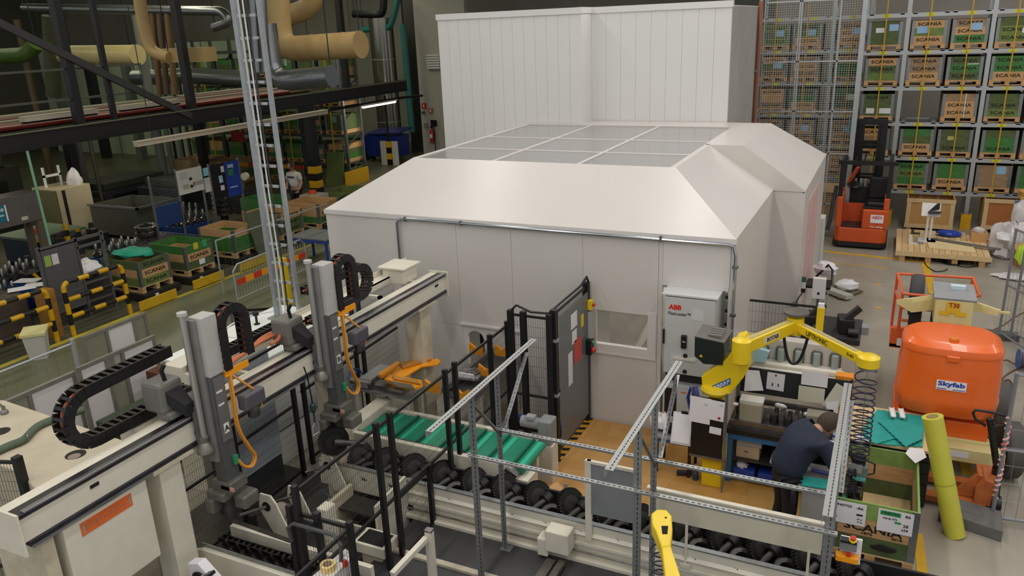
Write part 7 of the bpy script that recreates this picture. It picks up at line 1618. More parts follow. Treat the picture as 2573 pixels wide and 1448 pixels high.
# crowd barrier with striped board, thin mesh guard
t = thing('crowd_barrier','galvanised crowd barrier with red and yellow striped board','barrier',(-12.3,11.8,0))
ca, cb2 = at(600,775,z=0.05), at(775,695,z=0.05)
dv = (cb2-ca); HB = 0.95
P = [ca+Vector((0,0,0)), ca+Vector((0,0,HB-0.12)), ca+dv*0.06+Vector((0,0,HB)), ca+dv*0.94+Vector((0,0,HB)), cb2+Vector((0,0,HB-0.12)), cb2]
B().tube(P,0.02,8).done('frame', GALVL, t, smooth=True); B().tube([ca+Vector((0,0,0.2)),cb2+Vector((0,0,0.2))],0.016,8).done('lower_rail', GALVL, t, smooth=True)
bb_ = B()
for k in range(26): q = ca+dv*(0.03+0.94*k/25); bb_.cyl((q.x,q.y,0.2),(q.x,q.y,HB),0.006,n=6)
bb_.done('bars', GALVL, t, kind='stuff')
off = Vector((dv.y,-dv.x,0)).normalized()*0.025
for k in range(9):
    a_, b_ = ca+dv*(0.02+0.96*k/9)+off, ca+dv*(0.02+0.96*(k+1)/9)+off; B().bar((a_.x,a_.y,0.62),(b_.x,b_.y,0.62),0.012,0.13).done('stripe_board', mat('c8381f' if k%2==0 else 'e69a1f',0.5), t)
fa, fb2 = at(575,740,z=0), at(800,590,z=0)
f = thing('mesh_guard','tall thin grey mesh guard along the aisle edge','fence',(-13.4,13.5,0))
fa = Vector((-13.55,12.6,0)); fb2 = Vector((-13.55,16.6,0))
for q in (fa, lerp(fa,fb2,0.5), fb2): B().tube([q, q+Vector((0,0,1.25))],0.02,8).done('post', GALVL, f, smooth=True)
B().tube([fa+Vector((0,0,1.25)),fb2+Vector((0,0,1.25))],0.018,8).done('top_rail', GALVL, f, smooth=True); mesh_panel(B(),fa,fb2,0.15,1.25,0.2,0.28,0.006).done('wire_mesh', GALV, f, kind='stuff')
yp = at(728,775,z=0.4); o = B().bx(yp.x-0.06,yp.x+0.06,yp.y-0.04,yp.y+0.04,0,1.45).done('yellow_post', mat('d7b916',0.5), None); tag(o,'yellow steel post beside the cable mast','post')
t = thing('open_frame','grey open sheet frame standing behind the white cabinet','frame',(-9.4,8.8,0)); q=[at(px,py,z=1.0) for px,py in ((580,782),(690,775))]; 
for p_ in q: B().bx(p_.x-0.02,p_.x+0.02,p_.y-0.02,p_.y+0.02,0,1.0).done('post', GALV, t)
B().bar(q[0],q[1],0.03,0.04).done('top_rail', BLACK, t); B().bar(q[0]-Vector((0,0,0.35)),q[1]-Vector((0,0,0.35)),0.015,0.6).done('grey_sheet', mat('8b8d8e',0.5), t)
# framed white screens by the aisle fence
def screen(label, x, pix, boards):
    t = thing('framed_screen', label, 'screen', (x, at(*pix[0],x=x).y, 0)); ST = mat('8b867c',0.5,0.3,var=0.2)
    y0, y1, zt = at(*pix[0],x=x).y, at(*pix[1],x=x).y, (at(*pix[0],x=x).z+at(*pix[1],x=x).z)/2
    n = len(boards)
    B().bx(x-0.025,x+0.025,y0,y1,zt-0.05,zt).done('top_rail', ST, t); B().bx(x-0.025,x+0.025,y0,y1,0.25,0.3).done('bottom_rail', ST, t)
    acc = 0; tot = sum(w for w,c in boards)
    for w,c in boards:
        a = y0+(y1-y0)*acc/tot; acc += w; b = y0+(y1-y0)*acc/tot
        B().bx(x-0.025,x+0.025,a,a+0.05,0,zt-0.05).done('post', ST, t)
        if c: B().bx(x-0.008,x+0.008,a+0.05,b,0.3,zt-0.05).done('white_board' if c=='w' else 'clear_sheet', mat('d5d1cf',0.45) if c=='w' else mat('8f8f80',0.3,alpha=0.45), t)
    B().bx(x-0.025,x+0.025,y1-0.05,y1,0,zt-0.05).done('post', ST, t)
screen('framed white screen nearest the gantry, beside its brown crate', -10.0, ((192,930),(385,838)), [(0.45,'w'),(0.3,'c'),(0.65,'w')])
screen('framed white and clear screen farther toward the aisle', -11.5, ((205,862),(362,772)), [(0.5,'c'),(0.6,'w'),(0.35,'c')])
screen('framed white screen at the left behind the cream machine', -10.1, ((0,1015),(185,932)), [(0.45,'c'),(0.9,'w')])
f = thing('aisle_fence','galvanised mesh fence with a thick post beside the cream machine','fence',(-10.6,6.9,0))
fp_ = Vector((-10.75,6.98,0)); B().tube([fp_,fp_+Vector((0,0,1.4))],0.035,10).done('post', GALVL, f, smooth=True); B().tube([(-10.75,4.0,1.33),(-10.75,6.98,1.33)],0.018,8).done('top_rail', GALVL, f, smooth=True)
mesh_panel(B(),(-10.75,4.0,0),(-10.75,6.98,0),0.1,1.33,0.15,0.4,0.006).done('wire_mesh', GALV, f, kind='stuff'); B().tube([(-10.75,4.0,0),(-10.75,4.0,1.33)],0.02,8).done('post', GALVL, f, smooth=True)
o = B().bx(-9.7,-8.9,7.3,8.3,0,0.9).done('brown_crate', mat('5c3320',0.7,var=0.3), None); tag(o,'red brown wooden crate behind the nearest white screen','crate')
t = thing('green_machine','dark green machine with two papers behind the energy chain','machine',(-8.8,6.2,0)); B().bx(-9.0,-8.45,5.9,6.9,0,0.9).done('body', mat('26371f',0.5,var=0.5,scale=14), t, bevel=0.02)
for y in (6.3,6.55): B().bx(-8.445,-8.44,y,y+0.2,0.6,0.9).done('paper', PAPER, t)
B().lathe([(0.03,0),(0.1,0.0),(0.1,0.05)],(-8.44,6.1,0.5),(1,0,0),16).done('hand_wheel', BLACK, t)
# ---------------------------------------------------------------- workshop behind the aisle
t = thing('machine_housing','grey overhead housing with a teal sign at the left edge','panel',(-17.5,10,1.8))
B().bx(-18.1,-17.5,8.6,11.4,1.78,2.43).done('housing', mat('5a5451',0.5,var=0.1), t, bevel=0.01); B().bx(-17.62,-17.52,11.2,11.35,0,1.78).done('post', mat('5b5144',0.6), t); B().bx(-18.05,-17.95,11.2,11.35,0,1.78).done('post', mat('5b5144',0.6), t)
s_ = B().bx(-17.497,-17.49,9.9,10.55,1.92,2.28).done('sign', mat('1e6a78',0.5), t); B().bx(-17.4965,-17.488,10.53,10.56,1.92,2.28).done('sign_edge', PAPER, s_); B().text('A AB', (-17.488,10.24,2.16),(0,1,0),(0,0,1),0.06,0.26,0.002,bold=0.02).done('lettering', PAPER, s_); B().text('andas', (-17.488,10.2,2.05),(0,1,0),(0,0,1),0.05,0.28,0.002,bold=0.02).done('lettering', PAPER, s_)
B().bx(-17.497,-17.49,10.85,11.0,1.86,1.94).done('label', mat('b9b59f',0.6), t)
o = B().tube([at(68,380,x=-17.2),at(128,620,x=-17.2)],0.03,8).done('green_pipe', mat('7fae8c',0.5), None, smooth=True); tag(o,'pale green vertical pipe beside the grey housing','pipe'); q_=at(128,620,x=-17.2); B().tube([q_,Vector((q_.x,q_.y,0))],0.03,8).done('lower_pipe', mat('7fae8c',0.5), o)
SHN = mat('8b8a86',0.22,0.9,var=0.3,scale=14)
def gear_stack(label, c, r, n, base):
    t = thing('gear_stack', label, 'gears', (c[0],c[1],base)); z = base
    B().cyl((c[0],c[1],base-0.02),(c[0],c[1],base+n*0.15+0.05),0.03,n=10).done('mandrel', DSTEEL, t)
    for k in range(n): gear_ring(B(),(c[0],c[1],z+0.06),(0.05,-0.05,1),r,0.08,24,0.6).done('ring_gear', SHN, t); z += 0.15
    B().cyl((c[0],c[1],0),(c[0],c[1],base),0.12,n=10).done('stand', BLACKR, t)
gear_stack('stack of shiny ring gears beside the striped post', (-19.2,12.85), 0.34, 4, 0.35); gear_stack('stack of four shiny ring gears beside the roller track', (-18.2,14.6), 0.28, 4, 0.25); gear_stack('stack of shiny ring gears beneath the white board', (-18.9,18.1), 0.3, 5, 0.3)
sp = thing('pinion_stand','',  'gears')
for i in range(3):
    for j in range(4): B().lathe([(0.05,0),(0.1,0.02),(0.1,0.1),(0.04,0.14),(0.035,0.34),(0.02,0.36)],(0.25*i,0.25*j,0.55),n=10).done('pinion', SHN, sp, smooth=True)
B().bx(-0.15,0.65,-0.15,0.9,0,0.55).done('blue_tray', mat('1f3f78',0.5), sp)
sp['label'] = 'blue tray of shiny pinions below the meshed cabinet'; sp['group'] = 'trays of pinions in the workshop'; sp.location = (-18.4,15.6,0)
for p_,lb in (((-18.1,10.2,0),'blue tray of shiny pinions under the grey housing'),((-19.0,9.2,0),'blue tray of shiny pinions at the left edge'),((-17.5,12.5,0),'blue tray of shiny pinions behind the grey panel stand'),((-16.9,8.9,0),'blue tray of pinions behind the packing bench'),((-19.3,16.2,0.0),'blue tray of pinions beside the mesh gate')): dup(sp,p_,0.0,lb,'trays of pinions in the workshop')
t = thing('roller_track','blue roller track with steel rollers running through the workshop','conveyor',(-17.5,14.6,0.4))
for y in (13.7,15.2): B().bx(-18.6,-16.4,y,y+0.06,0.36,0.46).done('side_rail', mat('1f3d70',0.5), t)
for k in range(14): B().cyl((-18.5+k*0.155,13.76,0.43),(-18.5+k*0.155,15.2,0.43),0.03,n=8).done('roller', STEEL, t, smooth=True)
for x in (-18.5,-16.5):
    for y in (13.72,15.22): B().bx(x,x+0.06,y,y+0.04,0,0.36).done('leg', mat('1f3d70',0.5), t)
t = thing('green_bench','green workbench with striped edge and orange lamp','bench',(-20.4,13.2,0)); B().bx(-21.3,-19.7,12.4,13.9,0.78,0.84).done('bench_top', mat('5d7257',0.6), t); B().bx(-21.2,-19.8,12.5,13.8,0.1,0.78).done('base', mat('1d2b3c',0.6), t)
for k in range(5): B().bx(-19.7,-19.69,12.45+k*0.28,12.58+k*0.28,0.75,0.85).done('yellow_mark', YELD, t)
B().lathe([(0.08,0),(0.09,0.12),(0.05,0.16)],(-20.3,12.9,0.84),n=14).done('orange_lamp', mat('c4532a',0.4), t)
for x in (-21.1,-19.9): B().bx(x-0.04,x+0.04,12.5,12.6,0,0.1).done('foot', BLACK, t)
t = thing('striped_post','yellow and black striped warning post among the gear stacks','post',(-18.7,12.5,0))
for k in range(8): B().bx(-18.76,-18.66,12.6,12.68,k*0.16,(k+1)*0.16).done('band', YELD if k%2 else BLACK, t)
for i,(x,y,lb) in enumerate(((-17.3,10.7,'yellow and black striped guard cap beside the blue drums'),(-17.6,9.4,'striped guard cap at the left edge'))):
    t = thing('striped_guard',lb,'guard',(x,y,0)); B().bx(x-0.2,x+0.2,y-0.25,y+0.25,0,0.5).done('blue_drum', mat('22508a',0.5), t, bevel=0.04)
    for k in range(4): B().box((x+0.205,y-0.17+k*0.115,0.62),(0.02,0.07,0.26),rx=0.6).done('stripe', YELD if k%2 else BLACK, t)
    B().bx(x-0.2,x+0.19,y-0.24,y+0.24,0.5,0.74).done('cap', BLACKR, t)
t = thing('beige_cabinet','beige cabinet with white bag on top among dark machines','cabinet',(-22.3,15.5,0)); B().bx(-23.2,-22.0,14.9,15.95,0.0,1.55).done('body', mat('b9ad8e',0.5,var=0.05), t, bevel=0.01); B().bx(-23.1,-22.1,14.88,14.9,0.1,1.5).done('olive_door', mat('5f5f40',0.5), t); B().bx(-22.02,-21.99,15.0,15.1,0.1,1.5).done('dark_edge', HOLE, t)
o = blob((-22.3,15.7,1.7),(0.22,0.2,0.32),101).done('white_bag', PAPER, None, smooth=True); tag(o,'white plastic bag on the beige cabinet','bag'); t = thing('wire_stand','small white frame on the beige cabinet','frame',(-22.7,15.1,1.55))
for y in (15.0,15.5): B().bx(-22.72,-22.66,y,y+0.05,1.55,2.15).done('post', PAPER, t)
B().bx(-22.72,-22.66,15.0,15.55,1.85,1.92).done('rail', PAPER, t)
t = thing('grey_trough','deep grey steel trough in the workshop','trough',(-20.3,16.2,0)); TG = mat('56584d',0.5,0.2,var=0.15)
for a in ((-21.6,-19.6,15.5,15.54),(-21.6,-19.6,16.96,17.0),(-21.6,-21.56,15.54,16.96),(-19.64,-19.6,15.54,16.96)): B().bx(a[0],a[1],a[2],a[3],0.12,1.0).done('side_sheet', TG, t)
B().bx(-21.56,-19.64,15.54,16.96,0.12,0.2).done('bottom', TG, t); B().bx(-21.66,-19.54,15.46,15.54,0.96,1.02).done('rim', GALV, t); B().bx(-19.6,-19.54,15.46,17.04,0.96,1.02).done('rim', GALV, t)
for x in (-21.5,-19.8): B().bx(x,x+0.1,15.6,16.9,0,0.12).done('skid', BLACK, t)
t = thing('white_board','white magnetic board with notes on a mesh partition','board',(-17.0,15.2,1.6)); 
B().bx(-17.02,-16.99,14.84,15.72,1.65,2.3).done('board', mat('c9c9be',0.45), t)
for y,z,w,h,c in ((14.95,2.05,0.25,0.18,'b5b5ac'),(15.0,1.78,0.2,0.12,'9aa08c'),(15.45,1.82,0.25,0.1,'9c9c96'),(15.36,1.82,0.06,0.1,'8c4b44')): B().bx(-16.987,-16.983,y,y+w,z,z+h).done('note', mat(c,0.6), t)
for y,z in ((15.28,2.02),(15.28,1.82)): B().lathe([(0.04,0),(0.04,0.03)],(-16.985,y,z),(1,0,0.4),12).done('magnet', BLACK, t)
for y in (14.86,15.7): B().bx(-17.05,-17.0,y-0.02,y+0.02,0,2.35).done('post', GALV, t)
mesh_panel(B(),(-17.03,14.0,0),(-17.03,14.84,0),1.1,2.2,0.05,0.07,0.006).done('wire_mesh', GALV, t, kind='stuff'); B().bx(-17.05,-17.02,14.0,14.84,0.95,1.5).done('blue_sheet', mat('1d3a6b',0.5), t); B().bx(-17.06,-17.01,13.98,14.02,0,2.3).done('post', GALV, t)
t = thing('blue_info_board','blue and black information board with papers in the workshop','board',(-17.0,16.6,1.2)); B().bx(-17.02,-16.99,16.05,16.55,1.3,2.25).done('black_board', BLACK, t); B().bx(-17.02,-16.99,16.55,17.1,1.25,2.25).done('blue_board', mat('173a94',0.45), t)
for y,z,w,h,c in ((16.3,1.5,0.14,0.14,'cfd0d2'),(16.28,1.72,0.14,0.2,'9ccbe0'),(16.4,2.0,0.12,0.17,'cfd0d2'),(16.65,1.85,0.2,0.22,'2f7f4a'),(16.66,2.05,0.22,0.12,'aab4d0'),(16.65,1.5,0.3,0.03,'b9c4e4')): B().bx(-16.988,-16.984,y,y+w,z,z+h).done('note', mat(c,0.6), t)
for y in (16.0,17.12): B().bx(-17.05,-16.99,y-0.02,y+0.02,0,2.3).done('post', GALV, t)
B().bx(-17.02,-16.99,15.76,15.96,1.55,1.95).done('paper_frame', mat('bfbfba',0.5), t); B().bx(-17.02,-16.99,15.78,15.95,2.0,2.22).done('teal_note', mat('8fc4cf',0.5), t)
tp_ = B().lathe([(0.05,-0.06),(0.11,-0.06),(0.11,0.06),(0.05,0.06)],(-16.9,17.2,1.75),(0.2,-1,0),18).done('paper_roll', mat('cdc6a8',0.6), None); tag(tp_,'pale paper roll hung at the corner of the blue board','roll')
pallet_box('pallet_box','bright green and cream box behind the blue board','green boxes behind the workshop',(-17.6,18.6,0.1),'nGG','...',PI/2,0.9,1.2)
pallet_box('pallet_box','olive box with brown band by the pale green wall','green boxes behind the workshop',(-26.0,23.9,0.0),'ggbb','....',0.1,1.6,1.2); pallet_box('pallet_box','olive box with white note left of the rack','green boxes behind the workshop',(-24.2,23.9,0.0),'ddbb','....',0.1,1.2,1.2,notes=[(0.1,0.45,0.3,0.3,'d0cfc8')])
# dark machines at the far left
MD = mat('2b2f27',0.6,var=0.4,scale=3)
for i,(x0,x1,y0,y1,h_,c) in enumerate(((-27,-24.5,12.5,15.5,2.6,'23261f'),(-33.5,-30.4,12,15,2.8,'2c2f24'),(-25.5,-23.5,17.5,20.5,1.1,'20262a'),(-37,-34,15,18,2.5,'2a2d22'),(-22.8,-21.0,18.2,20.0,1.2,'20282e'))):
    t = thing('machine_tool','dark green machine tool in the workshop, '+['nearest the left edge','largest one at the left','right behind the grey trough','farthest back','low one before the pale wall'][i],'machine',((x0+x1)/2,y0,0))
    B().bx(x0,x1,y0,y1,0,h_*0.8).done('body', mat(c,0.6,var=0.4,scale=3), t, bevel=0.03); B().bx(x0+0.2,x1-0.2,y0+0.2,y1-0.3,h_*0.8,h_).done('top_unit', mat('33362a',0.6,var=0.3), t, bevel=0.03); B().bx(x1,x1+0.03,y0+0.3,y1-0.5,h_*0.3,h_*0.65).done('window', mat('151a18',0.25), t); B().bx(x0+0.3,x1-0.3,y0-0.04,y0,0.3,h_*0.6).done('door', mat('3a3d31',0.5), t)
GW = mat('a9b39a',0.6,var=0.12,scale=0.8)
gw = struct(B().bx(-42,-27.2,29,29.3,0,5.5).done('wall_green', GW))
for k in range(9): B().bx(-42+k*1.7,-41.97+k*1.7,28.98,29.0,0,5.5).done('panel_joint', mat('4b5246',0.7), gw)
for k in range(5):
    x = -39+k*2.6; o = B().bx(x-0.18,x+0.18,27.5,27.86,0,5.2).done('steel_column', mat('171817' if k%2 else '5f665c',0.6), None); tag(o,'%s steel column before the pale green wall, %s from left' % ('black' if k%2 else 'grey', ORD[k]),'column')
# steel portal: beam, column, hangers
MB_ = mat('1d1c1e',0.45,var=0.2)
bm_ = thing('steel_portal','long black steel beam with posts and diagonal brace over the workshop','beam',(-18.1,18,3.3))
B().bx(-18.2,-18.0,6.0,27.9,3.3,3.72).done('beam', MB_, bm_)
B().bx(-18.26,-17.94,6.0,27.9,3.69,3.72).done('top_flange', mat('6a6b58',0.5), bm_); B().bx(-18.26,-17.94,6.0,27.9,3.3,3.33).done('bottom_flange', MB_, bm_)
for px,py in ((485,290),(190,262),(875,250)):
    q = at(px,py,x=-18.1); B().bx(-18.2,-18.0,q.y-0.1,q.y+0.1,3.72,9.3).done('hanger_post', MB_, bm_)
q = at(285,285,x=-18.1); B().bx(-18.16,-18.04,q.y-0.06,q.y+0.06,3.72,9.3).done('hanger_post', MB_, bm_)
a_, b_ = at(-60,30,x=-18.0), at(480,292,x=-18.0); B().bar(a_,b_,0.1,0.17).done('diagonal_brace', mat('3a383a',0.5), bm_)
B().bx(-18.25,-17.95,21.6,21.9,1.5,3.3).done('column', MB_, bm_)
for k in range(6): B().bx(-18.27,-17.93,21.58,21.92,k*0.25,(k+1)*0.25).done('column_band', YELD if k%2==0 else BLACK, bm_)
for z in (5.0,4.3): B().bx(-18.13,-18.09,8.0,15.3,z,z+0.05).done('guard_rail', mat('4d4e49',0.5), bm_)
B().tube([(-18.0,21.0,3.05),(-18.0,27.6,3.05),(-18.0,29.0,3.0)],0.05,8).done('lamp_rail', BLACK, bm_)
for i,(x,z,r,c,lb) in enumerate(((-19.0,3.75,0.06,'8f8067','cream'),(-19.4,3.72,0.1,'75170f','dark red'),(-19.9,3.78,0.08,'86806c','pale grey'),(-20.5,3.75,0.12,'5a1712','deep red'),(-21.2,3.8,0.09,'8a8676','grey'),(-18.6,3.78,0.05,'6e1a13','thin red'))):
    o = B().tube([(x,6,z),(x,24-0.5*i,z)],r,8).done('conduit', mat(c,0.5), None, smooth=True); tag(o,'%s conduit lying on the mezzanine deck behind the black beam' % lb,'pipe')
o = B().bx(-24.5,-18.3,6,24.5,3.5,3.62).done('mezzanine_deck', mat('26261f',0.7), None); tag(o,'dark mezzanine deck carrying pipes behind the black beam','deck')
for y in (7,12,17,22.5): B().bx(-24.4,-24.1,y,y+0.25,0,3.5).done('deck_column', MB_, o)
for i,(y,x) in enumerate(((13.5,-18.8),(16.2,-18.75))):
    t = thing('cable_tray','white cable tray section on the mezzanine deck, %s' % ('left one' if i==0 else 'right one behind the diagonal brace'),'tray',(x,y,3.9)); B().bx(x-0.22,x+0.02,y-1.2,y+0.8,3.86,3.98).done('tray', mat('bdb7a4',0.5), t); B().bx(x-0.15,x-0.05,y-1.2,y+0.8,3.62,3.86).done('tray_foot', BLACKR, t)
tr0, tr1 = at(340,360,x=-16.5), at(820,283,x=-16.5)
t = thing('light_trunking','long cream light trunking hanging before the black beam','trunking',(tr0.x,tr0.y,tr0.z)); B().bx(tr0.x-0.07,tr0.x+0.07,tr0.y,tr1.y,3.17,3.28).done('trunking', mat('b9ab97',0.5), t); B().bx(tr0.x-0.1,tr0.x+0.1,tr0.y,tr1.y,3.28,3.30).done('flange', mat('c4b7a4',0.5), t)
for y in (tr0.y+0.5,tr1.y-0.5): B().cyl((tr0.x,y,3.3),(tr0.x,y,9.98),0.01,n=6).done('suspension', BLACK, t)
def lamp(label, x, y0, y1, z, col='fff6e6', em=14, hang=None):
    t = thing('tube_lamp', label, 'lamp', (x,(y0+y1)/2,z)); B().bx(x-0.09,x+0.09,y0,y1,z,z+0.06).done('housing', mat('c9c4b4',0.5), t); B().tube([(x,y0+0.05,z-0.035),(x,y1-0.05,z-0.035)],0.04,8).done('tube', mat(col,0.4,emit=em), t, smooth=True)
    if hang: 
        for y in (y0+0.2,y1-0.2): B().cyl((x,y,z+0.06),(x,y,hang),0.01,n=6).done('suspension', BLACK, t)
    l = bpy.data.lights.new('tube_light','AREA'); l.shape='RECTANGLE'; l.size=0.15; l.size_y=abs(y1-y0); l.energy=35; l.color=(1,0.93,0.75)
    lo = bpy.data.objects.new('tube_light', l); lo.location=(x,(y0+y1)/2,z-0.1); COL.objects.link(lo)
lamp('lit tube lamp under the right end of the black beam', -18.0, 24.7, 27.0, 2.98, hang=3.3)
lamp('lit tube lamp at the far left under the deck', -22.5, 12.3, 13.6, 3.3, 'ffd9a0', 10, 3.5); lamp('lit tube lamp hidden below the mezzanine deck', -20.5, 15.0, 18.0, 3.2, hang=3.5)
# ducts
DT = mat('bb9c69',0.5,var=0.12,scale=3); DS = mat('8f9396',0.3,0.8,var=0.25,scale=10,stretch=(1,1,6)); DY = mat('d8c68d',0.3,var=0.08)
def duct(label, pts, r, m, y, rings=0, cat='duct'):
    P = [at(px,py,y=y if not isinstance(y,(list,tuple)) else y[i]) for i,(px,py) in enumerate(pts)]; Q = [P[0]]
    for i in range(1,len(P)-1):
        a = P[i]+(P[i-1]-P[i]).normalized()*min(r*1.8,(P[i-1]-P[i]).length*0.45); c = P[i]+(P[i+1]-P[i]).normalized()*min(r*1.8,(P[i+1]-P[i]).length*0.45)
        for s in (0,0.25,0.5,0.75,1): Q.append(a*(1-s)**2+P[i]*2*s*(1-s)+c*s*s)
    Q.append(P[-1]); t = thing('duct', label, cat, Q[0]); B().tube(Q,r,20).done('pipe', m, t, smooth=True)
    for k in range(rings):
        f_ = (k+1)/(rings+1); i = len(Q)-2; c = lerp(Q[i],Q[i+1],f_); d = (Q[i+1]-Q[i]).normalized(); B().tube([c-d*0.02,c+d*0.02],r*1.03,20).done('band', m, t, smooth=True)
    B().tube([Q[-1],Q[-1]+(Q[-1]-Q[-2]).normalized()*0.03],r*1.05,20).done('end_ring', m, t)
    B().cyl(Q[0]+Vector((0,0,0)),(Q[0].x,Q[0].y,9.98),0.02,n=6).done('hanger', BLACK, t); e = Q[-1]; B().cyl((e.x,e.y,e.z),(e.x,e.y,9.98),0.015,n=6).done('hanger', BLACK, t)
    return t
duct('fat tan duct dropping and turning right behind the mast', [(690,-80),(705,125),(905,112)], 0.34, DT, 18, 3)
duct('spiral silver duct turning right under the tan duct', [(668,60),(690,205),(832,192)], 0.27, DS, 16.8, 2); duct('tan duct elbow at the top behind the fat duct', [(790,-40),(785,20),(700,48)], 0.3, DT, 20)
for px,i in ((640,'left'),(662,'right')): duct('thin spiral silver pipe beside the mast, %s one' % i, [(px-8,-60),(px+8,178)], 0.11, DS, 16)
duct('tan insulated pipe bending into a tan box at upper left', [(345,-40),(360,60),(378,130),(425,145)], 0.17, DT, 17)
o = B().bx(*[v for v in (at(415,140,y=17.2).x, at(525,140,y=17.2).x)],17.0,17.5,at(415,158,y=17.0).z,at(415,122,y=17.0).z).done('duct_box', mat('b39766',0.5), None); tag(o,'tan rectangular duct box behind a black post','duct')
_q = at(470,140,y=17.2); B().cyl((_q.x,17.2,_q.z),(_q.x,17.2,9.98),0.015,n=6).done('hanger', BLACK, o)
duct('glossy yellow lit round duct at upper left', [(160,138),(345,138)], 0.33, DY, 20, 1); duct('long silver pipe with an end elbow at the top left', [(60,20),(560,28),(578,55),(540,68)], 0.14, DS, 19)
duct('dull silver spiral duct low behind the black posts', [(340,195),(480,190),(640,200)], 0.3, DS, 23); duct('green lit pipe at the far left', [(-20,142),(70,138),(90,110)], 0.25, mat('4f6a2c',0.4,var=0.2), 18); duct('green grey vertical pipe at far left', [(125,40),(135,240)], 0.28, mat('55583f',0.6,var=0.3), 21)
for i,(px,c) in enumerate(((402,'6e5133'),(420,'5a4a38'),(440,'77603f'))): duct('brown vertical pipe below the tan box, %s of three' % ['left','middle','right'][i], [(px-20,20),(px,235)], 0.1, mat(c,0.6), 19)
# silver silo, teal pipes, white pillar with signs
sl_ = thing('silver_silo','tall shiny silver cylinder pipe by the back wall','silo',(-21.3,31.4,0)); B().tube([(-21.4,31.4,0),(-21.4,31.4,6.2)],0.55,28).done('shell', mat('9a9a90',0.22,0.85,var=0.3,scale=2,stretch=(6,6,0.4)), sl_, smooth=True)
for z in (1.6,3.0,4.4): B().lathe([(0.555,0),(0.555,0.04)],(-21.4,31.4,z),n=28,cap=False).done('seam_band', GALVL, sl_)
TEALP = mat('2f6f6a',0.45)
duct('teal pipe running down the wall beside the silo', [(1012,60),(1035,330)], 0.14, TEALP, 31); duct('teal pipe elbow at the top near the silo', [(1002,-10),(990,40),(980,70),(912,75)], 0.13, TEALP, 31.2); duct('black pipe elbow at the top near the silo', [(965,-10),(962,38),(890,35)], 0.16, BLACK, 31)
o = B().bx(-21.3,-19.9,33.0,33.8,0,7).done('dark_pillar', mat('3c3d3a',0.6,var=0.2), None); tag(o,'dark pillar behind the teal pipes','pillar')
wpil = struct(B().bx(-20.0,-17.4,32,32.3,0,10).done('wall_pillar', mat('b5b1aa',0.6,var=0.08)))
for px,py,w,h,c,nm,lb in ((1066,266,0.22,0.24,'c02a22','sign','red fire equipment sign on the white wall strip'),(1083,278,0.2,0.22,'b5582b','sign','orange red sign lower on the white wall strip'),(1064,283,0.16,0.1,'55554f','switch_box','small dark switch box under the red sign'),(1071,315,0.2,0.2,'8e8a80','socket_box','grey socket box on the white wall strip')):
    q = at(px,py,y=31.98); o = B().bx(q.x-w/2,q.x+w/2,31.93,32.0,q.z-h/2,q.z+h/2).done(nm, mat(c,0.5), None); tag(o,lb,'sign' if nm=='sign' else 'box')
    if nm == 'sign': B().bx(q.x-0.03,q.x+0.03,31.92,31.93,q.z-0.07,q.z+0.07).done('pictogram', PAPER, o)
q = at(1085,340,y=31.8); t = thing('fire_extinguisher','red fire extinguisher hanging on the white wall strip','extinguisher',q); B().lathe([(0.1,-0.35),(0.11,-0.3),(0.11,0.15),(0.05,0.26),(0.04,0.32)],(q.x,31.84,q.z),n=16).done('cylinder', mat('b51f1c',0.35), t, smooth=True); B().box((q.x,31.84,q.z+0.36),(0.12,0.06,0.06)).done('valve', BLACK, t); B().tube([(q.x+0.03,31.8,q.z+0.34),(q.x+0.14,31.78,q.z+0.1),(q.x+0.1,31.78,q.z-0.25)],0.015,8).done('hose', BLACK, t, smooth=True); B().bx(q.x-0.06,q.x+0.06,31.725,31.73,q.z-0.12,q.z+0.06).done('label', PAPER, t)
q = at(1090,310,y=31.5); t = thing('sign_pole','black square sign on a thin pole before the wall','sign',(q.x,31.5,0)); B().bx(q.x-0.16,q.x+0.16,31.48,31.52,q.z-0.15,q.z+0.15).done('sign', BLACK, t); B().cyl((q.x,31.5,0),(q.x,31.5,q.z-0.15),0.025,n=8).done('pole', BLACK, t)
q = at(1090,155,y=31.9); t = thing('ventilation_grille','white slatted ventilation box high on the wall strip','vent',q); B().bx(q.x-0.35,q.x+0.35,31.85,32.0,q.z-0.35,q.z+0.35).done('housing', mat('a9a7a1',0.5), t)
for k in range(6): B().bx(q.x-0.33,q.x+0.33,31.8,31.86,q.z-0.3+k*0.11,q.z-0.24+k*0.11).done('slat', PAPER, t)
t = thing('blue_container','blue wheeled waste container with open lid by the back wall','bin',(-20.6,30,0)); B().prism([(-21.5,29.6,0.25),(-19.9,29.6,0.25),(-19.75,29.5,1.2),(-21.65,29.5,1.2)],(0,1.0,0)).done('body', mat('1b2c7e',0.45), t, bevel=0.02); B().box((-20.5,30.0,1.36),(1.8,1.1,0.06),rx=0.12,ry=-0.05).done('lid', mat('1a2768',0.45), t); B().bx(-19.98,-19.84,29.53,29.54,0.75,1.0).done('label', PAPER, t)
for x in (-21.3,-20.0): B().lathe([(0.03,-0.03),(0.1,-0.03),(0.1,0.03),(0.03,0.03)],(x,29.8,0.12),(1,0,0),12).done('castor', BLACK, t); B().bx(x-0.05,x+0.05,29.75,29.85,0.1,0.27).done('fork', BLACK, t)
o = B().bx(-22.6,-21.8,29.4,30.4,0,1.1).done('green_container', mat('1f4a2c',0.5), None); tag(o,'dark green waste container beside the blue one','bin')
t = thing('bollard_panels','pair of white guard panels with a yellow and black post','guard',(-19.9,29.0,0)); B().bx(-20.35,-20.05,29.0,29.05,0,1.05).done('panel', mat('bdbab2',0.5), t); B().bx(-19.75,-19.45,29.0,29.05,0,1.05).done('panel', mat('bdbab2',0.5), t)
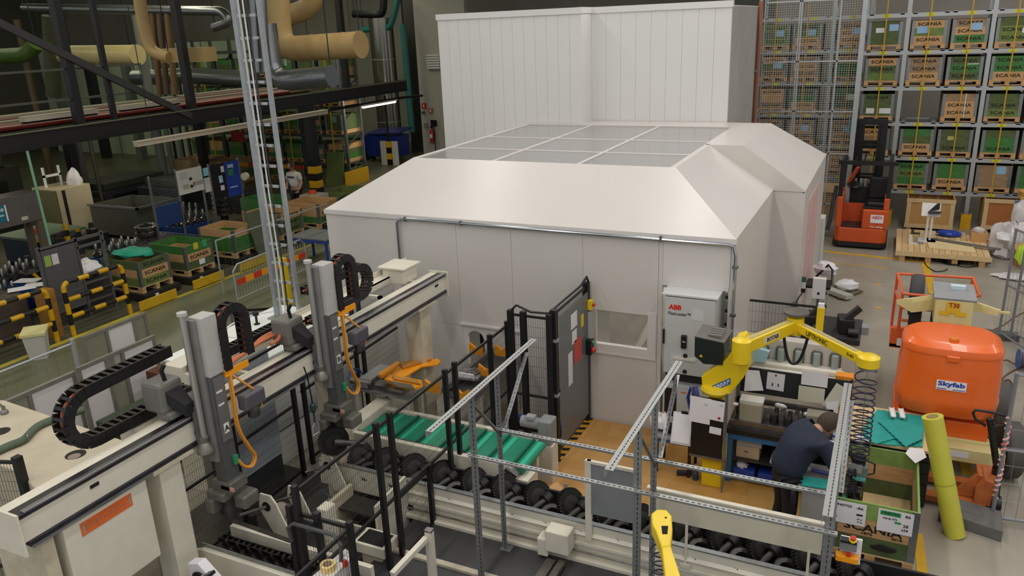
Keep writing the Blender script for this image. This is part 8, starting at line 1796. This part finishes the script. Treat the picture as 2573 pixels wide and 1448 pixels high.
for k in range(4): B().bx(-20.02,-19.8,28.98,29.08,k*0.26,(k+1)*0.26).done('band', YELD if k%2 else BLACK, t)
B().cyl((-19.9,29.03,1.04),(-19.9,29.03,3.0),0.05,n=10).done('pole', BLACK, t)
t = thing('striped_pole','yellow and black striped post beside the tall enclosure','post',(-17.7,30.5,0))
for k in range(8): B().bx(-17.85,-17.65,30.5,30.7,k*0.35,(k+1)*0.35).done('band', YELD if k%2 else BLACK, t)
# left rack
LZ2 = [0.75, 1.88, 2.95, 4.05, 5.1]
UX = [-27.5,-25.4,-23.3,-21.2,-19.1]
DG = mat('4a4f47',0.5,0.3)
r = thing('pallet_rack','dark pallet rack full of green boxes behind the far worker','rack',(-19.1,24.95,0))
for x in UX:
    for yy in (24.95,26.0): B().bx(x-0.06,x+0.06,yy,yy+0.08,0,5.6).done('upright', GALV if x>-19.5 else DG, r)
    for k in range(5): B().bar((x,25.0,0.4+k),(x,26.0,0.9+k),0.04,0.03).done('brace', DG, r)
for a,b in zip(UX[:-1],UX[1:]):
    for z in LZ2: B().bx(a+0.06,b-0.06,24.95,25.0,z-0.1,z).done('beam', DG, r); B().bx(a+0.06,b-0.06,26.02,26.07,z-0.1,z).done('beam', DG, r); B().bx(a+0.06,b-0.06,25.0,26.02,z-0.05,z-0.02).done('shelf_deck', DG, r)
cx_ = []
for a,b in zip(UX[:-1],UX[1:]): cx_ += [a+0.55, b-0.55]
for x in cx_[1::2]: B().bx(x-0.03,x+0.03,24.88,24.9,0.6,5.3).done('strap', mat('b79a1e',0.5), r)
random.seed(21)
for i,x in enumerate(cx_):
    for lv,z in enumerate(LZ2[:4]):
        c = ''.join(random.choice('ggddGGn' if lv else 'gGGdn') for _ in range(3))
        pallet_box('pallet_box','%s box in the dark left rack, %s, %s from the right' % ({'g':'olive green','d':'dark green','G':'bright green','n':'pale topped'}[c[2]], LEVN[lv], ORD[7-i]),'pallet boxes in the dark left rack',(x,25.62,z),c,'S..' if 'n'==c[0] else '...',0,0.8,1.2,notes=[(0.05,0.3,0.25,0.25,'8fb3a5')] if (i+lv)%4==0 else [])
for i,(x,c) in enumerate(zip(cx_,'GgdGgnGd')): pallet_box('pallet_box','%s box on the floor under the left rack, %s from the right' % ({'g':'olive green','d':'dark green','G':'bright green','n':'pale wood'}[c],ORD[7-i]),'pallet boxes under the dark left rack',(x,25.62,0),c+'g','..',0)
t = thing('end_guard','yellow guard plate at the rack end','guard',(-18.6,24.6,0)); B().bx(-18.75,-18.7,24.2,25.7,0,0.55).done('plate', mat('c99b17',0.5), t); B().bx(-18.85,-18.75,24.4,25.5,0,0.1).done('foot', BLACK, t)
o = B().prism([(-19.75,24.3,0),(-18.95,24.3,0),(-18.95,24.55,1.25),(-19.75,24.55,1.25)],(0,0.04,0)).done('leaning_board', mat('5d6b33',0.6,var=0.1), None); tag(o,'olive green panel leaning against the rack end','panel')
pallet_box('pallet_box','low olive box beside the striped column','low boxes by the far worker',(-16.7,21.6,0.0),'gg','..',0.3,0.9,1.2); pallet_box('pallet_box','low green box behind the booth corner','low boxes by the far worker',(-15.6,20.4,0.0),'dd','..',0.3,0.9,1.2)
o = blob((-15.3,20.6,0.62),(0.3,0.25,0.14),111).done('teal_sheet', mat('1fa88f',0.6), None, smooth=True); tag(o,'crumpled teal sheet on the box behind the booth corner','sheet')
t = thing('white_case','pale cabinet with orange top beside the far worker','case',(-16.6,19.6,0)); B().bx(-16.9,-16.2,19.4,20.0,0,0.75).done('body', mat('b5b2a4',0.5), t, bevel=0.01); B().lathe([(0.14,0),(0.12,0.12)],(-16.6,19.7,0.75),n=10).done('orange_lid', mat('d0502a',0.5), t)
t = thing('fork_guard','red and yellow striped guard rail in front of the rack','guard',(-22,23.5,0))
for k in range(8): B().bx(-24.5+k*0.55,-23.95+k*0.55,23.5,23.56,0.75,0.9).done('stripe', mat('9e2c1a' if k%2 else 'b98a1c',0.5), t)
for x in (-24.4,-20.2): B().bx(x,x+0.06,23.5,23.56,0,0.75).done('post', DG, t)
q = at(597,345,y=23); o = B().plate([(q.x-0.35,23,q.z-0.1),(q.x+0.35,23,q.z-0.2),(q.x+0.3,23,q.z+0.2),(q.x-0.3,23,q.z+0.25)],0.03).done('red_cloth', mat('8c2020',0.7), None); tag(o,'red cloth hanging before the dark rack','cloth'); B().cyl((q.x,23.03,q.z),(q.x,23.03,3.6),0.01,n=6).done('cord', BLACK, o)
# far worker
FX_, FY_ = -17.1, 19.5
pw = thing('person','worker in white T-shirt and ear defenders standing beyond the boxes','person',(FX_,FY_,0))
def R3(x,y,z): return (FX_+x,FY_+y,z)
skin('body',[(R3(0,0,0.95),0.12),(R3(0,0,1.2),0.13),(R3(0.0,0,1.42),0.12),(R3(-0.01,-0.01,1.52),0.055),(R3(-0.02,-0.03,1.58),0.05),
  (R3(-0.2,-0.02,1.4),0.06),(R3(-0.27,-0.03,1.14),0.045),(R3(-0.12,-0.25,1.03),0.034),(R3(0.2,0.0,1.4),0.06),(R3(0.28,0.0,1.13),0.045),(R3(0.27,-0.16,0.93),0.034),
  (R3(-0.1,0,0.88),0.085),(R3(-0.11,-0.02,0.48),0.06),(R3(-0.11,0.02,0.07),0.045),(R3(-0.13,-0.12,0.04),0.035),(R3(0.1,0,0.88),0.085),(R3(0.11,-0.02,0.48),0.06),(R3(0.11,0.02,0.07),0.045),(R3(0.13,-0.12,0.04),0.035)],
  [(0,1),(1,2),(2,3),(3,4),(2,5),(5,6),(6,7),(2,8),(8,9),(9,10),(0,11),(11,12),(12,13),(13,14),(0,15),(15,16),(16,17),(17,18)],SKIN,pw)
SHIRT = mat('c9c9c4',0.8,var=0.1,scale=6)
skin('t_shirt',[(R3(0,0,0.94),(0.185,0.15)),(R3(0,0,1.18),(0.19,0.155)),(R3(0,0,1.4),(0.17,0.145)),(R3(0,0,1.49),0.075),(R3(-0.2,-0.02,1.4),0.085),(R3(-0.26,-0.03,1.2),0.07),(R3(0.2,0,1.4),0.085),(R3(0.27,0,1.2),0.07)],[(0,1),(1,2),(2,3),(2,4),(4,5),(2,6),(6,7)],SHIRT,pw)
B().box(R3(0,-0.165,1.33),(0.26,0.03,0.05)).done('dark_print', mat('23262e',0.7), pw, bevel=0.01)
skin('trousers',[(R3(0,0,0.92),(0.16,0.14)),(R3(-0.1,0,0.82),0.1),(R3(-0.11,-0.02,0.48),0.08),(R3(-0.11,0.02,0.12),0.07),(R3(0.1,0,0.82),0.1),(R3(0.11,-0.02,0.48),0.08),(R3(0.11,0.02,0.12),0.07)],[(0,1),(1,2),(2,3),(0,4),(4,5),(5,6)],TROU,pw)
hcf = Vector(R3(-0.03,-0.05,1.68)); hm,f2_,s2_,u2_ = head_mesh('head',hcf,(-0.5,-0.8,-0.3),(0,0,1),0.1,SKIN,pw); face_bits(hcf,f2_,s2_,u2_,0.1,pw)
hb = B(); vs=[]; fs=[]
for j in range(9):
    th = PI*0.5*j/8
    for i in range(18):
        ph = 2*PI*i/18; p = hcf-f2_*0.02+u2_*0.015+f2_*(math.sin(th)*math.cos(ph)*0.1)+s2_*(math.sin(th)*math.sin(ph)*0.085)+u2_*(math.cos(th)*0.115); vs.append(p)
for j in range(8):
    for i in range(18): a=j*18+i; d=j*18+(i+1)%18; fs.append((a,d,d+18,a+18))
hb.add(vs,fs).done('hair',mat('54402f',0.8),pw,smooth=True)
for k in (-1,1): B().lathe([(0.02,0),(0.045,0.005),(0.045,0.03),(0.02,0.04)],hcf+s2_*(k*0.085),s2_*k,14).done('ear_cup',BLACK,pw,smooth=True)
B().tube([hcf+s2_*(0.1*math.cos(PI*i/8))+u2_*(0.13*math.sin(PI*i/8)) for i in range(9)],0.01,8).done('headband',BLACK,pw,smooth=True)
hand(R3(-0.12,-0.25,1.03),(0.5,-0.8,-0.1),(0,0,-1),0.18,SKIN,pw,0.5,'left_hand',1); hand(R3(0.27,-0.16,0.93),(-0.2,-0.6,-0.6),(-0.7,0,-0.3),0.18,SKIN,pw,0.6,'right_hand',-1)
for k in (-1,1): skin('shoe',[(R3(0.11*k,0.04,0.05),0.05),(R3(0.12*k,-0.06,0.045),0.05),(R3(0.13*k,-0.16,0.035),0.04)],[(0,1),(1,2)],BLACK,pw,1)

# extra clutter in the workshop: vertical pipes, hung hoses, a yellow hoist, far lit lamps
for i,(px,y,c,r,lb) in enumerate(((405,21,'7d8078',0.16,'thick grey'),(430,23,'6a6f68',0.1,'slim grey'),(455,26,'8c9088',0.14,'pale grey'),(205,16,'2a2b29',0.07,'thin black'),(235,17,'4a4438',0.06,'thin brown'),(120,19,'5a4a30',0.12,'brown'))):
    q = at(px,400,y=y); o = B().tube([(q.x,y,0),(q.x,y,3.45 if q.x>-24.4 else 6.5)],r,12).done('vertical_pipe', mat(c,0.45,0.3), None, smooth=True); tag(o,'%s vertical pipe among the workshop machines' % lb,'pipe')
t = thing('hoist','yellow hoist unit on a white post above the olive boxes','hoist',(-25.2,23.2,0)); q = at(505,365,y=23.2)
B().bx(q.x-0.12,q.x+0.12,23.1,23.35,q.z-0.55,q.z+0.35).done('yellow_body', mat('c79a1c',0.5), t, bevel=0.03); B().cyl((q.x-0.2,23.2,0),(q.x-0.2,23.2,q.z+0.6),0.05,n=10).done('white_post', PAPER, t); B().bar((q.x-0.2,23.2,q.z+0.3),(q.x,23.2,q.z+0.3),0.05,0.05).done('bracket', GALV, t)
for k,(x,y,h_,c,lb) in enumerate(((-19.6,10.3,0.6,'1f3f78','blue drum unit behind the grey overhead housing'),(-20.9,11.2,0.5,'22262a','black drum unit left of the green workbench'),(-18.7,11.5,0.45,'24507a','light blue drum unit beside the pale green pipe'),(-19.4,19.6,0.7,'22262a','black drum unit behind the blue information board'),(-20.6,14.7,0.4,'2f3428','olive drum unit before the grey trough'),(-22.1,13.9,0.5,'3a3226','brown drum unit before the beige cabinet'),(-16.6,10.4,0.4,'1f3f78','low blue drum unit behind the grey panel stand'))):
    t = thing('drum_unit',lb,'machine',(x,y,0),'drum units in the workshop')
    B().bx(x-0.3,x+0.3,y-0.3,y+0.3,0,h_).done('base', mat(c,0.55,var=0.3,scale=8), t, bevel=0.04); B().lathe([(0.05,0),(0.16,0.02),(0.16,0.12),(0.07,0.16),(0.06,0.3)],(x,y,h_),n=12).done('spindle', SHN if k%2 else DSTEEL, t, smooth=True)
